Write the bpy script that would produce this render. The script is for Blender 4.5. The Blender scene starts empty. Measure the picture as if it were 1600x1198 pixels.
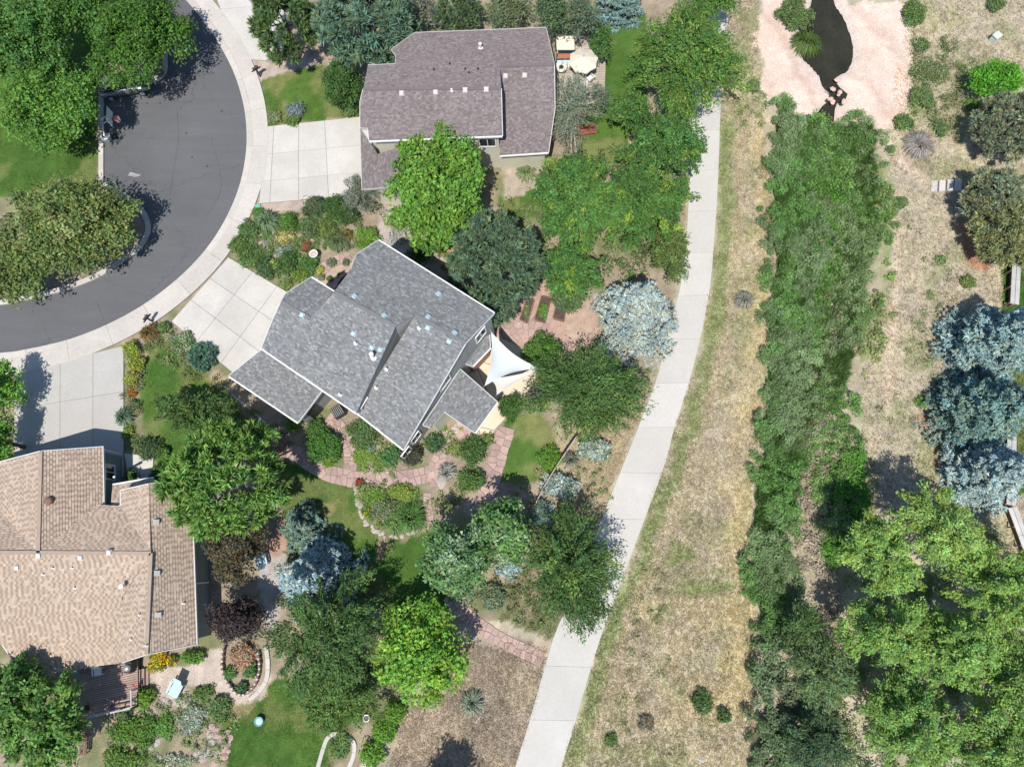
import bpy, math, random
import numpy as np
from mathutils import Vector, Matrix
from mathutils.geometry import tessellate_polygon

# ------------------------------------------------------------------ camera, sky, sun, exposure
SC = bpy.context.scene
COL = SC.collection
H = 54.0                 # drone height in metres
F = 1109.0               # focal length in photo pixels (24 mm equivalent lens)
NAD = (842.0, 862.0)     # where straight-down falls in the photo
d = Vector(((NAD[0] - 800) / F, -(NAD[1] - 599) / F, -1)).normalized()
up_c = -d
east_c = (Vector((1, 0, 0)) - d * d.x).normalized()
north_c = up_c.cross(east_c)
RW = Matrix((east_c, north_c, up_c))          # camera space -> world space
cam_d = bpy.data.cameras.new('camera')
cam = bpy.data.objects.new('camera', cam_d)
COL.objects.link(cam)
cam.matrix_world = Matrix.Translation((0, 0, H)) @ RW.to_4x4()
cam_d.sensor_width = 36.0
cam_d.lens = 36.0 * F / 1600.0
cam_d.clip_end = 3000
SC.camera = cam

SUN_EL = math.radians(63)
SH = Vector((0.20, 0.98, 0)).normalized()      # the way shadows fall on the ground
sun_dir = Vector((-SH.x * math.cos(SUN_EL), -SH.y * math.cos(SUN_EL), math.sin(SUN_EL)))
W = bpy.data.worlds.new('World')
SC.world = W
W.use_nodes = True
wn = W.node_tree.nodes
sky = wn.new('ShaderNodeTexSky')
sky.sky_type = 'NISHITA'
sky.sun_disc = False
sky.sun_elevation = SUN_EL
sky.sun_rotation = math.atan2(sun_dir.x, sun_dir.y)
sky.altitude = 1700
wn['Background'].inputs[1].default_value = 0.13
W.node_tree.links.new(sky.outputs[0], wn['Background'].inputs[0])
sl = bpy.data.lights.new('sun', 'SUN')
sl.energy = 4.2
sl.angle = math.radians(0.6)
sl.color = (1.0, 0.95, 0.87)
so = bpy.data.objects.new('sun', sl)
COL.objects.link(so)
so.rotation_euler = (-sun_dir).to_track_quat('-Z', 'Y').to_euler()
so.location = (0, 0, 90)
vs = SC.view_settings
vs.view_transform = 'Standard'
vs.look = 'None'
vs.exposure = 0.34
vs.gamma = 1.0
SC.render.engine = 'CYCLES'
SC.cycles.max_bounces = 6
SC.cycles.diffuse_bounces = 3
SC.cycles.transparent_max_bounces = 6

# ------------------------------------------------------------------ pixel -> place
def ray(px, py):
    return RW @ Vector(((px - 800) / F, -(py - 599) / F, -1))

def at(px, py, z=0.0):
    r = ray(px, py)
    t = (z - H) / r.z
    return Vector((r.x * t, r.y * t, z))

def at2(px, py, z=0.0):
    p = at(px, py, z)
    return (p.x, p.y)

def mpp(px, py, z=0.0):
    """metres per photo pixel at that spot"""
    return (at(px + 1, py, z) - at(px, py, z)).length

def plane3(a, b, c):
    n = (b - a).cross(c - a).normalized()
    if n.z < 0: n = -n
    return (n, n.dot(a))

def onplane(pl, px, py):
    r = ray(px, py)
    o = Vector((0, 0, H))
    t = (pl[1] - pl[0].dot(o)) / pl[0].dot(r)
    return o + r * t

def onwall(p0, p1, px, py):
    n = Vector((-(p1.y - p0.y), p1.x - p0.x, 0)).normalized()
    return onplane((n, n.dot(p0)), px, py)

# ------------------------------------------------------------------ noise in numpy
def vnoise(x, y, scale, seed):
    g = np.random.default_rng(seed).random((97, 97))
    x = np.asarray(x) / scale + 311.7
    y = np.asarray(y) / scale + 173.3
    xi = np.floor(x).astype(int); yi = np.floor(y).astype(int)
    fx = x - xi; fy = y - yi
    fx = fx * fx * (3 - 2 * fx); fy = fy * fy * (3 - 2 * fy)
    a = g[xi % 97, yi % 97]; b = g[(xi + 1) % 97, yi % 97]
    c = g[xi % 97, (yi + 1) % 97]; e = g[(xi + 1) % 97, (yi + 1) % 97]
    return (a * (1 - fx) + b * fx) * (1 - fy) + (c * (1 - fx) + e * fx) * fy

def fbm(x, y, scale, seed, octv=4):
    s = 0; w = 0.5
    for i in range(octv):
        s = s + w * vnoise(x, y, scale / 2 ** i, seed + i * 17)
        w *= 0.5
    return s / (1 - 0.5 ** octv)

def inpoly(x, y, poly):
    x = np.asarray(x); y = np.asarray(y)
    ins = np.zeros(x.shape, bool)
    n = len(poly)
    for i in range(n):
        x1, y1 = poly[i]; x2, y2 = poly[(i + 1) % n]
        if y1 == y2: continue
        c = ((y1 > y) != (y2 > y)) & (x < (x2 - x1) * (y - y1) / (y2 - y1) + x1)
        ins ^= c
    return ins

def linedist(x, y, pts):
    best = np.full(np.shape(x), 1e9)
    for (x1, y1), (x2, y2) in zip(pts[:-1], pts[1:]):
        dx, dy = x2 - x1, y2 - y1
        t = np.clip(((x - x1) * dx + (y - y1) * dy) / (dx * dx + dy * dy + 1e-9), 0, 1)
        best = np.minimum(best, np.hypot(x - x1 - t * dx, y - y1 - t * dy))
    return best

# ------------------------------------------------------------------ materials
MATS = {}
def mat(name, col=(0.5, 0.5, 0.5), rough=0.8, n1=(1.0, 0.0), n2=(8.0, 0.0), bump=(20.0, 0.0), attr=False, rnd=0.0,
        trans=0.0, metal=0.0, spec=0.5, streak=None, tint=None, crack=None):
    if name in MATS: return MATS[name]
    m = bpy.data.materials.new(name)
    m.use_nodes = True
    N = m.node_tree.nodes; L = m.node_tree.links
    bs = N['Principled BSDF']; out = N['Material Output']
    bs.inputs['Roughness'].default_value = rough
    bs.inputs['Metallic'].default_value = metal
    bs.inputs['Specular IOR Level'].default_value = spec
    if attr:
        a = N.new('ShaderNodeAttribute'); a.attribute_name = 'col'
        cur = a.outputs['Color']
    else:
        c = N.new('ShaderNodeRGB'); c.outputs[0].default_value = (*col, 1)
        cur = c.outputs[0]
    geo = N.new('ShaderNodeNewGeometry')
    def mul(cur, fac_socket, lo, hi):
        mr = N.new('ShaderNodeMapRange')
        mr.inputs['From Min'].default_value = 0.25; mr.inputs['From Max'].default_value = 0.75
        mr.inputs['To Min'].default_value = lo; mr.inputs['To Max'].default_value = hi
        L.new(fac_socket, mr.inputs['Value'])
        mx = N.new('ShaderNodeVectorMath'); mx.operation = 'SCALE'
        L.new(cur, mx.inputs[0]); L.new(mr.outputs[0], mx.inputs['Scale'])
        return mx.outputs[0]
    for sc, am in (n1, n2):
        if am:
            t = N.new('ShaderNodeTexNoise'); t.inputs['Scale'].default_value = sc; t.inputs['Detail'].default_value = 5
            L.new(geo.outputs['Position'], t.inputs['Vector'])
            cur = mul(cur, t.outputs[0], 1 - am, 1 + am)
    if streak:
        t = N.new('ShaderNodeTexNoise'); t.inputs['Scale'].default_value = 1.0; t.inputs['Detail'].default_value = 4
        mp = N.new('ShaderNodeMapping'); mp.inputs['Scale'].default_value = streak[0]
        mp.inputs['Rotation'].default_value = (0, 0, streak[2] if len(streak) > 2 else 0)
        L.new(geo.outputs['Position'], mp.inputs['Vector']); L.new(mp.outputs[0], t.inputs['Vector'])
        cur = mul(cur, t.outputs[0], 1 - streak[1], 1 + streak[1])
    if crack:
        t = N.new('ShaderNodeTexVoronoi'); t.feature = 'DISTANCE_TO_EDGE'; t.inputs['Scale'].default_value = crack[0]
        dn = N.new('ShaderNodeTexNoise'); dn.inputs['Scale'].default_value = 0.8; dn.inputs['Detail'].default_value = 6
        L.new(geo.outputs['Position'], dn.inputs['Vector'])
        ad = N.new('ShaderNodeVectorMath'); ad.operation = 'MULTIPLY_ADD'
        ad.inputs[1].default_value = (2.5, 2.5, 0); L.new(dn.outputs['Color'], ad.inputs[0]); L.new(geo.outputs['Position'], ad.inputs[2])
        L.new(ad.outputs[0], t.inputs['Vector'])
        mr = N.new('ShaderNodeMapRange'); mr.inputs['From Max'].default_value = crack[1]
        mr.inputs['To Min'].default_value = crack[2]; mr.inputs['To Max'].default_value = 1.0
        L.new(t.outputs['Distance'], mr.inputs['Value'])
        mx = N.new('ShaderNodeVectorMath'); mx.operation = 'SCALE'
        L.new(cur, mx.inputs[0]); L.new(mr.outputs[0], mx.inputs['Scale']); cur = mx.outputs[0]
    if rnd:
        oi = N.new('ShaderNodeObjectInfo')
        mr = N.new('ShaderNodeMapRange'); mr.inputs['To Min'].default_value = 1 - rnd; mr.inputs['To Max'].default_value = 1 + rnd
        L.new(oi.outputs['Random'], mr.inputs['Value'])
        mx = N.new('ShaderNodeVectorMath'); mx.operation = 'SCALE'
        L.new(cur, mx.inputs[0]); L.new(mr.outputs[0], mx.inputs['Scale']); cur = mx.outputs[0]
    if tint:
        t = N.new('ShaderNodeTexNoise'); t.inputs['Scale'].default_value = tint[1]; t.inputs['Detail'].default_value = 3
        L.new(geo.outputs['Position'], t.inputs['Vector'])
        mr = N.new('ShaderNodeMapRange'); mr.inputs['From Min'].default_value = 0.45; mr.inputs['From Max'].default_value = 0.7
        mr.inputs['To Max'].default_value = tint[2]
        L.new(t.outputs[0], mr.inputs['Value'])
        mx = N.new('ShaderNodeMix'); mx.data_type = 'RGBA'
        L.new(mr.outputs[0], mx.inputs[0]); L.new(cur, mx.inputs[6]); mx.inputs[7].default_value = (*tint[0], 1)
        cur = mx.outputs[2]
    L.new(cur, bs.inputs['Base Color'])
    if bump[1]:
        t = N.new('ShaderNodeTexNoise'); t.inputs['Scale'].default_value = bump[0]; t.inputs['Detail'].default_value = 6
        L.new(geo.outputs['Position'], t.inputs['Vector'])
        b = N.new('ShaderNodeBump'); b.inputs['Strength'].default_value = bump[1]; b.inputs['Distance'].default_value = 0.06
        L.new(t.outputs[0], b.inputs['Height']); L.new(b.outputs[0], bs.inputs['Normal'])
    if trans:
        tl = N.new('ShaderNodeBsdfTranslucent'); L.new(cur, tl.inputs['Color'])
        ms = N.new('ShaderNodeMixShader'); ms.inputs[0].default_value = trans
        L.new(bs.outputs[0], ms.inputs[1]); L.new(tl.outputs[0], ms.inputs[2]); L.new(ms.outputs[0], out.inputs['Surface'])
    MATS[name] = m
    return m

def M(n): return MATS[n]
mat('ground', attr=True, rough=0.95, n1=(1.6, 0.10), n2=(11.0, 0.30), bump=(14, 0.7), spec=0.1)
mat('asphalt', (0.122, 0.124, 0.131), 0.9, (0.18, 0.10), (14, 0.10), (60, 0.3), spec=0.25, streak=((0.22, 1.4, 1), 0.07, 0.6), crack=(0.13, 0.007, 0.78))
mat('concrete', (0.52, 0.495, 0.455), 0.9, (0.5, 0.07), (5, 0.07), (40, 0.2), rnd=0.07, spec=0.2, tint=((0.42, 0.40, 0.37), 0.35, 0.5))
mat('drive_grey', (0.42, 0.405, 0.38), 0.9, (0.5, 0.05), (5, 0.06), (40, 0.2), rnd=0.03, spec=0.2)
mat('kerb_concrete', (0.50, 0.465, 0.425), 0.9, (0.6, 0.07), (5, 0.08), (40, 0.2), rnd=0.07, spec=0.2)
mat('trail_concrete', (0.51, 0.49, 0.455), 0.9, (0.3, 0.06), (5, 0.06), (40, 0.2), rnd=0.06, spec=0.2, tint=((0.46, 0.44, 0.40), 0.25, 0.45))
mat('stone_joint', (0.21, 0.165, 0.14), 0.95, (2, 0.2))
mat('joint', (0.30, 0.28, 0.255), 0.95, (2, 0.2))
mat('shingle', attr=True, rough=0.92, n1=(0.35, 0.06), n2=(30, 0.16), bump=(60, 0.4), spec=0.2)
mat('leaf', attr=True, rough=0.55, n1=(1, 0), n2=(8, 0), trans=0.32, spec=0.25)
mat('needle', attr=True, rough=0.7, trans=0.10, spec=0.2)
mat('bark', (0.14, 0.105, 0.08), 0.95, (3, 0.25), (20, 0.2), (30, 0.8))
mat('pale_bark', (0.42, 0.39, 0.34), 0.9, (3, 0.2), (20, 0.2), (30, 0.6))
mat('flagstone', (0.40, 0.285, 0.25), 0.9, (1.5, 0.15), (9, 0.14), (18, 0.5), rnd=0.16)
mat('rock', (0.40, 0.33, 0.29), 0.9, (1.5, 0.2), (8, 0.2), (10, 0.8), rnd=0.22)
mat('sandstone', (0.60, 0.40, 0.325), 0.92, (0.25, 0.10), (2.2, 0.12), (5, 0.7), streak=((0.35, 1.6, 1), 0.10, 0.5), tint=((0.46, 0.37, 0.33), 0.5, 0.6))
mat('white_paint', (0.72, 0.72, 0.70), 0.5, (2, 0.05))
mat('cream_wall', (0.56, 0.54, 0.44), 0.8, (1.2, 0.06), (10, 0.05))
mat('sage_wall', (0.30, 0.305, 0.28), 0.8, (1.2, 0.06), (10, 0.05))
mat('blue_wall', (0.155, 0.21, 0.225), 0.8, (1.2, 0.06), (10, 0.05))
mat('brick', (0.36, 0.20, 0.155), 0.9, (1.5, 0.15), (12, 0.2))
mat('dark_metal', (0.03, 0.03, 0.032), 0.5, (3, 0.1))
mat('grey_metal', (0.33, 0.34, 0.35), 0.45, (3, 0.1), metal=0.4)
mat('glass', (0.025, 0.03, 0.035), 0.08, (3, 0.1), spec=0.8)
mat('wood_deck', (0.36, 0.255, 0.215), 0.85, (1.5, 0.15), (14, 0.18), (40, 0.3), rnd=0.16)
mat('pale_wood', (0.42, 0.36, 0.30), 0.85, (1.5, 0.15), (14, 0.15), rnd=0.12)
mat('grey_wood', (0.46, 0.45, 0.43), 0.85, (1.5, 0.15), (14, 0.15), rnd=0.12)
mat('red_wood', (0.26, 0.085, 0.06), 0.8, (1.5, 0.2), (14, 0.15), rnd=0.1)
mat('brown_wood', (0.20, 0.12, 0.085), 0.85, (1.5, 0.2), (14, 0.15), rnd=0.15)
mat('sail', (0.70, 0.74, 0.755), 0.85, (1, 0.03), trans=0.25)
mat('sail_white', (0.74, 0.71, 0.66), 0.85, (1, 0.03), trans=0.2)
mat('canvas', (0.74, 0.68, 0.57), 0.9, (2, 0.04), trans=0.15)
mat('water', (0.030, 0.029, 0.018), 0.12, (0.6, 0.3), (4, 0.2), (2.5, 0.12), spec=0.4)
mat('patio', (0.62, 0.53, 0.40), 0.9, (0.8, 0.07), (8, 0.06), rnd=0.04)
mat('teal', (0.12, 0.42, 0.45), 0.5, (4, 0.1))
mat('pale_blue', (0.42, 0.62, 0.68), 0.6, (4, 0.08))
mat('green_lid', (0.16, 0.42, 0.30), 0.6, (4, 0.1))
mat('box_green', (0.52, 0.58, 0.50), 0.6, (4, 0.1))
mat('red_paint', (0.50, 0.09, 0.07), 0.6, (4, 0.1))
mat('car_paint', (0.20, 0.215, 0.235), 0.25, (4, 0.05), metal=0.5, spec=0.6)
mat('silver', (0.55, 0.57, 0.60), 0.3, (4, 0.05), metal=0.6)
mat('rubber', (0.015, 0.015, 0.016), 0.9, (4, 0.1))
mat('acrylic', (0.42, 0.48, 0.52), 0.3, (3, 0.05))
mat('skylight', (0.40, 0.52, 0.58), 0.25, (3, 0.1), spec=0.7)
mat('petal_red', (0.48, 0.05, 0.03), 0.6, (4, 0.15))
mat('terracotta', (0.36, 0.15, 0.09), 0.85, (4, 0.15))
mat('dark_soil', (0.09, 0.065, 0.05), 0.95, (3, 0.3), (12, 0.3), (20, 0.8))

# ------------------------------------------------------------------ objects
def tag(o, label=None, cat=None, group=None, kind=None):
    if label: o['label'] = label
    if cat: o['category'] = cat
    if group: o['group'] = group
    if kind: o['kind'] = kind
    return o

def link(name, me, parent=None, m=None, loc=None):
    o = bpy.data.objects.new(name, me)
    COL.objects.link(o)
    if m is not None and me is not None:
        me.materials.append(m if not isinstance(m, str) else MATS[m])
    if parent is not None:
        o.parent = parent
        # parents are placed first and never rotated, so a child keeps world coordinates by subtracting the parent's place
        wl = Vector((0, 0, 0)); q = parent
        while q is not None:
            wl += q.location; q = q.parent
        o.location = -wl
    if loc is not None: o.location = loc
    return o

def empty(name, loc=(0, 0, 0)):
    o = bpy.data.objects.new(name, None)
    COL.objects.link(o)
    o.location = loc
    o.empty_display_size = 0.3
    return o

class MB:
    """collects geometry in world coordinates and links it as one mesh"""
    def __init__(s): s.v = []; s.f = []
    def add(s, vs, fs):
        b = len(s.v); s.v += [tuple(v) for v in vs]; s.f += [[b + i for i in f] for f in fs]
    def box(s, c, sx, sy, sz, rz=0.0, tilt=None):
        c = Vector(c); R = Matrix.Rotation(rz, 3, 'Z')
        if tilt is not None: R = R @ tilt
        vs = [c + R @ Vector((x * sx / 2, y * sy / 2, z * sz / 2)) for x in (-1, 1) for y in (-1, 1) for z in (-1, 1)]
        s.add(vs, [(0, 1, 3, 2), (4, 6, 7, 5), (0, 4, 5, 1), (2, 3, 7, 6), (0, 2, 6, 4), (1, 5, 7, 3)])
    def bar(s, a, b, w, h):
        a = Vector(a); b = Vector(b); t = (b - a).normalized()
        up = Vector((0, 0, 1)) if abs(t.z) < 0.95 else Vector((1, 0, 0))
        sd = t.cross(up).normalized(); u = sd.cross(t)
        vs = [p + sd * (i * w / 2) + u * (j * h / 2) for p in (a, b) for i, j in ((-1, -1), (1, -1), (1, 1), (-1, 1))]
        s.add(vs, [(0, 3, 2, 1), (4, 5, 6, 7), (0, 1, 5, 4), (1, 2, 6, 5), (2, 3, 7, 6), (3, 0, 4, 7)])
    def tube(s, pts, rad, n=7, cap=True):
        b = len(s.v); k = len(pts)
        pts = [Vector(p) for p in pts]
        for i, p in enumerate(pts):
            t = (pts[min(i + 1, k - 1)] - pts[max(i - 1, 0)]).normalized()
            up = Vector((0, 0, 1)) if abs(t.z) < 0.9 else Vector((1, 0, 0))
            sd = t.cross(up).normalized(); u = sd.cross(t)
            for j in range(n):
                a = 2 * math.pi * j / n
                s.v.append(tuple(p + (sd * math.cos(a) + u * math.sin(a)) * rad[i]))
        for i in range(k - 1):
            for j in range(n):
                s.f.append([b + i * n + j, b + i * n + (j + 1) % n, b + (i + 1) * n + (j + 1) % n, b + (i + 1) * n + j])
        if cap:
            s.f.append([b + j for j in range(n)][::-1]); s.f.append([b + (k - 1) * n + j for j in range(n)])
    def prism(s, poly, z0, z1, inset=0.0):
        """poly: list of (x, y), z0/z1 numbers or functions of (x, y)"""
        n = len(poly)
        ar = sum(poly[i][0] * poly[(i + 1) % n][1] - poly[(i + 1) % n][0] * poly[i][1] for i in range(n))
        if ar < 0: poly = poly[::-1]
        f0 = z0 if callable(z0) else (lambda x, y: z0)
        f1 = z1 if callable(z1) else (lambda x, y: z1)
        b = len(s.v)
        s.v += [(x, y, f0(x, y)) for x, y in poly]
        s.v += [(x, y, f1(x, y)) for x, y in poly]
        for i in range(n):
            j = (i + 1) % n
            s.f.append([b + i, b + j, b + n + j, b + n + i])
        tri = tessellate_polygon([[Vector((x, y, 0)) for x, y in poly]])
        for t in tri:
            a, bb, c = t
            cr = (poly[bb][0] - poly[a][0]) * (poly[c][1] - poly[a][1]) - (poly[bb][1] - poly[a][1]) * (poly[c][0] - poly[a][0])
            if cr < 0: bb, c = c, bb
            s.f.append([b + n + a, b + n + bb, b + n + c]); s.f.append([b + a, b + c, b + bb])
    def lathe(s, c, prof, n=16):
        b = len(s.v); c = Vector(c)
        for r, z in prof:
            for j in range(n):
                a = 2 * math.pi * j / n
                s.v.append((c.x + r * math.cos(a), c.y + r * math.sin(a), c.z + z))
        for i in range(len(prof) - 1):
            for j in range(n):
                s.f.append([b + i * n + j, b + i * n + (j + 1) % n, b + (i + 1) * n + (j + 1) % n, b + (i + 1) * n + j])
        s.f.append([b + j for j in range(n)][::-1]); s.f.append([b + (len(prof) - 1) * n + j for j in range(n)])
    def build(s, name, m, parent=None, smooth=False, loc=None):
        me = bpy.data.meshes.new(name)
        vs = s.v
        if loc is not None: vs = [(x - loc[0], y - loc[1], z - loc[2]) for x, y, z in vs]
        me.from_pydata(vs, [], s.f)
        if smooth: me.polygons.foreach_set('use_smooth', [True] * len(me.polygons))
        me.update()
        return link(name, me, parent, m, loc)

def quads_mesh(name, V, C, m, parent=None, loc=None, k=4):
    """V: (n, k, 3) corner points, C: (n, 3) colours"""
    n = V.shape[0]
    me = bpy.data.meshes.new(name)
    me.vertices.add(n * k); me.loops.add(n * k); me.polygons.add(n)
    v = V.reshape(-1, 3).astype(np.float32)
    if loc is not None: v = v - np.array(loc, np.float32)
    me.vertices.foreach_set('co', v.ravel())
    me.loops.foreach_set('vertex_index', np.arange(n * k, dtype=np.int32))
    me.polygons.foreach_set('loop_start', np.arange(0, n * k, k, dtype=np.int32))
    me.polygons.foreach_set('loop_total', np.full(n, k, np.int32))
    ca = me.color_attributes.new('col', 'FLOAT_COLOR', 'POINT')
    cc = np.ones((n * k, 4), np.float32); cc[:, :3] = np.repeat(np.clip(C, 0, 1), k, axis=0)
    ca.data.foreach_set('color', cc.ravel())
    me.update(calc_edges=True)
    return link(name, me, parent, m, loc)
# ------------------------------------------------------------------ terrain: flat, with a swale and a rock basin with a pond
CH = [at2(*p) for p in ((1305, 160), (1285, 260), (1275, 380), (1275, 500), (1285, 620), (1300, 740), (1285, 860), (1270, 980), (1265, 1100), (1265, 1330))]
POND = [at2(*p) for p in ((1262, 28), (1268, 4), (1276, -40), (1300, -40), (1308, 2), (1322, 22), (1331, 45), (1338, 68), (1336, 92), (1328, 108), (1312, 115), (1310, 124), (1316, 132), (1328, 142), (1324, 152), (1312, 154),
                              (1308, 166), (1306, 186), (1290, 184), (1281, 172), (1290, 160), (1302, 150), (1300, 140), (1288, 128), (1282, 114), (1268, 98), (1256, 88), (1250, 66), (1254, 44))]
def TZ(x, y):
    x = np.asarray(x, float); y = np.asarray(y, float)
    dd = linedist(x, y, CH)
    z = -0.85 * np.exp(-(dd / 3.2) ** 2)
    ins = inpoly(x, y, POND)
    pd = linedist(x, y, POND + POND[:1])
    z2 = np.where(ins, -0.42 - 0.35 * np.clip(pd / 0.8, 0, 1), -0.42 * np.exp(-(pd / 2.6) ** 2) + 0.05 * (fbm(x, y, 2.0, 77) - 0.5))
    near = np.exp(-(np.maximum(0, linedist(x, y, [at2(1300, 20), at2(1300, 150)]) - 5.5) / 1.6) ** 2)
    z2 = z2 * np.where(ins, 1, near)
    return np.minimum(z, z2)
def tz(x, y): return float(TZ(np.array([x]), np.array([y]))[0])
def gat(px, py, dz=0.0):
    p = at(px, py, 0)
    for _ in range(3): p = at(px, py, tz(p.x, p.y))
    p.z += dz
    return p

# ------------------------------------------------------------------ ground sheet, coloured by what covers it
def P(*pts): return [at2(*p) for p in pts]
LAWN = (0.062, 0.130, 0.027); DRYL = (0.29, 0.25, 0.12)
MULCH = (0.26, 0.215, 0.155); GRAV = (0.43, 0.355, 0.30); SOIL = (0.335, 0.27, 0.20); PINK = (0.44, 0.30, 0.25)
gx = np.concatenate([[-900, -400, -200, -110, -80], np.arange(-62, 62.01, 0.25), [80, 110, 200, 400, 900]])
gy = np.concatenate([[-900, -400, -200, -110, -70], np.arange(-38, 62.01, 0.25), [80, 110, 200, 400, 900]])
GX, GY = np.meshgrid(gx, gy)
jx = GX + 0.9 * (fbm(GX, GY, 1.6, 5) - 0.5); jy = GY + 0.9 * (fbm(GX, GY, 1.6, 9) - 0.5)
def blend(Cg, mask, col, amt=1.0):
    m = (mask * amt)[..., None]
    return Cg * (1 - m) + np.array(col) * m
nz = lambda s, seed: np.clip((fbm(GX, GY, s, seed) - 0.5) * 3.2 + 0.5, 0, 1)
# dry meadow everywhere first
CG = np.zeros(GX.shape + (3,)); CG[:] = (0.415, 0.37, 0.285)
CG = blend(CG, nz(5.0, 21), (0.50, 0.44, 0.31), 0.75)
CG = blend(CG, np.clip(nz(3.0, 33) * 1.6 - 0.75, 0, 1), (0.40, 0.355, 0.285), 0.8)
CG = blend(CG, np.clip(nz(2.2, 45) * 2.0 - 1.15, 0, 1), (0.27, 0.29, 0.15), 0.75)
CG = blend(CG, np.clip(nz(0.9, 46) * 2.0 - 1.1, 0, 1), (0.36, 0.30, 0.245), 0.55)
def soft(line_px, w, seed, sc=1.2):
    dd = linedist(jx, jy, P(*line_px))
    return np.clip(1.35 - dd / w + (fbm(GX, GY, sc, seed) - 0.5) * 1.6, 0, 1)
def area(poly_px): return inpoly(jx, jy, P(*poly_px)).astype(float)
# golden grass along the willows and green verge along the trail
CG = blend(CG, soft([(1195, 200), (1200, 330), (1190, 460), (1180, 620), (1160, 760), (1165, 900), (1150, 1100)], 1.3, 51) * (0.35 + 0.65 * nz(2.2, 151)), (0.54, 0.46, 0.28), 0.75)
CG = blend(CG, area([(1000, 940), (1165, 920), (1175, 1198), (1040, 1198)]) * nz(1.5, 52), (0.50, 0.42, 0.27), 0.5)
CG = blend(CG, soft([(1130, 190), (1136, 300), (1128, 420), (1118, 500), (1098, 600), (1060, 725), (1020, 830), (985, 920), (950, 1010), (922, 1090), (900, 1180)], 0.75, 53), (0.22, 0.27, 0.11), 0.8)
CG = blend(CG, soft([(1158, 190), (1150, 420), (1118, 600), (1080, 725), (1040, 830), (1000, 930), (965, 1030), (930, 1150)], 0.5, 54), (0.44, 0.37, 0.27), 0.6)
CG = blend(CG, area([(1010, 870), (1060, 850), (1130, 890), (1150, 915), (1060, 930), (1010, 925)]) * nz(1.2, 55), (0.22, 0.27, 0.10), 0.85)
CG = blend(CG, area([(1190, 190), (1380, 200), (1385, 420), (1345, 640), (1340, 760), (1300, 1198), (1180, 1198), (1175, 800), (1205, 560)]), (0.33, 0.29, 0.21), 0.7)
CG = blend(CG, area([(1310, 700), (1350, 700), (1350, 860), (1300, 870)]), (0.10, 0.19, 0.04), 0.85)
CG = blend(CG, area([(1340, 250), (1395, 250), (1398, 470), (1370, 560), (1350, 560)]) * nz(1.4, 57), (0.20, 0.24, 0.09), 0.75)
CG = blend(CG, soft([(1385, 220), (1420, 265), (1450, 285)], 0.42, 58), (0.52, 0.42, 0.34), 0.9)
CG = blend(CG, soft([(1400, 310), (1398, 420), (1392, 520), (1385, 640)], 0.30, 59), (0.54, 0.45, 0.36), 0.9)
CG = blend(CG, soft([(1450, 660), (1478, 690), (1470, 720)], 0.8, 60), (0.46, 0.25, 0.15), 0.8)
CG = blend(CG, soft([(1502, 360), (1510, 395), (1530, 415)], 0.6, 61), (0.44, 0.22, 0.13), 0.8)
CG = blend(CG, area([(1435, 70), (1540, 70), (1540, 160), (1480, 215), (1420, 215)]) * nz(1.6, 62), (0.22, 0.25, 0.10), 0.65)
# west of the trail: planted gardens on brown soil
WEST = area([(-900, -900), (1150, -300), (1082, 180), (1072, 330), (1052, 480), (1022, 595), (975, 715), (925, 850), (862, 1000), (740, 960), (690, 1000), (560, 1198), (500, 1500), (-900, 1500)])
CG = blend(CG, WEST, SOIL, 0.95)
CG = blend(CG, WEST * nz(1.3, 63), MULCH, 0.7)
CG = blend(CG, WEST * np.clip(nz(2.5, 64) * 2 - 1, 0, 1), (0.15, 0.175, 0.075), 0.8)
CG = blend(CG, area([(880, 640), (1012, 620), (960, 760), (930, 850), (850, 900), (860, 700)]), (0.37, 0.31, 0.20), 0.8)
def lawn(poly, dry=0.25, seed=70):
    global CG
    a = area(poly)
    CG = blend(CG, a, LAWN, 1.0)
    CG = blend(CG, a * nz(3.0, seed), (0.088, 0.158, 0.032), 0.8)
    CG = blend(CG, a * np.clip(nz(2.6, seed + 1) * 2.2 - 1.6 + dry, 0, 1), DRYL, 0.6)
lawn([(-700, -200), (152, -200), (152, 310), (-700, 310)], -0.1, 71)
lawn([(408, 128), (445, 113), (492, 102), (560, 112), (562, 182), (460, 190), (420, 196), (412, 160)], 0.12, 73)
lawn([(228, 540), (250, 520), (272, 545), (300, 572), (330, 590), (372, 628), (430, 700), (300, 760), (240, 720), (213, 640)], -0.05, 75)
CG = blend(CG, area([(335, 575), (362, 590), (445, 690), (420, 700), (370, 640), (320, 590)]), (0.37, 0.28, 0.185), 0.85)
lawn([(432, 716), (480, 735), (560, 752), (562, 800), (590, 840), (640, 845), (690, 830), (700, 950), (600, 960), (450, 870)], -0.12, 77)
CG = blend(CG, area([(583, 838), (602, 845), (604, 872), (588, 870)]), (0.40, 0.31, 0.20), 0.9)
CG = blend(CG, area([(497, 780), (525, 780), (518, 805), (500, 800)]), DRYL, 0.6)
lawn([(345, 1120), (395, 1092), (430, 1060), (520, 1060), (560, 1120), (520, 1150), (490, 1250), (350, 1250)], -0.08, 79)
CG = blend(CG, area([(345, 1100), (392, 1088), (400, 1104), (362, 1128)]), (0.30, 0.26, 0.15), 0.7)
lawn([(795, 640), (850, 650), (872, 700), (860, 742), (800, 760), (775, 750)], 0.22, 81)
lawn([(930, 40), (1010, 20), (1010, 180), (960, 260), (860, 330), (790, 350), (780, 310), (900, 240)], 0.05, 83)
lawn([(1560, 420), (1700, 420), (1700, 760), (1570, 780)], -0.05, 85)
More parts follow.
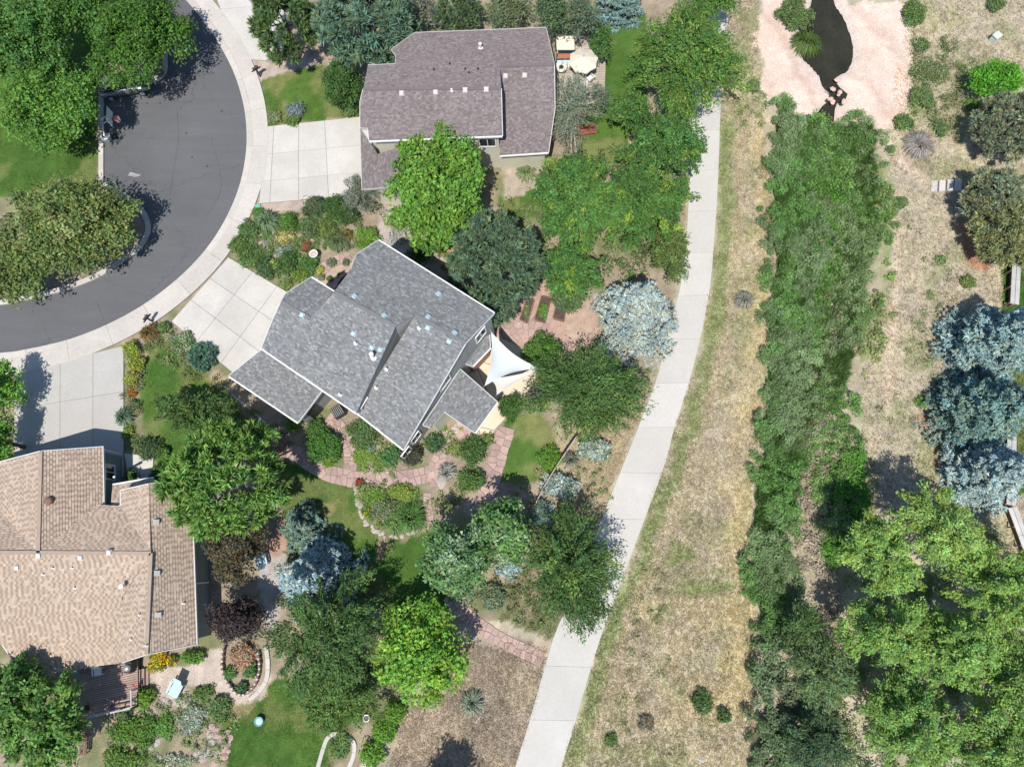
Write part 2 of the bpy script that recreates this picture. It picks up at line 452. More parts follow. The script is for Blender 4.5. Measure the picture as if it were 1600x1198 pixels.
# gravel and bare ground
CG = blend(CG, area([(380, 95), (450, 92), (500, 85), (502, 100), (450, 112), (408, 128), (398, 112)]), GRAV, 0.9)
CG = blend(CG, area([(403, 312), (480, 305), (500, 318), (470, 330), (408, 328)]), GRAV, 0.9)
CG = blend(CG, area([(400, 345), (470, 345), (500, 400), (470, 410), (405, 400)]), (0.46, 0.36, 0.27), 0.9)
CG = blend(CG, area([(590, 320), (650, 330), (700, 400), (690, 430), (590, 390)]), (0.40, 0.345, 0.315), 0.9)
CG = blend(CG, area([(690, 390), (730, 380), (730, 440), (690, 420)]), (0.46, 0.31, 0.17), 0.8)
CG = blend(CG, area([(500, 418), (560, 400), (565, 470), (490, 445)]), (0.47, 0.36, 0.28), 0.9)
CG = blend(CG, area([(770, 500), (840, 440), (930, 470), (935, 520), (905, 565), (870, 560), (790, 545)]), PINK, 0.95)
CG = blend(CG, area([(865, 480), (930, 470), (932, 520), (900, 560)]), (0.42, 0.32, 0.25), 0.7)
CG = blend(CG, area([(230, 1045), (300, 1040), (325, 1010), (345, 1010), (350, 1060), (385, 1085), (420, 1050), (410, 1090), (370, 1105), (335, 1075), (290, 1062), (300, 1090), (270, 1105), (245, 1085)]), (0.50, 0.42, 0.36), 0.95)
CG = blend(CG, area([(405, 860), (440, 850), (450, 900), (430, 1000), (405, 960)]), (0.40, 0.37, 0.35), 0.9)
CG = blend(CG, area([(420, 830), (450, 830), (445, 870), (415, 865)]), (0.38, 0.24, 0.18), 0.9)
CG = blend(CG, area([(195, 290), (232, 340), (225, 385), (130, 440), (20, 470), (60, 430)]), (0.31, 0.25, 0.215), 0.95)
CG = blend(CG, area([(790, 245), (850, 250), (840, 300), (790, 310)]), GRAV, 0.8)
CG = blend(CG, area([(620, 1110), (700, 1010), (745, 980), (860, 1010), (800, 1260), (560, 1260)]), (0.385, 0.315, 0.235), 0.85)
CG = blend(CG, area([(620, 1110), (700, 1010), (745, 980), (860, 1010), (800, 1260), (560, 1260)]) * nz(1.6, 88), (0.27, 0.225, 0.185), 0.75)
# rock basin
SAND = [(1186, -60), (1186, 60), (1190, 148), (1212, 158), (1262, 176), (1310, 184), (1352, 190), (1378, 206), (1388, 196), (1402, 182), (1420, 164), (1422, 70), (1412, 20), (1396, 8), (1330, 8), (1300, -60)]
SMASK = inpoly(jx + 2.4 * (fbm(GX, GY, 3.0, 191) - 0.5), jy + 2.4 * (fbm(GX, GY, 3.0, 192) - 0.5), P(*SAND)).astype(float)
grain = (fbm(GX, GY, 0.4, 91) - 0.5)[..., None]
CG = np.clip(CG * (1 + 0.55 * grain), 0, 1)
SCOL = np.zeros_like(CG); SCOL[:] = (0.61, 0.475, 0.395)
SCOL = blend(SCOL, nz(2.5, 92), (0.66, 0.54, 0.46), 0.8)
SCOL = blend(SCOL, np.clip(1.1 - linedist(GX, GY, POND + POND[:1]) / 0.7, 0, 1), (0.50, 0.43, 0.39), 0.7)
rip = np.sin((GX * 0.8 + GY * 0.45) * 1.7 + 5 * fbm(GX, GY, 3.0, 93))
SCOL = blend(SCOL, np.clip(rip * 3 - 2.0, 0, 1), (0.50, 0.36, 0.29), 0.6)
CG = CG * (1 - SMASK[..., None]) + SCOL * SMASK[..., None]
# terrain height: small lumps
GZ = TZ(GX, GY) + np.where(SMASK > 0, 0, 0.05 * (fbm(GX, GY, 1.0, 95) - 0.6))
GZ += SMASK * (0.10 * np.clip(rip, 0, 1) * np.clip((linedist(GX, GY, POND + POND[:1]) - 0.4), 0, 1))
nY, nX = GX.shape
me = bpy.data.meshes.new('ground')
me.vertices.add(nX * nY)
me.vertices.foreach_set('co', np.stack([GX, GY, GZ], -1).astype(np.float32).ravel())
idx = np.arange(nX * nY).reshape(nY, nX)
q = np.stack([idx[:-1, :-1], idx[:-1, 1:], idx[1:, 1:], idx[1:, :-1]], -1).reshape(-1, 4)
me.loops.add(q.size); me.polygons.add(len(q))
me.loops.foreach_set('vertex_index', q.ravel().astype(np.int32))
me.polygons.foreach_set('loop_start', np.arange(0, q.size, 4, dtype=np.int32))
me.polygons.foreach_set('loop_total', np.full(len(q), 4, np.int32))
me.polygons.foreach_set('use_smooth', np.ones(len(q), bool))
ca = me.color_attributes.new('col', 'FLOAT_COLOR', 'POINT')
cc = np.ones((nX * nY, 4), np.float32); cc[:, :3] = np.clip(CG, 0, 1).reshape(-1, 3)
ca.data.foreach_set('color', cc.ravel())
me.update(calc_edges=True)
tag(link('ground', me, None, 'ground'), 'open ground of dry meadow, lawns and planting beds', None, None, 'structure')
def ground_col(x, y):
    i = np.clip(((np.asarray(x) + 62) / 0.25).astype(int) + 5, 0, nX - 1)
    j = np.clip(((np.asarray(y) + 38) / 0.25).astype(int) + 5, 0, nY - 1)
    return CG[j, i]

# pond
pw = MB(); pw.prism(POND_W := [(x, y) for x, y in POND], -0.75, -0.45)
tag(pw.build('pond_water', 'water'), 'dark still pond in the pink rock basin', None, None, 'structure')

# ------------------------------------------------------------------ road, kerb, pavement
def offset_line(pts, dist):
    out = []
    for i, p in enumerate(pts):
        a = Vector(pts[max(i - 1, 0)]); b = Vector(pts[min(i + 1, len(pts) - 1)])
        t = (b - a).normalized(); n = Vector((-t.y, t.x))
        out.append((p[0] + n.x * dist, p[1] + n.y * dist))
    return out
def smooth_line(pts, n):
    """Catmull-Rom through points, n samples by length"""
    p = [Vector((*q, 0)) for q in pts]
    p = [p[0] * 2 - p[1]] + p + [p[-1] * 2 - p[-2]]
    out = []
    for i in range(1, len(p) - 2):
        for k in range(16):
            t = k / 16
            out.append(0.5 * ((2 * p[i]) + (p[i + 1] - p[i - 1]) * t + (2 * p[i - 1] - 5 * p[i] + 4 * p[i + 1] - p[i + 2]) * t * t + (3 * p[i] - p[i - 1] - 3 * p[i + 1] + p[i + 2]) * t ** 3))
    out.append(p[-2])
    L = [0]
    for a, b in zip(out[:-1], out[1:]): L.append(L[-1] + (b - a).length)
    res = []
    for s in np.linspace(0, L[-1], n):
        k = max(0, min(len(out) - 2, int(np.searchsorted(L, s)) - 1))
        t = (s - L[k]) / max(1e-6, L[k + 1] - L[k])
        q = out[k].lerp(out[k + 1], t); res.append((q.x, q.y))
    return res
OUTER = [(235, -70), (262, -30), (292, 2), (318, 33), (345, 73), (366, 114), (380, 158), (386, 200), (385, 242), (376, 288), (358, 334), (332, 378), (300, 416), (262, 450), (220, 480), (170, 507), (112, 530), (50, 545), (0, 552), (-120, 556), (-400, 556)]
INNER = [(165, 286), (200, 305), (226, 328), (236, 350), (234, 368), (222, 388), (196, 408), (155, 434), (104, 454), (48, 468), (0, 477), (-120, 480), (-400, 480)]
NORTH = [(163, 286), (163, 150), (172, 138), (225, 134), (250, 126), (262, 112), (262, 60), (225, -70)]
outer_w = smooth_line(P(*OUTER), 120)
inner_w = smooth_line(P(*INNER), 70)
north_w = P(*NORTH)
rd = MB(); rd.prism(outer_w + inner_w[::-1] + north_w, -0.2, 0.035)
road_o = rd.build('road', 'asphalt')
for ln_ in ([(276, 168), (279, 215), (272, 262), (266, 305)], [(225, 296), (252, 300), (270, 292)], [(150, 470), (163, 500)], [(330, 215), (346, 290), (322, 340)]):
    a_ = smooth_line(P(*ln_), 16); b2_ = offset_line(a_, 0.035); sm = MB(); sm.prism(a_ + b2_[::-1], 0.0, 0.0375); sm.build('tar_seam', mat('tar', (0.062, 0.063, 0.068), 0.7, (3, 0.2)), road_o)
st = MB(); st.prism([at2(208 + math.cos(a) * (9 + 3 * math.sin(3 * a + 1)), 273 + math.sin(a) * (3.2 + 1.2 * math.sin(2 * a)), 0.04) for a in [i * 0.349 for i in range(18)]], 0.0, 0.0385)
st.build('dust_stain', mat('road_dust', (0.30, 0.295, 0.285), 0.95, (1.5, 0.35), (9, 0.3)), road_o)
tag(road_o, 'dark asphalt street ending in a round turning circle', None, None, 'structure')

def strip_panels(parent, name, A, B, cuts, z0, z1, m, gap=0.03):
    """panels between two matched lines A and B, cut at the given index ranges"""
    for a, b in zip(cuts[:-1], cuts[1:]):
        pa = [Vector(p) for p in A[a:b + 1]]; pb = [Vector(p) for p in B[a:b + 1]]
        if len(pa) < 2: continue
        for q in (pa, pb):
            t0 = (q[1] - q[0]).normalized(); t1 = (q[-1] - q[-2]).normalized()
            q[0] = q[0] + t0 * gap / 2; q[-1] = q[-1] - t1 * gap / 2
        mb = MB(); mb.prism([tuple(p) for p in pa] + [tuple(p) for p in pb[::-1]], z0, z1)
        mb.build(name, m, parent)
N1 = 200
ow = smooth_line(P(*OUTER), N1)
e0 = offset_line(ow, -0.02); e1 = offset_line(ow, 0.50); e2 = offset_line(ow, 0.515); e3 = offset_line(ow, 1.85)
pav = empty('pavement'); tag(pav, 'pale concrete pavement with kerb curving round the turning circle', None, None, 'structure')
bed = MB(); bed.prism(e0 + e3[::-1], -0.2, 0.075); bed.build('joint_bed', 'joint', pav)
strip_panels(pav, 'kerb', e0, e1, list(range(0, N1, 9)) + [N1 - 1], 0.0, 0.105, 'kerb_concrete', 0.018)
strip_panels(pav, 'slab', e2, e3, list(range(0, N1, 9)) + [N1 - 1], 0.0, 0.125, 'kerb_concrete', 0.018)
ik = empty('kerb'); tag(ik, 'grey concrete kerb edging the planted island', None, None, 'structure')
i0 = inner_w; i1 = offset_line(inner_w, -0.42)
strip_panels(ik, 'kerb_stone', i0, i1, list(range(0, 70, 3)) + [69], -0.1, 0.15, 'kerb_concrete', 0.02)
nw = smooth_line(P((163, 288), (163, 240), (163, 200), (163, 150)), 20)
strip_panels(ik, 'kerb_stone', nw, offset_line(nw, 0.42), list(range(0, 20, 3)) + [19], -0.1, 0.16, 'kerb_concrete', 0.02)
nw = smooth_line(P((236, 131), (250, 126), (258, 119), (262, 110), (262, 80)), 12)
strip_panels(ik, 'kerb_stone', nw, offset_line(nw, 0.42), list(range(0, 12, 3)) + [11], -0.1, 0.16, 'kerb_concrete', 0.02)

def panel_grid(parent, corners, nu, nv, z1, m, gap=0.026, base=True, us=None, vs_=None, clipf=None):
    """corners px: A B C D, u along A->B, v along A->D"""
    A, B, C, D = [Vector(at2(*c, z1)) for c in corners]
    f = lambda u, v: (A * (1 - u) + B * u) * (1 - v) + (D * (1 - u) + C * u) * v
    if base:
        mb = MB(); mb.prism([tuple(p) for p in (A, B, C, D)], -0.2, z1 - 0.05); mb.build('joint_bed', 'joint', parent)
    us = us or [i / nu for i in range(nu + 1)]; vs_ = vs_ or [i / nv for i in range(nv + 1)]
    gu = gap / (B - A).length / 2; gv = gap / (D - A).length / 2
    for i in range(len(us) - 1):
        for j in range(len(vs_) - 1):
            a, b, c, e = us[i] + gu, us[i + 1] - gu, vs_[j] + gv, vs_[j + 1] - gv
            mb = MB(); mb.prism([tuple(f(u, v)) for u, v in ((a, c), (b, c), (b, e), (a, e))], -0.15, z1)
            mb.build('slab', m, parent)
dv = empty('driveway'); tag(dv, 'white concrete driveway leading to the grey roofed house', None, None, 'structure')
panel_grid(dv, [(357, 402), (268, 502), (385, 600), (472, 470)], 3, 3, 0.11, 'concrete')
dv = empty('driveway'); tag(dv, 'white concrete driveway beside the mauve roofed house', None, None, 'structure')
panel_grid(dv, [(414, 198), (405, 318), (610, 300), (590, 180)], 3, 4, 0.11, 'concrete', us=[0, 0.37, 0.72, 1], vs_=[0, 0.08, 0.30, 0.53, 1])
dv = empty('driveway'); tag(dv, 'grey concrete driveway in front of the tan roofed house', None, None, 'structure')
panel_grid(dv, [(22, 582), (193, 540), (193, 745), (22, 745)], 3, 3, 0.11, 'drive_grey', us=[0, 0.42, 0.72, 1], vs_=[0, 0.36, 1], base=True)
dv = empty('driveway'); tag(dv, 'pale concrete driveway cut by the top edge of the photo', None, None, 'structure')
panel_grid(dv, [(318, -60), (372, 92), (440, 96), (470, -80)], 3, 2, 0.11, 'concrete', us=[0, 0.5, 1], vs_=[0, 0.5, 1])
wk = empty('walkway'); tag(wk, 'grey concrete walk to the tan house door', None, None, 'structure')
panel_grid(wk, [(194, 708), (240, 712), (236, 775), (205, 775)], 2, 2, 0.09, 'concrete')

# ------------------------------------------------------------------ trail
TR = [(1150, -80), (1141, 0), (1131, 90), (1125, 185), (1123, 250), (1120, 310), (1116, 370), (1110, 440), (1099, 505), (1085, 565), (1074, 605), (1056, 660), (1038, 726), (1013, 795), (990, 856), (962, 930), (940, 990), (918, 1060), (898, 1130), (877, 1198), (850, 1300)]
TL = [(1106, -80), (1098, 0), (1088, 90), (1081, 185), (1079, 250), (1076, 310), (1072, 370), (1065, 435), (1052, 490), (1038, 545), (1025, 594), (1002, 655), (978, 715), (948, 790), (924, 852), (893, 930), (867, 990), (846, 1060), (826, 1130), (805, 1198), (778, 1300)]
NT = 81
tr_w = smooth_line(P(*TR), NT); tl_w = smooth_line(P(*TL), NT)
trail = empty('trail'); tag(trail, 'wide white concrete footpath running past the gardens', None, None, 'structure')
mb = MB(); mb.prism(tr_w + tl_w[::-1], -0.2, 0.03); mb.build('joint_bed', 'joint', trail)
strip_panels(trail, 'slab', tl_w, tr_w, list(range(0, NT, 4)), -0.1, 0.07, 'trail_concrete', 0.014)

# ------------------------------------------------------------------ flagstone paths: irregular stones cut by their neighbours
def clip_half(poly, a, n):
    out = []
    for i in range(len(poly)):
        p = poly[i]; q2 = poly[(i + 1) % len(poly)]
        dp = (p[0] - a[0]) * n[0] + (p[1] - a[1]) * n[1]; dq = (q2[0] - a[0]) * n[0] + (q2[1] - a[1]) * n[1]
        if dp <= 0: out.append(p)
        if (dp < 0 < dq) or (dq < 0 < dp):
            t = dp / (dp - dq); out.append((p[0] + (q2[0] - p[0]) * t, p[1] + (q2[1] - p[1]) * t))
    return out
def flagstones(name, label, line_px, width, size, z1, m, seed, wid2=None):
    rng = random.Random(seed)
    par = empty(name); tag(par, label, None, None, 'structure')
    n = 60
    c = smooth_line(P(*line_px), n)
    L = sum((Vector(c[i + 1]) - Vector(c[i])).length for i in range(n - 1))
    wf = lambda s: width + ((wid2 or width) - width) * s
    def pos(s, t):
        k = min(n - 2, int(s * (n - 1))); fr = s * (n - 1) - k
        a = Vector(c[k]); b = Vector(c[k + 1]); p = a.lerp(b, fr); tt = (b - a).normalized()
        return (p.x - tt.y * t, p.y + tt.x * t)
    mb = MB(); A = [pos(i / 40, wf(i / 40) / 2 * 0.98) for i in range(41)]; B = [pos(i / 40, -wf(i / 40) / 2 * 0.98) for i in range(41)]
    mb.prism(A + B[::-1], -0.1, z1 - 0.03); mb.build('joint_bed', 'stone_joint', par)
    # voronoi in (length, across) space
    rows = max(1, int(width / size)); cols = int(L / size)
    seeds = [((i + rng.uniform(0.15, 0.85)) * L / cols, ((j + rng.uniform(0.15, 0.85)) / rows - 0.5) * width) for i in range(cols) for j in range(rows)]
    for k, s in enumerate(seeds):
        wv = width / 2 * (1 + 0.06 * rng.uniform(-1, 1))
        poly = [(max(0, s[0] - 2.5 * size), -wv), (min(L, s[0] + 2.5 * size), -wv), (min(L, s[0] + 2.5 * size), wv), (max(0, s[0] - 2.5 * size), wv)]
        for k2, o in enumerate(seeds):
            if k2 == k or abs(o[0] - s[0]) > 3 * size: continue
            dx, dy = o[0] - s[0], o[1] - s[1]; ln = math.hypot(dx, dy)
            g = 0.020
            poly = clip_half(poly, (s[0] + dx / 2 - dx / ln * g, s[1] + dy / 2 - dy / ln * g), (dx / ln, dy / ln))
            if len(poly) < 3: break
        if len(poly) < 3: continue
        pts = [pos(min(1, max(0, a / L)), b * wf(a / L) / width) for a, b in poly]
        mb = MB(); mb.prism(pts, 0.0, z1 + rng.uniform(-0.012, 0.012)); mb.build('stone', m, par)
flagstones('garden_path', 'pink flagstone path curving across the garden of the grey roofed house', [(444, 700), (470, 712), (505, 735), (550, 748), (600, 750), (650, 745), (690, 735)], 1.25, 0.42, 0.06, 'flagstone', 3)
flagstones('garden_path', 'short pink flagstone path from the front door to the main garden path', [(512, 652), (532, 668), (544, 690), (548, 715), (546, 735)], 1.0, 0.36, 0.055, 'flagstone', 4)
flagstones('garden_path', 'pink flagstone path from the garden up to the grey house east corner', [(690, 755), (683, 735), (695, 710), (715, 685), (728, 665)], 1.5, 0.5, 0.065, 'flagstone', 5)
flagstones('garden_path', 'pink flagstone path between the cream terrace and the lawn', [(792, 668), (782, 700), (772, 735), (760, 775), (748, 800)], 1.3, 0.46, 0.06, 'flagstone', 6)
flagstones('garden_path', 'narrow pink flagstone path joining the white footpath', [(700, 930), (722, 955), (760, 985), (805, 1010), (848, 1030)], 1.0, 0.4, 0.055, 'flagstone', 7)
flagstones('garden_path', 'brown stone strip curving round the oval flower bed', [(668, 770), (668, 790), (672, 810), (660, 828)], 0.6, 0.42, 0.055, 'flagstone', 8)
flagstones('garden_path', 'pink paving beside the raised vegetable beds', [(778, 530), (800, 515), (830, 508), (858, 512)], 1.9, 0.5, 0.05, 'flagstone', 9)
flagstones('garden_path', 'pink stone path in front of the grey house porch beds', [(500, 425), (520, 410), (548, 402)], 0.9, 0.45, 0.05, 'flagstone', 10)
# ------------------------------------------------------------------ houses
def inset_poly(poly, ds):
    n = len(poly)
    ar = sum(poly[i][0] * poly[(i + 1) % n][1] - poly[(i + 1) % n][0] * poly[i][1] for i in range(n))
    sg = 1 if ar > 0 else -1
    L = []
    for i in range(n):
        a = Vector(poly[i]); b = Vector(poly[(i + 1) % n]); t = (b - a).normalized()
        nn = Vector((-t.y, t.x)) * sg
        L.append((a + nn * ds[i], t))
    out = []
    for i in range(n):
        (p, t), (q2, u) = L[i - 1], L[i]
        cr = t.x * u.y - t.y * u.x
        if abs(cr) < 0.15: out.append(tuple(q2)); continue
        s = ((q2.x - p.x) * u.y - (q2.y - p.y) * u.x) / cr
        r = p + t * s
        if (r - Vector(poly[i])).length > 2.5: r = q2
        out.append((r.x, r.y))
    return out

def shingles(parent, poly, pl, eave_dir, pal, seed, ex=0.17, wd=0.34, checker=None):
    n = pl[0]
    e = (eave_dir - n * eave_dir.dot(n)).normalized()
    u = n.cross(e).normalized()
    if u.z < 0: u = -u; 
    o = poly[0]
    P2 = [((p - o).dot(e), (p - o).dot(u)) for p in poly]
    tris = tessellate_polygon([[Vector((a, b, 0)) for a, b in P2]])
    rng = np.random.default_rng(seed)
    a0 = min(p[0] for p in P2); a1 = max(p[0] for p in P2); b0 = min(p[1] for p in P2); b1 = max(p[1] for p in P2)
    V = []; C = []
    pal = np.array(pal)
    rows = int((b1 - b0) / ex) + 1
    ctrs = []; 
    for r in range(rows):
        off = rng.uniform(0, wd) if checker is None else (r % 2) * wd * 0.5 + rng.uniform(-0.02, 0.02)
        k = 0; a = a0 - off - wd
        while a < a1:
            w = wd * (rng.uniform(0.55, 1.5) if checker is None else rng.uniform(0.92, 1.08))
            ctrs.append((a, a + w, b0 + r * ex, b0 + (r + 1) * ex, r, k)); a += w; k += 1
    arr = np.array(ctrs)
    corners_in = [inpoly(arr[:, i], arr[:, j], P2) for i, j in ((0, 2), (1, 2), (1, 3), (0, 3))]
    cnt = sum(c.astype(int) for c in corners_in)
    mids = inpoly((arr[:, 0] + arr[:, 1]) / 2, (arr[:, 2] + arr[:, 3]) / 2, P2)
    for t, c, md in zip(arr, cnt, mids):
        if c == 0 and not md: continue
        x0, x1, y0, y1, r, k = t
        if checker is None: col = pal[rng.integers(len(pal))] * rng.uniform(0.86, 1.14)
        else:
            col = pal[0] if (k % 2 == 0) else pal[1]
            if rng.random() < 0.16: col = pal[2]
            col = col * rng.uniform(0.9, 1.1)
        h0 = 0.030 + rng.uniform(0, 0.012)
        if c == 4: polys = [[(x0, y0), (x1, y0), (x1, y1), (x0, y1)]]
        else:
            polys = []
            for tr in tris:
                T = [P2[i] for i in tr]
                if (T[1][0] - T[0][0]) * (T[2][1] - T[0][1]) - (T[1][1] - T[0][1]) * (T[2][0] - T[0][0]) < 0: T = T[::-1]
                q = [(x0, y0), (x1, y0), (x1, y1), (x0, y1)]
                for i in range(3):
                    A = T[i]; B = T[(i + 1) % 3]; ln = math.hypot(B[0] - A[0], B[1] - A[1])
                    if ln < 1e-6: q = []; break
                    q = clip_half(q, A, ((B[1] - A[1]) / ln, -(B[0] - A[0]) / ln))
                    if len(q) < 3: break
                if len(q) >= 3: polys.append(q)
        for q in polys:
            pts = [o + e * a + u * b + n * (h0 + (0.008 - h0) * (b - y0) / ex) for a, b in q]
            for i in range(1, len(pts) - 1):
                V.append([pts[0], pts[i], pts[i + 1]]); C.append(col)
    V = np.array([[tuple(p) for p in t] for t in V]); C = np.array(C)
    o2 = quads_mesh('shingles', V, C, MATS['shingle'], parent, None, 3)
    o2['kind'] = 'stuff'
    return o2

def roof(house, planes, pal, wallm, seed, thick=0.14, **kw):
    """planes: list of (poly3d, plane, flags, overhang, eave dir, wall)"""
    for i, (poly, pl, flags, oh, ed, wl) in enumerate(planes):
        n = pl[0]
        zf = lambda x, y, n=n, pl=pl: (pl[1] - n.x * x - n.y * y) / n.z
        mb = MB(); mb.prism([(p.x, p.y) for p in poly], lambda x, y: zf(x, y) - thick, zf)
        base = 'roof_under_' + str(seed)
        mat(base, tuple(np.array(pal).mean(0) * 0.8), 0.95, (2, 0.1))
        rs = mb.build('roof_slope', base, house)
        shingles(rs, poly, pl, ed, pal, seed * 31 + i, **kw)
        k = len(poly)
        for j in range(k):
            a, b = poly[j], poly[(j + 1) % k]
            fl = flags[j]
            if fl in '-n': continue
            ctr = sum(poly, Vector()) / k
            t = (b - a); t.z = 0; t.normalize(); out = Vector((t.y, -t.x, 0))
            if out.dot((a + b) / 2 - ctr) < 0: out = -out
            mb = MB()
            if fl == 'g':
                mb.bar(a + out * 0.055 + Vector((0, 0, -0.05)), b + out * 0.055 + Vector((0, 0, -0.05)), 0.12, 0.13)
                mb.build('gutter', 'white_paint', house)
            elif fl == 'r':
                mb.bar(a + out * 0.02 + Vector((0, 0, -0.045)), b + out * 0.02 + Vector((0, 0, -0.045)), 0.06, 0.19)
                mb.build('rake_board', 'trim_' + str(seed), rs)
            elif fl == 'c':
                m = len(pal)
                mb.bar(a + Vector((0, 0, 0.02)), b + Vector((0, 0, 0.02)), 0.26, 0.05)
                mb.build('ridge_cap', base, rs)
        if wl:
            ds = [oh if f in 'grn' else -0.02 for f in flags]
            ip = inset_poly([(p.x, p.y) for p in poly], ds)
            mb = MB(); mb.prism(ip, -0.15, lambda x, y: zf(x, y) - thick - 0.01)
            mb.build('wall', wallm if wl is True else wl, house)

def vent(house, pl, px, py, m='grey_metal', s=0.30):
    p = onplane(pl, px, py); n = pl[0]
    q = n.to_track_quat('Z', 'Y').to_matrix()
    mb = MB(); mb.box(p + n * 0.05, s * 1.25, s * 1.25, 0.05, 0, q); mb.box(p + n * 0.13, s, s, 0.13, 0, q)
    mb.build('roof_vent', m, house)
def pipe(house, pl, px, py, h=0.45, r=0.06, m='white_paint'):
    p = onplane(pl, px, py)
    mb = MB(); mb.lathe(p - Vector((0, 0, 0.05)), [(r * 2.4, 0), (r * 2.2, 0.10), (r, 0.14), (r, h), (r * 1.5, h + 0.01), (r * 1.5, h + 0.07), (r * 0.3, h + 0.11)], 10)
    mb.build('vent_pipe', m, house)
def window(house, p0, p1, a, b, zc0, zc1, out=None):
    """window on the vertical wall through p0-p1; a, b: metres along from p0"""
    t = (p1 - p0); t.z = 0; t.normalize()
    n = Vector((t.y, -t.x, 0)) if out is None else out
    c = p0 + t * ((a + b) / 2) + n * 0.04; c.z = (zc0 + zc1) / 2
    w = b - a; h = zc1 - zc0; rz = math.atan2(t.y, t.x)
    win = empty('window', tuple(c)); win.parent = house; win.location = c - house.location
    fr = MB()
    for s in (-1, 1):
        fr.box(c + t * s * (w / 2), 0.09, 0.10, h + 0.09, rz); fr.box(c + Vector((0, 0, s * h / 2)), w - 0.092, 0.10, 0.09, rz)
    fr.box(c, 0.05, 0.07, h - 0.092, rz)
    fr.build('frame', 'white_paint', win)
    g = MB(); g.box(c - n * 0.01, w - 0.05, 0.03, h - 0.05, rz); g.build('pane', 'glass', win)

# ---- grey roofed house
GP = [(0.215, 0.222, 0.225), (0.19, 0.196, 0.20), (0.25, 0.257, 0.26), (0.205, 0.211, 0.213), (0.295, 0.302, 0.305), (0.17, 0.176, 0.18), (0.225, 0.231, 0.235)]
GP = [tuple(0.93 * v for v in c) for c in GP]
mat('vent_grey', (0.50, 0.49, 0.47), 0.6, (3, 0.08))
mat('trim_1', (0.50, 0.51, 0.51), 0.6, (2, 0.05))
mat('trim_2', (0.46, 0.42, 0.40), 0.6, (2, 0.05))
mat('trim_3', (0.62, 0.62, 0.60), 0.6, (2, 0.05))
gh = empty('grey_roofed_house', tuple(at(590, 560)))
tag(gh, 'grey shingled house at the centre, with a split-level roof and sage walls', 'house')
E1, E2 = at(591, 376, 6.0), at(772, 490, 6.0)
p1 = plane3(E1, E2, at(572, 484, 8.1))
R1a, R1b = onplane(p1, 522, 456), onplane(p1, 618, 510)
R2a, R2b = onplane(p1, 649, 492), onplane(p1, 728, 536)
p2 = plane3(R1a, R1b, at(480, 594, 5.3))
p4 = plane3(R2a, R2b, at(594, 676, 3.5))
K1, K2 = onplane(p2, 440, 471), onplane(p2, 484, 498)
p3 = plane3(K1, K2, at(503, 445, K1.z - 1.15))
p5 = plane3(at(409, 544, 3.5), at(503, 611, 3.5), at(412, 624, 2.75))
p6 = plane3(at(719, 577, 3.5), at(676, 638, 3.5), at(759, 652, 2.75))
p7 = plane3(at(757, 527, 3.1), at(726, 568, 3.1), at(752, 560, 2.75))
def pol(pl, *pts): return [onplane(pl, *p) if isinstance(p, tuple) else p for p in pts]
ed = E2 - E1; ed2 = (at(777, 628) - at(742, 675))
roof(gh, [
    (pol(p1, (591, 376), (772, 490), R2b, R2a, R1b, R1a, (549, 420), (557, 398)), p1, 'grc-c-rr', 0.18, ed, True),
    (pol(p2, R1a, R1b, (557, 645), (409, 544), (426, 501), (440, 471), (484, 498)), p2, '-ngrrc-', 0.14, ed, 'sage_wall'),
    (pol(p3, (486, 434), (521, 456), (484, 498), (440, 471), (447, 459)), p3, 'g--rr', 0.3, ed, True),
    (pol(p4, R2a, R2b, (631, 702), (556, 643)), p4, '-rg-', 0.16, ed, True),
    (pol(p5, (411, 545), (503, 611), (466, 660), (358, 587)), p5, '-rgr', 0.3, ed, True),
    (pol(p6, (719, 577), (777, 628), (742, 676), (694, 643), (672, 668), (661, 664)), p6, 'rgr-rr', 0.3, ed2, 'cream_wall'),
    (pol(p7, (748, 532), (765, 522), (766, 543), (738, 572), (724, 567)), p7, '-rgr-', 0.2, ed2, 'brick'),
], GP, 'sage_wall', 1, ex=0.13, wd=0.18)
for x, y, pl in ((554, 464, p1), (600, 494, p1), (669, 496, p1), (685, 460, p1), (710, 521, p1), (473, 492, p2)): vent(gh, pl, x, y, 'skylight', 0.27)
for x, y, pl in ((553, 521, p2), (582, 543, p2), (595, 546, p2), (669, 512, p4), (702, 533, p4)): vent(gh, pl, x, y, 'skylight', 0.26)
for x, y, pl in ((556, 537, p2), (655, 513, p4), (604, 577, p4), (588, 606, p4), (532, 617, p2)): pipe(gh, pl, x, y, 0.3)
pipe(gh, p2, 584, 558, 0.8, 0.11)
# step wall between the two roof levels, and its window
sw0, sw1 = R1b.copy(), onplane(p2, 557, 645)
t = (sw1 - sw0); t.z = 0; L = t.length; t.normalize()
nn = Vector((-t.y, t.x, 0));  nn = nn if nn.x > 0 else -nn
window(gh, sw0 - nn * 0.12, sw1 - nn * 0.12, L - 1.35, L - 0.45, sw1.z - 1.35, sw1.z - 0.5, nn)
# windows on the tall east wall
ea, eb = onplane(p4, 728, 536), onplane(p4, 631, 702)
t = (eb - ea); t.z = 0; L = t.length; t.normalize()
nn = Vector((-t.y, t.x, 0)); nn = nn if nn.x > 0 else -nn
w0, w1 = ea - nn * 0.17, eb - nn * 0.17
window(gh, w0, w1, 2.2, 3.4, 4.3, 5.6, nn); window(gh, w0, w1, 6.6, 7.5, 1.3, 2.6, nn); window(gh, w0, w1, 7.9, 8.8, 0.9, 2.2, nn)
ea2 = onplane(p1, 772, 490); w2 = ea2 - nn * 0.2; w3 = ea - nn * 0.2
window(gh, w2, w3, 1.0, 2.1, 4.0, 5.4, nn)
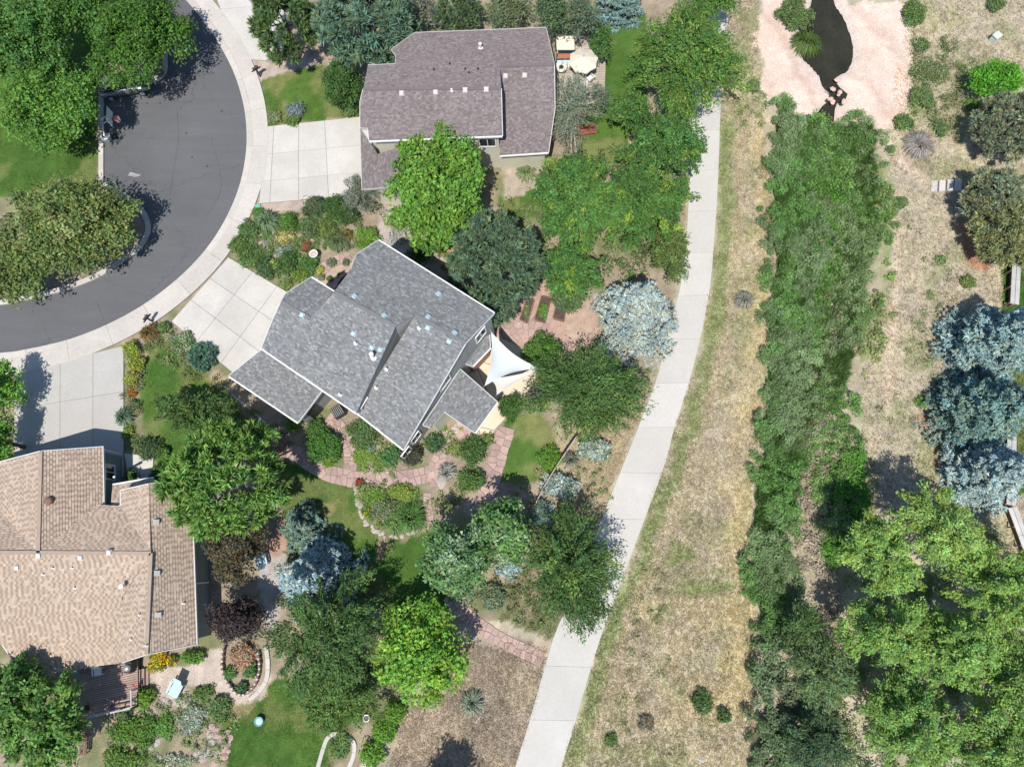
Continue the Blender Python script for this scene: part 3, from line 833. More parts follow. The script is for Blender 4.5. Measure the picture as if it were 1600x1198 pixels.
# porch door beside the low garage roof
da, db = onplane(p5, 503, 611), onplane(p5, 466, 660)
t = (db - da); t.z = 0; t.normalize(); nn = Vector((-t.y, t.x, 0)); nn = nn if nn.x > 0 else -nn
c = da + t * 1.6 - nn * 0.26; c.z = 1.1
mb = MB(); mb.box(c, 0.95, 0.09, 2.1, math.atan2(t.y, t.x)); dr = mb.build('door', 'dark_metal', gh)
# air conditioner
ac = at(531, 645)
mb = MB(); mb.box(ac + Vector((0, 0, 0.4)), 0.85, 0.85, 0.75, 0.55)
a = mb.build('air_conditioner', 'dark_metal', None, loc=tuple(ac)); tag(a, 'dark square air conditioner against the south wall of the grey house', 'air conditioner')
mb = MB()
for i in range(6): mb.box(ac + Vector((0, 0, 0.80)) + Matrix.Rotation(0.55, 3, 'Z') @ Vector((-0.35 + i * 0.14, 0, 0)), 0.04, 0.8, 0.03, 0.55)
mb.build('grille', 'grey_metal', a)

# ---- mauve roofed house
UP = [(0.20, 0.170, 0.170), (0.18, 0.152, 0.152), (0.22, 0.19, 0.188), (0.19, 0.162, 0.162), (0.165, 0.14, 0.14), (0.235, 0.205, 0.20)]
uh = empty('mauve_roofed_house', tuple(at(720, 190)))
tag(uh, 'house with a mauve-brown shingle roof and cream walls near the top', 'house')
u1 = plane3(at(648, 52, 4.9), at(853, 44, 4.9), at(720, 138, 7.0))
A1, A2 = onplane(u1, 568, 139), onplane(u1, 783, 138)
B1, B2 = onplane(u1, 781, 103), onplane(u1, 866, 101)
u2 = plane3(A1, A2, at(680, 216, 5.1))
u3 = plane3(B1, B2, at(820, 241, 2.9))
g1, g2 = at(622, 231, 4.1), at(628, 292, 4.1)
u4 = plane3(g1, g2, at(565, 260, 2.7)); u5 = plane3(g1, g2, at(690, 262, 2.7))
ed = at(785, 212) - at(577, 220)
roof(uh, [
    (pol(u1, (648, 52), (853, 44), (866, 101), B1, A2, A1, (575, 102), (618, 100), (619, 88), (612, 78)), u1, 'rrc-c-rrrr', 0.3, ed, True),
    (pol(u2, A1, A2, (785, 212), (577, 220), (575, 201), (563, 200), (563, 160)), u2, '-rgrrrr', 0.35, ed, True),
    (pol(u3, B1, B2, (867, 170), (857, 238), (781, 243)), u3, '-rrg-', 0.35, ed, True),
    (pol(u4, g1, g2, (566, 296), (563, 200), (577, 221), (590, 241)), u4, 'crrr--', 0.35, at(565, 294) - at(564, 200), True),
    (pol(u5, g1, g2, (690, 288), (690, 238)), u5, '-rr-', 0.35, at(690, 288) - at(690, 238), True),
], UP, 'cream_wall', 2, ex=0.13, wd=0.18)
for x, y in ((628, 146), (681, 144), (727, 141), (760, 140)): vent(uh, u2, x, y, 'trim_2', 0.30)
for x, y in ((790, 119), (820, 118)): vent(uh, u3, x, y, 'trim_2', 0.28)
for x, y in ((678, 110), (703, 101), (727, 109), (733, 115), (747, 109)): pipe(uh, u1, x, y, 0.18, 0.04, 'dark_metal')
pipe(uh, u1, 751, 76, 0.55, 0.09); pipe(uh, u2, 706, 142, 0.2, 0.05)
ea, eb = onplane(u2, 785, 212), onplane(u2, 577, 220)
nn = Vector((0, -1, 0)); w0 = ea + Vector((0, 0.36, 0)); w1 = eb + Vector((0, 0.36, 0))
window(uh, w0, w1, 0.6, 1.9, 3.3, 4.4, nn); window(uh, w0, w1, 8.3, 9.8, 4.1, 4.6, nn)

# ---- tan roofed house
BP = [(0.455, 0.36, 0.28), (0.335, 0.255, 0.195), (0.48, 0.385, 0.305)]
bh = empty('tan_roofed_house', tuple(at(180, 880)))
tag(bh, 'large house with a tan and brown checked shingle roof at lower left', 'house')
RZ, EZ = 5.0, 3.0
Wa, Wb = at(64, 705, RZ), at(60, 863, RZ)
Ma, Mb = at(60, 863, RZ), at(236, 864, RZ)
Ea, Eb = at(233, 756, RZ), at(229, 1022, RZ)
b1 = plane3(Wa, Wb, at(-60, 800, EZ - 0.2)); b2 = plane3(Wa, Wb, at(162, 745, EZ))
b3 = plane3(Ma, Mb, at(176, 793, EZ + 0.75)); b4 = plane3(Ea, Mb, at(189, 778, EZ + 0.75))
b5 = plane3(Ea, Eb, at(304, 900, EZ)); b6 = plane3(Ma, Mb, at(110, 1046, EZ - 0.4)); b7 = plane3(Mb, Eb, at(192, 985, EZ + 1.1))
V1 = onplane(b2, 163, 795); V2 = onplane(b4, 189, 790); V3 = onplane(b6, 191, 932); V4 = onplane(b6, 192, 1034)
Wx = at(-140, 863, RZ); dy = at(60, 900) - at(60, 800); dx = at(160, 1045) - at(40, 1058)
roof(bh, [
    (pol(b1, (-90, 745), Wa, Wb, (-20, 778)), b1, 'rc--', 0.3, dy, True),
    (pol(b3, Wx, Ma, (-22, 776), (-140, 790)), b3, 'c---', 0.3, dx, False),
    (pol(b2, Wa, (161, 698), V1, Wb), b2, 'rr--', 0.3, dy, True),
    (pol(b3, Ma, V1, V2, Mb), b3, '-r-c', 0.3, dx, True),
    (pol(b4, V2, (189, 766), Ea, Mb), b4, 'rr--', 0.3, dy, True),
    (pol(b5, Ea, (282, 752), (302, 826), (308, 1006), Eb, Mb), b5, 'rrrrc-', 0.35, dy, True),
    (pol(b6, Wx, Ma, Mb, V3, V4, (40, 1058), (4, 1006), (-140, 1020)), b6, '-----r--', 0.35, dx, 'blue_wall'),
    (pol(b7, Mb, Eb, V4, V3), b7, '-r--', 0.35, dy, True),
], BP, 'blue_wall', 3, ex=0.185, wd=0.19, checker=True)
pp = plane3(at(184, 754, 2.6), at(240, 746, 2.6), at(200, 785, 3.3))
roof(bh, [(pol(pp, (176, 758), (240, 747), (236, 800), (172, 806)), pp, 'g---', 0.5, dx, False)], BP, 'blue_wall', 3, ex=0.185, wd=0.19, checker=True)
vb = {'b6': b6, 'b5': b5, 'b7': b7}
for x, y, pl in ((28, 886, b6), (62, 867, b6), (127, 870, b6), (172, 862, b6), (245, 895, b5), (247, 960, b5), (244, 815, b5)): vent(bh, pl, x, y, 'vent_grey', 0.30)
for x, y, pl in ((69, 897, b6), (84, 887, b6), (114, 887, b6), (118, 918, b6), (206, 998, b7), (230, 1008, b7), (219, 960, b7), (288, 942, b5)): pipe(bh, pl, x, y, 0.2, 0.045)
pipe(bh, b7, 199, 915, 0.8, 0.11); 
p = onplane(b2, 77, 782)
mb = MB(); mb.lathe(p, [(0.30, -0.1), (0.30, 0.10), (0.26, 0.20), (0.15, 0.28), (0.02, 0.31)], 14); mb.build('turbine_vent', 'brown_wood', bh)
# garage side window, on the wall facing the porch
ga, gb = onplane(b2, 161, 698), V1
t = (gb - ga); t.z = 0; t.normalize(); nn = Vector((1, 0, 0))
window(bh, ga - nn * 0.32, gb - nn * 0.32, 1.2, 2.3, 1.15, 2.35, nn)
mb = MB(); mb.bar(at(178, 745, 0) , at(178, 745, 3.0), 0.14, 0.14); mb.build('porch_post', 'white_paint', bh)
mb = MB(); mb.bar(ga - nn * 0.22 + Vector((0, -0.15, -2.9)), ga - nn * 0.22 + Vector((0, -0.15, -0.3)), 0.1, 0.08); mb.build('downspout', 'white_paint', bh)
mb = MB(); q0 = at(333, 915, 0.1); q1 = at(305, 912, 3.0) - Vector((0.33, 0, 0.2)); mb.bar(q1, Vector((q1.x, q1.y, 0.2)), 0.09, 0.08); mb.build('downspout', 'white_paint', bh)
# ------------------------------------------------------------------ foliage
def unit(v): return v / (np.linalg.norm(v, axis=-1, keepdims=True) + 1e-9)
def leaf_quads(c, n, size, aspect, rng, axis=None, cup=0.0):
    """diamond leaves at c facing n; axis = preferred long direction"""
    k = len(c)
    r = rng.normal(size=(k, 3)) if axis is None else axis + 0.25 * rng.normal(size=(k, 3))
    t = unit(r - n * np.sum(r * n, 1, keepdims=True)); b = np.cross(n, t)
    s = np.asarray(size)[:, None] if np.ndim(size) else size
    L = t * s; Wd = b * s * aspect
    return np.stack([c + L * 1.05, c + Wd * 1.12 - L * 0.7, c - Wd * 1.12 - L * 0.7], 1)

def crown_dirs(rng, n, low=-0.35):
    z = rng.uniform(low, 1.0, n); a = rng.uniform(0, 2 * math.pi, n)
    r = np.sqrt(np.maximum(0, 1 - z * z))
    return np.stack([r * np.cos(a), r * np.sin(a), z], 1), a

def lobes(rng, a, amt):
    f = 1.0
    for k, w in ((2, 0.5), (3, 0.9), (5, 0.7), (8, 0.5)):
        f = f + amt * w * np.sin(k * a + rng.uniform(0, 6.28))
    return f

GAIN = 1.52
def leaf_colors(rng, clump_id, ncl, col, var, col2=None, p2=0.0):
    base = np.array(col) * GAIN
    if col2 is not None: col2 = np.array(col2) * GAIN
    cb = rng.normal(1.0, var, ncl); hue = rng.normal(0, var * 0.35, ncl)
    C = base[None, :] * cb[clump_id][:, None]
    C[:, 0] *= 1 + hue[clump_id]; C[:, 2] *= 1 - hue[clump_id]
    if col2 is not None:
        pick = rng.random(ncl) < p2
        m = pick[clump_id]; C[m] = np.array(col2) * cb[clump_id][m][:, None]
    C *= rng.normal(1, 0.22, len(C))[:, None]
    hj = rng.normal(0, 0.12, len(C)); C[:, 0] *= 1 + hj; C[:, 2] *= 1 - hj
    return np.clip(C, 0.004, 0.9)

def crown_broad(c, rx, ry, rz, rng, col, leaf=0.16, dens=1.0, clump=0.85, aspect=0.55, var=0.16, lob=0.09, low=-0.35, col2=None, p2=0.0, fill=(0.3, 1.0), feather=0.0, ):
    leaf = leaf * 0.80
    R = (rx + ry) / 2
    ncl = max(14, int(7.4 * (rx * ry) / clump ** 2))
    dirs, a = crown_dirs(rng, ncl, low)
    f = lobes(rng, a, lob) * rng.uniform(fill[0], fill[1], ncl) ** 0.5
    ex = np.array([max(rx - clump * 0.85, rx * .5), max(ry - clump * 0.85, ry * .5), rz - clump * 0.4])
    if R > 0.55:
        # several limbs, each carrying its own mass of leaves
        k = int(rng.integers(6, 9)) if R > 1.4 else int(rng.integers(4, 7)); sa = rng.uniform(0, 6.28) + np.arange(k) * 6.283 / k + rng.normal(0, 0.22, k)
        sr = rng.uniform(0.50, 0.66, k)
        sc = np.stack([np.cos(sa) * sr, np.sin(sa) * sr, rng.uniform(-0.30, 0.22, k)], 1)
        sc = np.concatenate([sc, [[rng.normal(0, .12), rng.normal(0, .12), 0.38]], [[rng.normal(0, .1), rng.normal(0, .1), 0.05]]])
        ss = np.concatenate([rng.uniform(0.32, 0.47, k), [0.52, 0.55]])
        w = ss ** 2; pick = rng.choice(k + 2, ncl, p=w / w.sum())
        cc = c + (sc[pick] + dirs * (ss[pick] * np.clip(f, 0.3, 1.05))[:, None]) * ex
        dirs = unit(cc - c)
    else:
        cc = c + dirs * ex * f[:, None]
    per = max(10, int(dens * 62 * (clump / 0.85) ** 2 * (0.16 / leaf) ** 1.6))
    cr = clump * rng.uniform(0.65, 1.25, ncl)
    ci = np.repeat(np.arange(ncl), per)
    dl = unit(rng.normal(size=(len(ci), 3)) + np.array([0, 0, 0.35]))
    rad = rng.random(len(ci)) ** 0.45
    off = dl * (cr[ci] * rad)[:, None] * np.array([1, 1, 0.72])
    axis = None
    if feather:
        rd = unit(dirs[ci] * np.array([1, 1, 0.15]) + 0.35 * rng.normal(size=(ncl, 3))[ci])
        tt = rng.uniform(-1, 1, len(ci))[:, None]
        off = off * np.array([0.55, 0.55, 0.6]) + rd * tt * (cr[ci] * feather)[:, None] + np.array([0, 0, -0.25]) * tt ** 2
        axis = rd
    p = cc[ci] + off
    n = unit(0.55 * dl + np.array([0, 0, 0.65]) + 0.55 * rng.normal(size=(len(ci), 3)))
    V = leaf_quads(p, n, leaf * rng.uniform(0.6, 1.3, len(ci)), aspect, rng, axis)
    return V, leaf_colors(rng, ci, ncl, col, var, col2, p2), cc

def crown_pine(c, rx, ry, rz, rng, col, tuft=0.42, dens=1.0, var=0.14, low=-0.3, col2=None, p2=0.0, lob=0.10):
    ncl = int(dens * 5.2 * rx * ry / tuft ** 2)
    dirs, a = crown_dirs(rng, ncl, low)
    # tufts gather on limbs
    nl = 60
    ld, la = crown_dirs(rng, nl, low)
    near = np.argmax(dirs @ ld.T, 1)
    dirs = unit(dirs * 0.8 + ld[near] * 0.35)
    lf = rng.uniform(0.80, 1.06, nl)
    f = lf[near] * rng.uniform(0.45, 1.0, ncl) ** 0.45
    cc = c + dirs * np.array([rx, ry, rz]) * f[:, None]
    per = 38
    ci = np.repeat(np.arange(ncl), per)
    dl = unit(rng.normal(size=(len(ci), 3)) * 0.8 + dirs[ci] * 0.5 + np.array([0, 0, 0.45]))
    s = tuft * rng.uniform(0.5, 0.85, len(ci))
    p = cc[ci] + dl * s[:, None]
    n = unit(np.cross(dl, rng.normal(size=(len(ci), 3))))
    V = leaf_quads(p, n, s, 0.24, rng, dl)
    return V, leaf_colors(rng, ci, ncl, col, var, col2, p2), cc

def crown_spruce(base, r, h, rng, col, var=0.13, tiers=None, col2=None, p2=0.0, dens=1.0):
    tiers = tiers or int(h / 0.40)
    P_ = []; D_ = []; I_ = []; k = 0; S_ = []
    for ti in range(tiers):
        f = (ti + 0.5) / tiers
        z = 0.25 + (h - 0.3) * f
        rt = r * (1 - f) ** 0.85 * rng.uniform(0.93, 1.05)
        nb = max(4, int(10 * (1 - f) ** 0.6 + 3))
        a0 = rng.uniform(0, 6.28)
        for b in range(nb):
            a = a0 + 6.283 * (b + rng.uniform(-0.3, 0.3)) / nb
            L = rt * rng.uniform(0.62, 1.16)
            ns = max(2, int(L / 0.34 * dens))
            for q_ in range(ns):
                t = (q_ + 0.7) / ns
                if t < 0.25 and ti < tiers * 0.7: continue
                w = 0.22 * L * (1 - abs(t - 0.55)) * 0.9
                for side in ((-1, 0, 1) if L > 0.7 else (0,)):
                    aa = a; rr = L * t; sx = side * w * rng.uniform(0.6, 1.0)
                    zz = z - 0.28 * L * t + 0.16 * L * t * t + (0 if side == 0 else -0.06) + rng.uniform(-0.05, 0.05)
                    P_.append((math.cos(aa) * rr - math.sin(aa) * sx, math.sin(aa) * rr + math.cos(aa) * sx, zz))
                    ad = aa + side * 0.6
                    D_.append((math.cos(ad), math.sin(ad), 0.12)); I_.append(k)
            k += 1
    P_ = np.array(P_) + np.array(base); D_ = np.array(D_); I_ = np.array(I_)
    per = 20
    ci = np.repeat(np.arange(len(P_)), per)
    dl = unit(D_[ci] + 0.65 * rng.normal(size=(len(ci), 3)) + np.array([0, 0, 0.3]))
    s = 0.15 * rng.uniform(0.6, 1.2, len(ci))
    p = P_[ci] + dl * s[:, None] * 0.6 + rng.normal(0, 0.06, (len(ci), 3))
    n = unit(np.array([0, 0, 1.0]) + 0.7 * rng.normal(size=(len(ci), 3)))
    V = leaf_quads(p, n, s, 0.34, rng, dl)
    return V, leaf_colors(rng, I_[ci], k, col, var, col2, p2), P_[::17]

def make_trunk(root, base, cc, top, r0, rng, m='bark', limbs=9, name='trunk'):
    mb = MB()
    b = Vector(base); tp = Vector(top)
    mid = b.lerp(tp, 0.5) + Vector((rng.uniform(-0.2, 0.2), rng.uniform(-0.2, 0.2), 0))
    mb.tube([b - Vector((0, 0, 0.2)), b + Vector((0, 0, 0.3)), mid, tp], [r0 * 1.35, r0, r0 * 0.7, r0 * 0.2], 8)
    if len(cc):
        for i in rng.choice(len(cc), min(limbs, len(cc)), replace=False):
            e = Vector(cc[i]); f = rng.uniform(0.3, 0.75)
            s = b.lerp(tp, f)
            m1 = s.lerp(e, 0.5) + Vector((0, 0, 0.12 * (e - s).length))
            mb.tube([s, m1, e + (e - m1) * 0.15], [r0 * 0.38, r0 * 0.24, r0 * 0.07], 5)
    mb.build(name, m, root)

TREES = []
def tree(name, label, kind, px, py, rpx, rpy, zmid, rz, col, seed, cat='tree', group=None, trunk='bark', limbs=9, **kw):
    """px, py: where the middle of the crown shows in the photo; zmid its height; rpx, rpy its half size in photo pixels"""
    rng = np.random.default_rng(seed)
    g = mpp(px, py, zmid)
    c = at(px, py, zmid)
    kf = 1.17 if kind == 'broad' and rpx * g > 1.4 else 1.05
    rx, ry = rpx * g * kf, rpy * g * kf
    base = (c.x, c.y, tz(c.x, c.y))
    root = empty(name, base); tag(root, label, cat, group)
    c = np.array(c)
    if kind == 'pine': V, C, cc = crown_pine(c, rx, ry, rz, rng, col, **kw); m = 'needle'
    elif kind == 'spruce':
        h = zmid * 2 if rz is None else rz
        V, C, cc = crown_spruce(base, (rx + ry) / 2, h, rng, col, **kw); m = 'needle'
    else: V, C, cc = crown_broad(c, rx, ry, rz, rng, col, **kw); m = 'leaf'
    quads_mesh('crown', V, C, MATS[m], root, None, V.shape[1])
    top = (c[0], c[1], c[2] + (rz or 1) * 0.55) if kind != 'spruce' else (base[0], base[1], base[2] + (rz or zmid * 2) * 0.93)
    make_trunk(root, base, cc, top, 0.045 * (rx + ry) / 2 + 0.07, rng, trunk, limbs if kind != 'spruce' else 0)
    TREES.append((name, len(V)))
    return root

G_ASH = (0.085, 0.185, 0.032); G_DK = (0.048, 0.105, 0.026); G_MID = (0.070, 0.150, 0.030); G_BR = (0.110, 0.240, 0.034)
G_LIME = (0.165, 0.285, 0.038); G_OLV = (0.115, 0.160, 0.045); G_PINE = (0.075, 0.145, 0.048); G_BPINE = (0.070, 0.125, 0.072)
G_BLUE = (0.23, 0.30, 0.295); G_JUN = (0.125, 0.150, 0.075); G_SIL = (0.27, 0.32, 0.29); G_COT = (0.170, 0.275, 0.066)
# top left
tree('ash_tree', 'light green tree above the left lawn, lowest in the top left corner', 'broad', 78, 166, 78, 70, 4.2, 3.2, G_ASH, 101, leaf=0.17, clump=0.8)
tree('ash_tree', 'green tree filling the top left corner of the photo', 'broad', 40, 55, 95, 85, 4.6, 3.4, (0.070, 0.155, 0.034), 102, leaf=0.17, clump=0.85)
tree('maple_tree', 'dense dark green tree overhanging the parked car and turning circle', 'broad', 210, 62, 84, 78, 4.4, 3.2, (0.060, 0.135, 0.022), 103, leaf=0.16, clump=0.85)
tree('maple_tree', 'dark green tree behind the other two in the top left corner', 'broad', 135, 5, 75, 60, 5.0, 3.2, (0.055, 0.125, 0.024), 104, leaf=0.17)
# island
tree('linden_tree', 'large olive green tree covering most of the kerbed island', 'broad', 100, 352, 102, 84, 3.4, 2.6, G_OLV, 105, leaf=0.17, clump=0.75, var=0.2, col2=(0.165, 0.195, 0.075), p2=0.25)
tree('linden_tree', 'small olive tree at the rounded tip of the island, right of the large one', 'broad', 184, 348, 30, 42, 2.3, 1.7, (0.12, 0.16, 0.045), 106, leaf=0.15, clump=0.55, var=0.2)
tree('linden_tree', 'olive tree at the left photo edge above the road', 'broad', 22, 432, 58, 44, 2.8, 2.0, (0.105, 0.145, 0.042), 107, leaf=0.17, clump=0.7, var=0.2)
# hedge by the left driveway
tree('hedge_tree', 'upper bright green hedge tree at the left edge of the grey driveway', 'broad', 0, 612, 30, 52, 2.8, 2.2, G_BR, 108, leaf=0.15, clump=0.6)
tree('hedge_tree', 'lower bright green hedge tree at the left edge, touching the tan roof', 'broad', -2, 690, 30, 46, 2.8, 2.2, (0.10, 0.22, 0.034), 109, leaf=0.15, clump=0.6)
# bottom left
tree('ash_tree', 'green tree beside the wooden deck in the bottom left corner', 'broad', 76, 1128, 70, 80, 4.0, 3.0, (0.095, 0.19, 0.042), 110, leaf=0.18, clump=0.8, feather=0.5)
tree('ash_tree', 'green tree overlapping the lower left edge of the tan roof', 'broad', 18, 1086, 54, 66, 4.2, 2.8, (0.080, 0.165, 0.038), 111, leaf=0.18, clump=0.8, feather=0.5)
# lower left gardens
tree('pine_tree', 'bright green pine with pale bare twigs beside the tan roof', 'pine', 356, 748, 88, 86, 4.6, 3.6, (0.115, 0.215, 0.050), 112, tuft=0.40, trunk='pale_bark', limbs=22, col2=(0.15, 0.25, 0.06), p2=0.3)
tree('crabapple_tree', 'thin dark green tree on the lawn between the two driveways', 'broad', 300, 640, 68, 42, 2.8, 1.9, (0.065, 0.115, 0.032), 113, leaf=0.13, clump=0.6, dens=0.6, fill=(0.15, 1.0), feather=0.6)
tree('plum_tree', 'brown purple leaved tree between the tan house and the blue spruce', 'broad', 370, 862, 42, 52, 2.9, 2.1, (0.075, 0.068, 0.040), 114, leaf=0.13, dens=1.4, clump=0.6, var=0.25)
tree('plum_tree', 'almost black purple tree at the lower right corner of the tan house', 'broad', 368, 968, 50, 36, 2.6, 1.8, (0.042, 0.032, 0.031), 115, leaf=0.13, dens=1.4, clump=0.6, var=0.2)
tree('juniper_tree', 'small blue-green juniper left of the shaded lawn', 'spruce', 468, 822, 36, 40, 1.8, 3.8, (0.115, 0.175, 0.135), 116)
tree('blue_spruce', 'pale blue spruce above the big feathery tree at lower left centre', 'spruce', 488, 905, 74, 66, 3.0, 7.6, G_BLUE, 117)
tree('elm_tree', 'large dark feathery tree between the blue spruce and the lime green tree', 'broad', 515, 988, 88, 92, 4.4, 3.4, (0.066, 0.125, 0.036), 118, leaf=0.14, clump=0.75, feather=1.1, aspect=0.4, limbs=14, trunk='pale_bark', dens=0.95)
tree('elm_tree', 'light green tree spilling over the bottom lawn', 'broad', 530, 1095, 72, 46, 2.6, 1.8, (0.085, 0.15, 0.038), 119, leaf=0.14, clump=0.65, feather=0.9, aspect=0.4, fill=(0.2, 1))
tree('maple_tree', 'lime green maple next to the dry ground at bottom centre', 'broad', 655, 1020, 80, 82, 3.6, 2.7, G_LIME, 120, leaf=0.17, clump=0.68, col2=(0.11, 0.24, 0.035), p2=0.5, limbs=14)
# garden of the grey house
tree('aspen_tree', 'green aspen left of the pair below the flagstone paths', 'broad', 712, 868, 58, 66, 3.9, 3.0, (0.10, 0.19, 0.065), 121, leaf=0.17, clump=0.6, col2=(0.20, 0.28, 0.16), p2=0.28, dens=0.9, fill=(0.3, 1), trunk='pale_bark')
tree('aspen_tree', 'green aspen right of the pair, beside the silver shrubs', 'broad', 785, 830, 50, 56, 3.9, 3.0, (0.095, 0.19, 0.055), 122, leaf=0.17, clump=0.6, col2=(0.19, 0.27, 0.15), p2=0.25, dens=0.9, fill=(0.3, 1), trunk='pale_bark')
tree('elm_tree', 'dark feathery tree overhanging the footpath in the lower middle', 'broad', 890, 885, 84, 96, 3.6, 2.7, (0.058, 0.115, 0.032), 123, leaf=0.14, clump=0.8, feather=1.2, aspect=0.36, col2=(0.12, 0.185, 0.04), p2=0.12, lob=0.12)
tree('elm_tree', 'broad feathery green tree between the shade sail and the footpath', 'broad', 922, 612, 98, 74, 3.5, 2.5, (0.070, 0.130, 0.036), 124, leaf=0.14, clump=0.8, feather=1.2, aspect=0.36, col2=(0.12, 0.185, 0.04), p2=0.15, lob=0.10)
tree('blue_spruce', 'silvery blue spruce beside the white footpath, right of the pink garden', 'spruce', 996, 492, 66, 74, 2.6, 8.4, (0.25, 0.295, 0.27), 125)
tree('pine_tree', 'dense dark green conifer at the northeast corner of the grey roof', 'pine', 772, 420, 70, 84, 3.6, 3.6, (0.070, 0.115, 0.068), 126, tuft=0.36, dens=1.25, col2=(0.09, 0.14, 0.075), p2=0.3)
tree('locust_tree', 'green locust in the middle of the grove, above the vegetable beds', 'broad', 905, 318, 84, 78, 3.8, 2.6, (0.068, 0.150, 0.034), 127, leaf=0.14, clump=0.75, feather=0.5, col2=(0.14, 0.215, 0.035), p2=0.08)
tree('locust_tree', 'green locust at the top of the grove beside the footpath', 'broad', 1035, 225, 74, 62, 3.8, 2.6, (0.060, 0.135, 0.032), 128, leaf=0.14, clump=0.75, feather=0.5, col2=(0.13, 0.20, 0.035), p2=0.10)
tree('locust_tree', 'green locust at the right of the grove, shading the footpath', 'broad', 1000, 320, 80, 66, 3.4, 2.4, (0.064, 0.140, 0.032), 129, leaf=0.14, clump=0.75, feather=0.5, col2=(0.14, 0.215, 0.035), p2=0.12)
tree('locust_tree', 'lowest green locust of the grove, next to the dark conifer', 'broad', 890, 420, 56, 52, 3.0, 2.1, (0.066, 0.145, 0.034), 130, leaf=0.14, clump=0.7, feather=0.5, col2=(0.15, 0.225, 0.035), p2=0.12)
tree('hawthorn_tree', 'olive green bushy tree between the silvery spruce and the grove', 'broad', 1046, 378, 36, 62, 2.0, 1.5, (0.088, 0.130, 0.036), 131, leaf=0.13, clump=0.55, feather=0.8)
tree('cottonwood_tree', 'bright green tree in front of the mauve roof', 'broad', 680, 278, 84, 114, 4.6, 3.6, (0.105, 0.215, 0.034), 132, leaf=0.19, clump=0.75, aspect=0.7, limbs=16, trunk='pale_bark', lob=0.12)
tree('elm_tree', 'large green tree over the footpath at the top, left of the rock basin', 'broad', 1072, 95, 84, 108, 4.2, 3.2, (0.080, 0.160, 0.034), 133, leaf=0.15, clump=0.8, feather=1.0, aspect=0.4, col2=(0.13, 0.20, 0.04), p2=0.15, limbs=16)
tree('elm_tree', 'small green tree between the footpath elm and the back lawn', 'broad', 985, 175, 36, 40, 2.6, 1.8, (0.070, 0.145, 0.034), 134, leaf=0.14, clump=0.6, feather=0.8)
tree('elm_tree', 'green tree covering the footpath at the very top edge', 'broad', 1112, -6, 42, 48, 3.8, 2.6, (0.078, 0.158, 0.036), 176, leaf=0.15, clump=0.8, feather=1.0, aspect=0.4)
# top
tree('pine_tree', 'green pine beside the driveway at the top', 'pine', 446, 42, 48, 56, 3.6, 3.2, (0.070, 0.115, 0.040), 135, tuft=0.40)
tree('pine_tree', 'large blue-green pine left of the mauve roof', 'pine', 574, 42, 76, 64, 4.4, 3.6, (0.090, 0.150, 0.095), 136, tuft=0.46, dens=1.15)
tree('juniper_tree', 'round dark green juniper above the mauve roof', 'pine', 716, 22, 36, 28, 2.6, 1.8, (0.075, 0.115, 0.055), 137, tuft=0.30)
tree('olive_tree', 'thin grey green tree at the top, left of the round juniper', 'broad', 660, 14, 26, 30, 2.6, 2.0, (0.15, 0.165, 0.12), 138, leaf=0.11, clump=0.5, dens=0.5, fill=(0.1, 1), trunk='pale_bark')
tree('olive_tree', 'grey green tree at the top, right of the round juniper', 'broad', 796, 16, 42, 34, 2.6, 2.0, (0.115, 0.145, 0.075), 139, leaf=0.12, clump=0.55, dens=0.7, fill=(0.2, 1))
tree('aspen_tree', 'thin aspen with a pale trunk behind the mauve house', 'broad', 862, 16, 34, 42, 4.0, 2.8, (0.075, 0.125, 0.055), 140, leaf=0.12, clump=0.55, dens=0.65, fill=(0.1, 1), trunk='pale_bark')
tree('aspen_tree', 'thin grey green aspen above the parasols', 'broad', 908, 28, 32, 36, 3.8, 2.6, (0.095, 0.135, 0.08), 141, leaf=0.12, clump=0.55, dens=0.65, fill=(0.1, 1), trunk='pale_bark')
tree('lilac_tree', 'bushy green shrub tree right of the parasols', 'broad', 938, 68, 22, 40, 1.9, 1.5, (0.060, 0.125, 0.032), 142, leaf=0.12, clump=0.5)
tree('blue_spruce', 'blue spruce cut by the top edge of the photo', 'spruce', 968, -12, 44, 42, 2.2, 6.0, (0.13, 0.20, 0.185), 143)
tree('birch_tree', 'silvery weeping tree right of the mauve roof', 'broad', 892, 172, 44, 68, 3.4, 2.6, (0.165, 0.195, 0.135), 144, leaf=0.12, clump=0.6, feather=1.3, aspect=0.26, dens=0.6, fill=(0.1, 1), trunk='pale_bark', limbs=20)
tree('birch_tree', 'small silvery tree at the right end of the deck', 'broad', 936, 150, 24, 34, 2.6, 1.8, (0.13, 0.165, 0.11), 145, leaf=0.11, clump=0.5, feather=1.0, aspect=0.26, dens=0.6, fill=(0.1, 1), trunk='pale_bark')
tree('chokecherry_tree', 'dark green bushy tree between the front lawn and the mauve roof', 'broad', 534, 130, 34, 46, 2.2, 1.7, (0.052, 0.105, 0.028), 146, leaf=0.13, clump=0.55)
tree('russian_olive_tree', 'silver grey bushy tree at the corner of the mauve house driveway', 'broad', 560, 304, 30, 34, 2.0, 1.5, (0.145, 0.170, 0.125), 147, leaf=0.12, clump=0.5, feather=0.7, aspect=0.3)
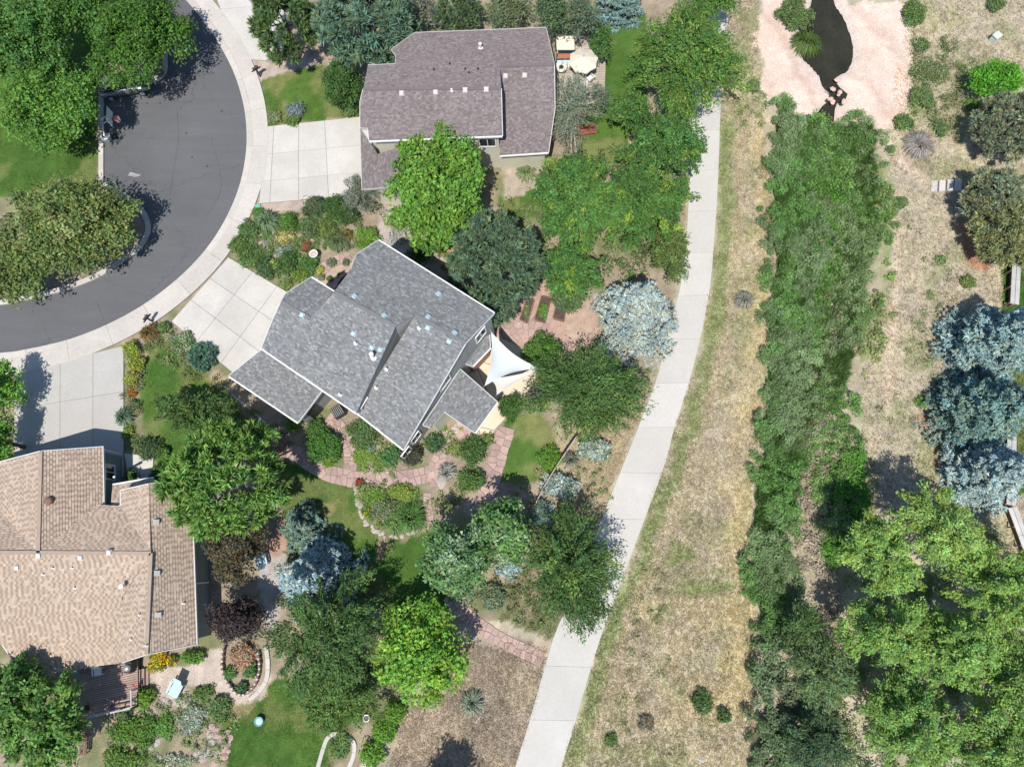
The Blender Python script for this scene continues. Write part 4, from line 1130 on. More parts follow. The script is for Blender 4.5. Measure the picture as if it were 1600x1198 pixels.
# right edge
tree('lilac_tree', 'bright green round bush tree at the right edge', 'broad', 1560, 124, 46, 32, 2.0, 1.6, (0.080, 0.235, 0.022), 148, leaf=0.14, clump=0.6)
tree('juniper_tree', 'grey olive juniper below the bright green bush tree at right', 'pine', 1576, 198, 52, 54, 2.6, 2.1, (0.155, 0.18, 0.11), 149, tuft=0.30, dens=1.1)
tree('juniper_tree', 'grey olive juniper beside the pale steps at right', 'pine', 1552, 310, 46, 50, 2.3, 1.9, (0.165, 0.19, 0.115), 150, tuft=0.30, dens=1.1)
tree('juniper_tree', 'olive yellow juniper above the grey fence at right', 'pine', 1572, 362, 56, 56, 2.3, 1.9, (0.18, 0.20, 0.09), 151, tuft=0.30, dens=1.1)
tree('blue_spruce', 'highest of the three big spruces on the right edge, silvery blue', 'spruce', 1556, 532, 72, 66, 2.8, 9.0, (0.18, 0.262, 0.255), 152)
tree('blue_spruce', 'middle of the three big spruces on the right edge, greener than the others', 'spruce', 1540, 640, 74, 72, 2.8, 8.6, (0.125, 0.205, 0.180), 153)
tree('blue_spruce', 'lowest of the three big spruces on the right edge, pale blue', 'spruce', 1548, 738, 66, 62, 2.6, 7.6, (0.235, 0.31, 0.305), 154)
# cottonwoods in the bottom right corner
CW = 'yellow green cottonwood grove'
for i, (x, y, a, b, z, c2, lb) in enumerate((
    (1372, 868, 62, 74, 5.2, G_COT, 'yellow green cottonwood at the left front of the grove, beside the shaded meadow'),
    (1468, 830, 72, 74, 5.6, (0.18, 0.275, 0.075), 'yellow green cottonwood at the top of the grove, below the pale blue spruce'),
    (1560, 912, 84, 82, 5.6, G_COT, 'yellow green cottonwood at the right edge below the spruces'),
    (1392, 990, 78, 66, 4.6, (0.16, 0.265, 0.066), 'cottonwood in the middle left of the grove'),
    (1500, 1020, 90, 70, 4.8, (0.155, 0.265, 0.065), 'cottonwood in the middle of the grove'),
    (1580, 1050, 70, 80, 4.8, (0.17, 0.27, 0.07), 'cottonwood at the right edge in the middle of the grove'),
    (1420, 1125, 86, 76, 4.2, (0.148, 0.255, 0.064), 'cottonwood at the bottom of the grove, left of the corner'),
    (1545, 1165, 90, 66, 4.2, (0.15, 0.255, 0.064), 'cottonwood in the bottom right corner'))):
    tree('cottonwood_tree', lb, 'broad', x, y, a, b, z, 3.2, c2, 160 + i, group=CW, leaf=0.118, clump=0.7, feather=0.5, aspect=0.5, fill=(0.25, 1), trunk='pale_bark', limbs=22, var=0.18, lob=0.12)
tree('box_elder_tree', 'fresh green tree between the cottonwoods at the bottom', 'broad', 1430, 1105, 34, 44, 3.2, 1.8, (0.060, 0.185, 0.036), 170, leaf=0.14, clump=0.55)
tree('willow_tree', 'grey green willow left of the cottonwoods, above the bottom edge', 'broad', 1285, 1052, 56, 60, 2.8, 2.0, (0.110, 0.165, 0.065), 171, leaf=0.13, clump=0.6, feather=0.9, aspect=0.35)
tree('willow_tree', 'dark green willow in the ditch left of the cottonwoods', 'broad', 1250, 982, 42, 40, 2.3, 1.6, (0.070, 0.125, 0.040), 172, leaf=0.13, clump=0.6, feather=0.7, aspect=0.35)
tree('willow_tree', 'dark blue green willow at the bottom edge of the ditch', 'broad', 1280, 1160, 56, 50, 2.2, 1.6, (0.062, 0.105, 0.050), 173, leaf=0.13, clump=0.6, feather=0.7, aspect=0.35)
# its crown stands below the frame; the photo shows its shadow on the dry ground
tree('plum_tree', 'dark tree at the bottom edge shading the dry ground', 'broad', 690, 1262, 46, 42, 3.4, 2.4, (0.05, 0.06, 0.03), 174, leaf=0.15, clump=0.6, dens=0.7)

# ------------------------------------------------------------------ shrubs and flowers, one object each
def shrub(name, label, kind, px, py, r, h, col, seed, cat='shrub', group=None, col2=None, p2=0.0, leaf=0.11, ry=None):
    rng = np.random.default_rng(seed)
    g0 = gat(px, py)
    gz = g0.z
    c = at(px, py, gz + h * 0.45)
    rx = r * mpp(px, py) * 1.14; ryy = (ry or r) * mpp(px, py) * 1.14
    c = np.array(c)
    if kind == 'grass':
        nb = int(140 * max(0.4, rx * ryy) + 60)
        a = rng.uniform(0, 6.283, nb); tl = np.sqrt(rng.random(nb))
        dr = np.stack([np.cos(a), np.sin(a), np.zeros(nb)], 1)
        b0 = np.array([c[0], c[1], gz]) + dr * (0.15 * rx * rng.random(nb))[:, None]
        R = np.stack([np.cos(a) * rx, np.sin(a) * ryy], 1) * tl[:, None]
        mid = b0 + np.concatenate([R * 0.5, (h * rng.uniform(0.6, 1.0, nb))[:, None]], 1)
        tip = b0 + np.concatenate([R, (h * rng.uniform(0.35, 0.9, nb) * (1.1 - 0.6 * tl))[:, None]], 1)
        sd = np.stack([-np.sin(a), np.cos(a), np.zeros(nb)], 1) * 0.045
        V = np.concatenate([np.stack([b0 - sd * .5, b0 + sd * .5, mid + sd, mid - sd], 1), np.stack([mid - sd, mid + sd, tip + sd * .1, tip - sd * .1], 1)])
        C = np.tile(np.array(col) * 1.3 * rng.normal(1, 0.18, nb)[:, None], (2, 1)); m = 'leaf'
    elif kind == 'needle':
        V, C, _ = crown_pine(c, rx, ryy, h * 0.55, rng, col, tuft=0.22, low=-0.4, col2=col2, p2=p2); m = 'needle'
    else:
        cl = min(0.42, max(0.16, 0.38 * min(rx, ryy)))
        V, C, _ = crown_broad(c, rx, ryy, h * 0.55, rng, col, leaf=leaf, clump=cl, dens=1.15, col2=col2, p2=p2, low=-0.5, var=0.15, lob=0.07, fill=(0.35, 1)); m = 'leaf'
    o = quads_mesh(name, V, C, MATS[m], None, (float(c[0]), float(c[1]), gz), V.shape[1])
    tag(o, label, cat, group)
    return o
g_, d_, y_, b_, s_ = (0.085, 0.165, 0.036), (0.050, 0.100, 0.028), (0.19, 0.235, 0.04), (0.105, 0.160, 0.115), (0.24, 0.28, 0.24)
tn, rd_, pu = (0.27, 0.19, 0.10), (0.34, 0.045, 0.02), (0.30, 0.06, 0.26)
SHR = [
 # front bed of the grey house
 ('garden_shrub', 'green shrub at the left corner of the front bed, beside the pavement', 'leaf', 372, 384, 17, 0.9, (0.095, 0.155, 0.045)),
 ('garden_shrub', 'green shrub above the left corner of the front bed along the pavement', 'leaf', 388, 358, 19, 0.8, (0.085, 0.145, 0.05)),
 ('garden_shrub', 'low green shrub by the driveway edge at the left end of the front bed', 'leaf', 393, 403, 21, 0.8, (0.085, 0.150, 0.045)),
 ('garden_shrub', 'narrow green shrub right below the green utility lid', 'leaf', 404, 336, 13, 0.6, (0.09, 0.17, 0.04)),
 ('ornamental_grass', 'pale blue green fountain grass in the front bed', 'grass', 418, 346, 19, 0.9, (0.15, 0.22, 0.12)),
 ('garden_shrub', 'bright dark green rounded shrub in the front bed near the driveway above', 'leaf', 453, 348, 17, 1.1, (0.075, 0.160, 0.028)),
 ('garden_shrub', 'dark grey green tall shrub at the top of the front bed', 'leaf', 490, 322, 20, 1.5, (0.075, 0.105, 0.050)),
 ('garden_shrub', 'dark green tall shrub left of the silver grey bushy tree', 'leaf', 522, 322, 22, 1.6, d_),
 ('garden_shrub', 'dark shrub directly below the silver grey bushy tree', 'leaf', 545, 338, 17, 1.2, (0.045, 0.088, 0.028)),
 ('garden_shrub', 'grey green shrub in the middle of the front bed', 'leaf', 482, 358, 17, 0.9, (0.10, 0.15, 0.06)),
 ('garden_shrub', 'yellow green shrub between the grey green shrub and the bird bath grass', 'leaf', 512, 358, 18, 0.9, (0.115, 0.165, 0.045)),
 ('ornamental_grass', 'grey green grass clump in the right of the front bed', 'grass', 530, 378, 17, 0.8, (0.13, 0.17, 0.085)),
 ('garden_shrub', 'light green broad leaved shrub at the top corner of the grey roof', 'leaf', 573, 370, 22, 1.1, (0.12, 0.215, 0.04)),
 ('ornamental_grass', 'tan brown grass clump near the right of the front bed', 'grass', 541, 368, 11, 0.7, (0.20, 0.17, 0.06)),
 ('garden_shrub', 'dark green shrub in the lower left of the front bed row by the driveway', 'leaf', 415, 421, 17, 0.9, (0.060, 0.110, 0.045)),
 ('flowering_shrub', 'shrub with pale yellow flowers in the front bed by the driveway', 'leaf', 428, 414, 13, 0.8, g_, 'shrub', None, (0.42, 0.40, 0.16), 0.3),
 ('garden_shrub', 'dark green shrub in the middle of the row by the driveway', 'leaf', 450, 411, 19, 1.0, (0.058, 0.120, 0.035)),
 ('garden_shrub', 'green shrub left below the bird bath', 'leaf', 480, 411, 17, 0.9, (0.075, 0.150, 0.04)),
 ('garden_shrub', 'yellow green low shrub above the grey garage roof', 'leaf', 470, 430, 14, 0.6, (0.13, 0.19, 0.035)),
 ('garden_shrub', 'small yellow green shrub at the garage roof corner', 'leaf', 448, 446, 10, 0.5, (0.15, 0.21, 0.06)),
 ('lavender_cushion', 'pale silver cushion plant left of the dark cushion in the front bed', 'leaf', 438, 394, 9, 0.35, s_, 'plant'),
 ('lavender_cushion', 'blue grey cushion plant in the middle of the front bed', 'leaf', 452, 385, 9, 0.4, (0.15, 0.19, 0.16), 'plant'),
 ('barberry_shrub', 'rust red shrub left of the bird bath', 'leaf', 478, 386, 11, 0.5, (0.19, 0.085, 0.045)),
 ('flower_patch', 'yellow flowering patch in the middle of the front bed', 'leaf', 448, 372, 16, 0.4, (0.16, 0.18, 0.06), 'flowers', None, (0.42, 0.36, 0.14), 0.35),
 ('cushion_plant', 'grey cushion plant at the top of the pink gravel by the grey roof', 'leaf', 518, 410, 8, 0.4, (0.13, 0.15, 0.095), 'plant'),
 ('cushion_plant', 'yellow cushion plant at the left of the pink gravel', 'leaf', 501, 422, 6, 0.35, (0.26, 0.28, 0.05), 'plant'),
 ('cushion_plant', 'dark cushion plant at the right of the pink gravel', 'leaf', 541, 410, 6, 0.35, (0.10, 0.12, 0.07), 'plant'),
 ('cushion_plant', 'dark green cushion plant at the bottom of the pink gravel', 'leaf', 515, 436, 5, 0.3, (0.10, 0.13, 0.05), 'plant'),
 ('cushion_plant', 'grey cushion plant at the lower left of the pink gravel', 'leaf', 502, 433, 6, 0.3, (0.14, 0.16, 0.10), 'plant'),
 ('garden_shrub', 'green shrub squeezed between the grey roof edge and the porch bed', 'leaf', 535, 432, 8, 0.5, g_),
 ('sage_shrub', 'pale silver shrub beside the gravel above the grey roof', 'leaf', 622, 368, 16, 0.5, (0.28, 0.29, 0.26)),
 ('garden_shrub', 'dark shrub against the upper edge of the grey roof', 'leaf', 655, 395, 20, 1.2, (0.055, 0.10, 0.030)),
 # bed between the two lower driveways
 ('ornamental_grass', 'rusty brown grass beside the mailbox', 'grass', 233, 520, 15, 0.8, (0.19, 0.145, 0.055)),
 ('garden_shrub', 'small green shrub right of the mailbox', 'leaf', 256, 511, 12, 0.6, (0.085, 0.15, 0.04)),
 ('flowering_shrub', 'white flecked green flower bed along the white driveway', 'leaf', 284, 538, 22, 0.6, (0.095, 0.165, 0.06), 'shrub', None, (0.30, 0.33, 0.24), 0.3),
 ('juniper_dome', 'blue green rounded conifer beside the white driveway', 'needle', 316, 557, 18, 0.9, (0.085, 0.165, 0.115)),
 ('spirea_shrub', 'highest yellow shrub along the grey driveway', 'leaf', 206, 546, 15, 0.9, y_),
 ('spirea_shrub', 'middle yellow shrub along the grey driveway, the largest', 'leaf', 214, 568, 15, 0.9, (0.21, 0.245, 0.045)),
 ('spirea_shrub', 'lowest yellow shrub along the grey driveway, above the red flowers', 'leaf', 207, 592, 14, 0.8, (0.20, 0.225, 0.05)),
 ('flower_patch', 'orange red flowers beside the grey driveway', 'leaf', 205, 613, 9, 0.4, (0.10, 0.14, 0.04), 'flowers', None, (0.50, 0.11, 0.02), 0.6),
 ('garden_shrub', 'small green plant below the orange red flowers', 'leaf', 210, 632, 10, 0.5, (0.085, 0.13, 0.05)),
 ('ornamental_grass', 'blue green grass at the driveway edge below the flowers', 'grass', 194, 651, 15, 0.7, (0.13, 0.20, 0.125)),
 ('garden_shrub', 'yellow green low plants at the corner of the grey driveway', 'leaf', 200, 676, 11, 0.4, (0.14, 0.20, 0.04)),
 ('garden_shrub', 'shaded dark green shrub in front of the tan house walk', 'leaf', 236, 700, 22, 0.9, (0.055, 0.095, 0.04)),
 ('garden_shrub', 'green shrub at the right end of the tan house walk', 'leaf', 254, 708, 12, 0.8, g_),
 ('garden_shrub', 'dark shrub in the recess beside the tan house porch', 'leaf', 207, 742, 12, 0.9, (0.045, 0.09, 0.028)),
 ('garden_shrub', 'dark green shrub at the top corner of the tan roof east wing', 'leaf', 250, 738, 16, 1.0, (0.060, 0.13, 0.030)),
 # garden south of the grey house
 ('garden_shrub', 'large dense green shrub inside the bend of the flagstone path', 'leaf', 507, 696, 28, 1.5, (0.065, 0.150, 0.030)),
 ('garden_shrub', 'yellow green shrub at the foot of the large dense shrub', 'leaf', 515, 716, 16, 0.7, (0.12, 0.20, 0.03)),
 ('garden_shrub', 'green shrub beside the dark door under the garage roof', 'leaf', 492, 668, 17, 1.1, (0.06, 0.13, 0.032)),
 ('garden_shrub', 'light green shrub at the lower tip of the garage roof', 'leaf', 458, 664, 14, 0.9, (0.11, 0.21, 0.035)),
 ('garden_shrub', 'grey green shrub against the south wall of the grey house', 'leaf', 566, 678, 24, 1.1, (0.085, 0.145, 0.05)),
 ('ground_cover', 'yellow green ground cover right of the front door path', 'leaf', 568, 712, 20, 0.3, (0.15, 0.235, 0.05), 'plant', None, None, 0, 0.09, 26),
 ('garden_shrub', 'blue grey cushion in the yellow green ground cover', 'leaf', 578, 700, 8, 0.4, (0.15, 0.21, 0.16)),
 ('ground_cover', 'green ground cover patch by the flagstone path below the south wall', 'leaf', 596, 722, 16, 0.3, (0.12, 0.20, 0.05), 'plant'),
 ('garden_shrub', 'green dome shrub below the south corner of the grey roof', 'leaf', 614, 711, 19, 0.9, (0.070, 0.155, 0.055)),
 ('smoke_bush', 'dark purple brown bush at the south corner of the grey roof', 'leaf', 642, 708, 22, 1.2, (0.055, 0.060, 0.042)),
 ('topiary_ball', 'small clipped green ball right of the dark purple bush', 'needle', 679, 692, 11, 0.8, (0.075, 0.140, 0.065)),
 ('garden_shrub', 'dark green shrub at the foot of the cream walled room', 'leaf', 738, 705, 24, 1.4, (0.060, 0.115, 0.032)),
 ('garden_shrub', 'light green shrub under the corner of the cream walled room', 'leaf', 762, 686, 11, 0.7, (0.13, 0.185, 0.05)),
 ('garden_shrub', 'yellow green plants between the stone path and the cream room', 'leaf', 712, 700, 15, 0.5, (0.15, 0.19, 0.06)),
 ('garden_shrub', 'green tangle of plants beside the east flagstone path', 'leaf', 735, 752, 24, 1.3, (0.075, 0.145, 0.040)),
 ('ornamental_grass', 'silver grey clump beside the wide flagstones', 'grass', 698, 738, 15, 0.6, (0.30, 0.31, 0.28)),
 # oval flower bed
 ('garden_shrub', 'yellow green mounds at the top right of the oval bed', 'leaf', 628, 768, 26, 0.5, (0.155, 0.215, 0.04), 'shrub', None, None, 0, 0.1, 14),
 ('garden_shrub', 'bright green mound at the upper left of the oval bed', 'leaf', 584, 774, 20, 0.5, (0.11, 0.20, 0.035)),
 ('garden_shrub', 'grey green mound in the middle of the oval bed', 'leaf', 600, 798, 24, 0.6, (0.12, 0.165, 0.07), 'shrub', None, (0.26, 0.21, 0.20), 0.15),
 ('ornamental_grass', 'green blades of a grass clump at the right of the oval bed', 'grass', 642, 808, 24, 0.8, (0.085, 0.175, 0.045)),
 ('ornamental_grass', 'lower green grass clump of the oval bed', 'grass', 618, 816, 20, 0.6, (0.10, 0.185, 0.055)),
 ('flower_patch', 'yellow flowers at the left rim of the oval bed', 'leaf', 573, 800, 8, 0.35, (0.14, 0.19, 0.04), 'flowers', None, (0.55, 0.38, 0.02), 0.4),
 ('barberry_shrub', 'small dark red plant at the tip of the oval bed, on the path edge', 'leaf', 562, 754, 7, 0.35, (0.20, 0.04, 0.035)),
 # east side
 ('garden_shrub', 'dense green round bush touching the tip of the shade sail', 'leaf', 846, 548, 32, 1.8, (0.070, 0.150, 0.028)),
 ('garden_shrub', 'dark green round bush beside the cream terrace', 'leaf', 797, 637, 23, 1.6, (0.050, 0.105, 0.026)),
 ('silver_shrub', 'silver leaved shrub near the footpath, under the feathery tree', 'leaf', 928, 704, 29, 1.1, (0.31, 0.36, 0.31), 'shrub', None, (0.16, 0.21, 0.13), 0.35, 0.13, 22),
 ('silver_shrub', 'silver leaved shrub crossing the thin wooden fence', 'leaf', 874, 758, 33, 1.2, (0.30, 0.36, 0.33), 'shrub', None, (0.17, 0.22, 0.16), 0.35, 0.13, 22),
 ('silver_shrub', 'silver blue shrub left of the dark feathery footpath tree', 'leaf', 848, 800, 20, 1.1, (0.27, 0.34, 0.31), 'shrub', None, (0.14, 0.2, 0.15), 0.35, 0.12, 24),
 ('silver_shrub', 'small silver shrub below the aspens', 'leaf', 796, 888, 20, 0.9, (0.26, 0.33, 0.31), 'shrub', None, (0.14, 0.2, 0.15), 0.35, 0.12),
 ('garden_shrub', 'bright green shrub left of the thin wooden fence', 'leaf', 858, 718, 22, 1.0, (0.095, 0.20, 0.028)),
 ('ornamental_grass', 'grey grass clump right of the thin wooden fence', 'grass', 891, 718, 13, 0.7, (0.20, 0.21, 0.17)),
 ('sage_shrub', 'grey green brush where the pink path meets the dry ground', 'leaf', 768, 932, 24, 0.9, (0.125, 0.16, 0.09)),
 ('currant_shrub', 'grey green shrub below the locust grove, above the raised beds', 'leaf', 888, 465, 28, 1.2, (0.085, 0.135, 0.055)),
 ('vegetable_plants', 'green vegetables in the middle raised bed', 'leaf', 848, 488, 9, 0.4, (0.10, 0.20, 0.04), 'plants', None, None, 0, 0.1, 18),
 ('vegetable_plants', 'sparse green vegetables in the left raised bed', 'leaf', 823, 490, 6, 0.3, (0.12, 0.19, 0.06), 'plants', None, None, 0, 0.09, 14),
 # mauve house
 ('sage_shrub', 'blue grey shrub at the lower edge of the front lawn by the driveway', 'leaf', 460, 172, 15, 0.8, (0.15, 0.185, 0.19)),
 ('garden_shrub', 'green shrub right below the blue grey lawn shrub', 'leaf', 458, 186, 14, 0.6, (0.095, 0.155, 0.045)),
 ('garden_shrub', 'variegated low shrub at the lawn corner by the pavement', 'leaf', 430, 183, 14, 0.5, (0.16, 0.20, 0.10)),
 ('garden_shrub', 'shrub against the left wall of the mauve house', 'leaf', 546, 165, 20, 0.9, (0.10, 0.155, 0.055)),
 ('ornamental_grass', 'pale green grass clump below the mauve house', 'grass', 822, 270, 15, 0.7, (0.20, 0.25, 0.12)),
 # tan house garden
 ('flower_patch', 'bright yellow flowers along the lower edge of the tan roof', 'leaf', 246, 1034, 17, 0.7, (0.14, 0.18, 0.03), 'flowers', None, (0.62, 0.34, 0.01), 0.45),
 ('flower_patch', 'smaller patch of yellow flowers right of the deck stairs', 'leaf', 268, 1032, 9, 0.6, (0.13, 0.18, 0.03), 'flowers', None, (0.62, 0.34, 0.01), 0.5),
 ('garden_shrub', 'green hedge plant along the lower right edge of the tan roof', 'leaf', 300, 1026, 22, 0.8, (0.095, 0.19, 0.035), 'shrub', None, None, 0, 0.11, 13),
 ('garden_shrub', 'yellow green shrub at the corner of the wooden deck', 'leaf', 226, 1090, 18, 1.0, (0.115, 0.20, 0.03)),
 ('garden_shrub', 'dark shrub below the wooden deck', 'leaf', 195, 1112, 15, 0.7, (0.065, 0.115, 0.045)),
 ('ground_cover', 'large green spreading plants left of the white flecked ones', 'leaf', 212, 1142, 42, 0.5, (0.085, 0.165, 0.030), 'plant', None, None, 0, 0.11, 26),
 ('ground_cover', 'green plants in the bottom left corner bed', 'leaf', 190, 1186, 36, 0.5, (0.10, 0.175, 0.035), 'plant', None, None, 0, 0.11, 18),
 ('flowering_ground_cover', 'white flecked silvery ground cover in the rock garden', 'leaf', 300, 1122, 26, 0.4, (0.20, 0.255, 0.18), 'plant', None, (0.40, 0.42, 0.38), 0.35, 0.10, 24),
 ('ground_cover', 'green ground cover between the silvery plants and the deck shrubs', 'leaf', 258, 1132, 20, 0.4, (0.10, 0.20, 0.045), 'plant'),
 ('garden_shrub', 'green shrub left of the lawn with the turquoise tub', 'leaf', 345, 1108, 18, 0.7, (0.10, 0.165, 0.055), 'shrub', None, None, 0, 0.11, 24),
 ('garden_shrub', 'green shrub below the gravel sitting area', 'leaf', 318, 1082, 20, 0.5, (0.10, 0.16, 0.045), 'shrub', None, None, 0, 0.11, 13),
 ('flowering_ground_cover', 'pale flowering ground cover at the bottom edge of the rock garden', 'leaf', 278, 1188, 24, 0.3, (0.20, 0.24, 0.14), 'plant', None, (0.4, 0.4, 0.34), 0.4, 0.09, 12),
 ('flower_patch', 'magenta flowers on the lower edge of the wooden deck', 'leaf', 180, 1101, 9, 0.6, (0.12, 0.10, 0.08), 'flowers', None, pu, 0.7),
 ('flower_patch', 'red flowers beside the deck stairs', 'leaf', 214, 1070, 6, 0.6, (0.10, 0.14, 0.04), 'flowers', None, (0.55, 0.03, 0.02), 0.7),
 ('tan_shrub', 'pinkish tan shrub in the bed edged with logs', 'leaf', 378, 1024, 22, 0.8, (0.30, 0.205, 0.13)),
 ('garden_shrub', 'left green shrub in the bed edged with logs', 'leaf', 361, 1050, 12, 0.6, (0.085, 0.165, 0.045)),
 ('garden_shrub', 'right green shrub in the bed edged with logs', 'leaf', 393, 1048, 13, 0.7, (0.085, 0.16, 0.055)),
 ('garden_shrub', 'lowest green shrub in the bed edged with logs', 'leaf', 378, 1074, 10, 0.5, (0.07, 0.13, 0.055)),
 ('garden_shrub', 'green plants inside the horseshoe path at the bottom', 'leaf', 532, 1165, 20, 0.4, (0.10, 0.17, 0.055)),
 ('hedge_shrub', 'highest bright green hedge shrub below the lime green maple', 'leaf', 618, 1112, 22, 1.0, (0.10, 0.20, 0.028)),
 ('hedge_shrub', 'middle bright green hedge shrub below the lime green maple', 'leaf', 600, 1142, 22, 1.0, (0.10, 0.205, 0.028)),
 ('hedge_shrub', 'lowest bright green hedge shrub at the bottom edge', 'leaf', 582, 1178, 24, 1.0, (0.105, 0.21, 0.030)),
 ('juniper_shrub', 'blue grey low juniper beside the little fountain', 'needle', 556, 1062, 20, 0.7, (0.10, 0.15, 0.12)),
 # dry ground and meadow
 ('yucca', 'grey green spiky yucca on the dry ground left of the footpath', 'grass', 738, 1098, 19, 0.6, (0.22, 0.26, 0.19)),
 ('meadow_shrub', 'green meadow bush near the bottom right of the footpath', 'leaf', 955, 1156, 12, 0.5, (0.085, 0.145, 0.045)),
 ('meadow_shrub', 'larger dark green meadow bush left of the willows', 'leaf', 1096, 1096, 20, 0.8, (0.075, 0.125, 0.040)),
 ('meadow_shrub', 'dark green meadow bush at the edge of the willows', 'leaf', 1132, 1118, 14, 0.7, (0.07, 0.115, 0.04)),
 ('meadow_shrub', 'grey brush in the lower meadow between footpath and willows', 'leaf', 1010, 1128, 14, 0.4, (0.15, 0.135, 0.095)),
 ('rabbitbrush', 'grey round brush in the golden grass left of the willows', 'grass', 1163, 468, 15, 0.6, (0.23, 0.235, 0.19)),
 ('meadow_shrub', 'green bush left of the rock basin corner', 'leaf', 1178, 136, 13, 0.8, (0.12, 0.175, 0.065)),
 ('meadow_shrub', 'green bush overhanging the left shore of the pond', 'leaf', 1243, 22, 32, 1.4, (0.10, 0.15, 0.05)),
 ('reeds', 'yellow green reeds leaning into the pond', 'grass', 1260, 68, 24, 1.2, (0.085, 0.135, 0.035)),
 ('meadow_shrub', 'green bush at the top right of the rock basin', 'leaf', 1428, 20, 20, 1.0, (0.095, 0.155, 0.045), 'shrub', None, None, 0, 0.11, 26),
 ('meadow_shrub', 'round green bush right of the rock basin near the top', 'leaf', 1441, 70, 14, 0.8, (0.10, 0.15, 0.055)),
 ('meadow_shrub', 'wide grey green bush right of the rock basin', 'leaf', 1452, 112, 28, 0.8, (0.125, 0.165, 0.07), 'shrub', None, None, 0, 0.11, 20),
 ('meadow_shrub', 'green bush at the right rim of the rock basin', 'leaf', 1440, 152, 22, 0.8, (0.11, 0.16, 0.06)),
 ('meadow_shrub', 'small green bush left of the bright green bush tree', 'leaf', 1518, 164, 14, 0.7, (0.095, 0.165, 0.045)),
 ('meadow_shrub', 'green bush below the lower right corner of the rock basin', 'leaf', 1412, 192, 17, 0.7, (0.095, 0.155, 0.05)),
 ('meadow_shrub', 'thin green bush in the meadow above the dead brush', 'leaf', 1470, 200, 11, 0.6, (0.095, 0.15, 0.055), 'shrub', None, None, 0, 0.11, 17),
 ('dead_brush', 'grey dead brush below the rock basin', 'grass', 1436, 226, 24, 0.6, (0.26, 0.24, 0.22)),
 ('meadow_shrub', 'green bush at the top edge in the right meadow', 'leaf', 1556, 6, 16, 0.8, (0.09, 0.14, 0.05)),
 ('meadow_shrub', 'green weed clump in the meadow left of the olive yellow juniper', 'leaf', 1470, 406, 8, 0.4, (0.11, 0.18, 0.06)),
 ('meadow_shrub', 'yellowing weed clump above the silvery spruce on the right', 'leaf', 1512, 440, 14, 0.5, (0.12, 0.165, 0.05)),
 ('meadow_shrub', 'green weed clump left of the greener spruce', 'leaf', 1440, 628, 12, 0.4, (0.10, 0.19, 0.05)),
 ('meadow_shrub', 'green weed clump above the pale steps', 'leaf', 1408, 316, 12, 0.4, (0.11, 0.16, 0.06)),
]
for i, s in enumerate(SHR):
    nm, lb, kd, x, y, r, h, c = s[:8]
    ex_ = list(s[8:]) + [None] * 6
    shrub(nm, lb, kd, x, y, r, h, c, 300 + i, ex_[0] or ('grass clump' if kd == 'grass' else 'shrub'), None, ex_[2], ex_[3] or 0.0, ex_[4] or 0.11, ex_[5])

# ------------------------------------------------------------------ willow thicket in the ditch, meadow grass: masses nobody could count
def scatter(poly_px, n, rng, pad=None):
    poly = P(*poly_px)
    x0 = min(p[0] for p in poly); x1 = max(p[0] for p in poly); y0 = min(p[1] for p in poly); y1 = max(p[1] for p in poly)
    X = rng.uniform(x0, x1, n * 3); Y = rng.uniform(y0, y1, n * 3)
    m = inpoly(X + 1.2 * (fbm(X, Y, 2.0, 31) - 0.5), Y + 1.2 * (fbm(X, Y, 2.0, 32) - 0.5), poly)
    return X[m][:n], Y[m][:n]
def thicket(name, label, poly_px, ncl, hmax, col, col2, seed, leaf=0.11, hole=0.28, per=110, rc=0.55, bush=0):
    rng = np.random.default_rng(seed)
    X, Y = scatter(poly_px, ncl, rng)
    keep = fbm(X, Y, 2.4, seed) > hole
    X, Y = X[keep], Y[keep]; k = len(X)
    Hh = hmax * np.clip(fbm(X, Y, 2.8, seed + 3) * 1.7 - 0.2, 0.25, 1.1) * rng.uniform(0.6, 1.05, k)
    bid = np.arange(k)
    if bush:
        # rounded bushes with gaps between them
        bi = rng.choice(k, min(bush, k), replace=False); br = rng.uniform(0.75, 1.5, len(bi)); bh = Hh[bi] * rng.uniform(0.8, 1.3, len(bi))
        bid = rng.choice(len(bi), k, p=br ** 2 / (br ** 2).sum())
        aa = rng.uniform(0, 6.283, k); tt = np.sqrt(rng.random(k)) * 0.95
        X = X[bi][bid] + np.cos(aa) * tt * br[bid]; Y = Y[bi][bid] + np.sin(aa) * tt * br[bid]
        Hh = bh[bid] * np.sqrt(1 - tt * tt) + 0.1
    cc = np.stack([X, Y, TZ(X, Y) + Hh], 1)
    ci = np.repeat(np.arange(k), per)
    dl = unit(rng.normal(size=(len(ci), 3)) + np.array([0, 0, 0.4]))
    r = rc * rng.uniform(0.7, 1.3, k)
    p = cc[ci] + dl * (r[ci] * rng.random(len(ci)) ** 0.45)[:, None] * np.array([1, 1, 1.0])
    n = unit(0.5 * dl + np.array([0, 0, 0.6]) + 0.6 * rng.normal(size=(len(ci), 3)))
    V = leaf_quads(p, n, leaf * rng.uniform(0.6, 1.35, len(ci)), 0.42, rng)
    mixn = np.clip((fbm(X, Y, 3.2, seed + 8) - 0.5) * 4 + 0.5 + rng.normal(0, 0.25, k), 0, 1)
    base = np.array(col)[None] * (1 - mixn[:, None]) + np.array(col2)[None] * mixn[:, None]
    bb = rng.normal(1, 0.16, k)
    C = 1.9 * base[ci] * bb[bid][ci][:, None] * rng.normal(1, 0.09, k)[ci][:, None] * rng.normal(1, 0.17, len(ci))[:, None]
    o = quads_mesh(name, V, C, MATS['leaf'], None, None, 3); tag(o, label, None, None, 'stuff')
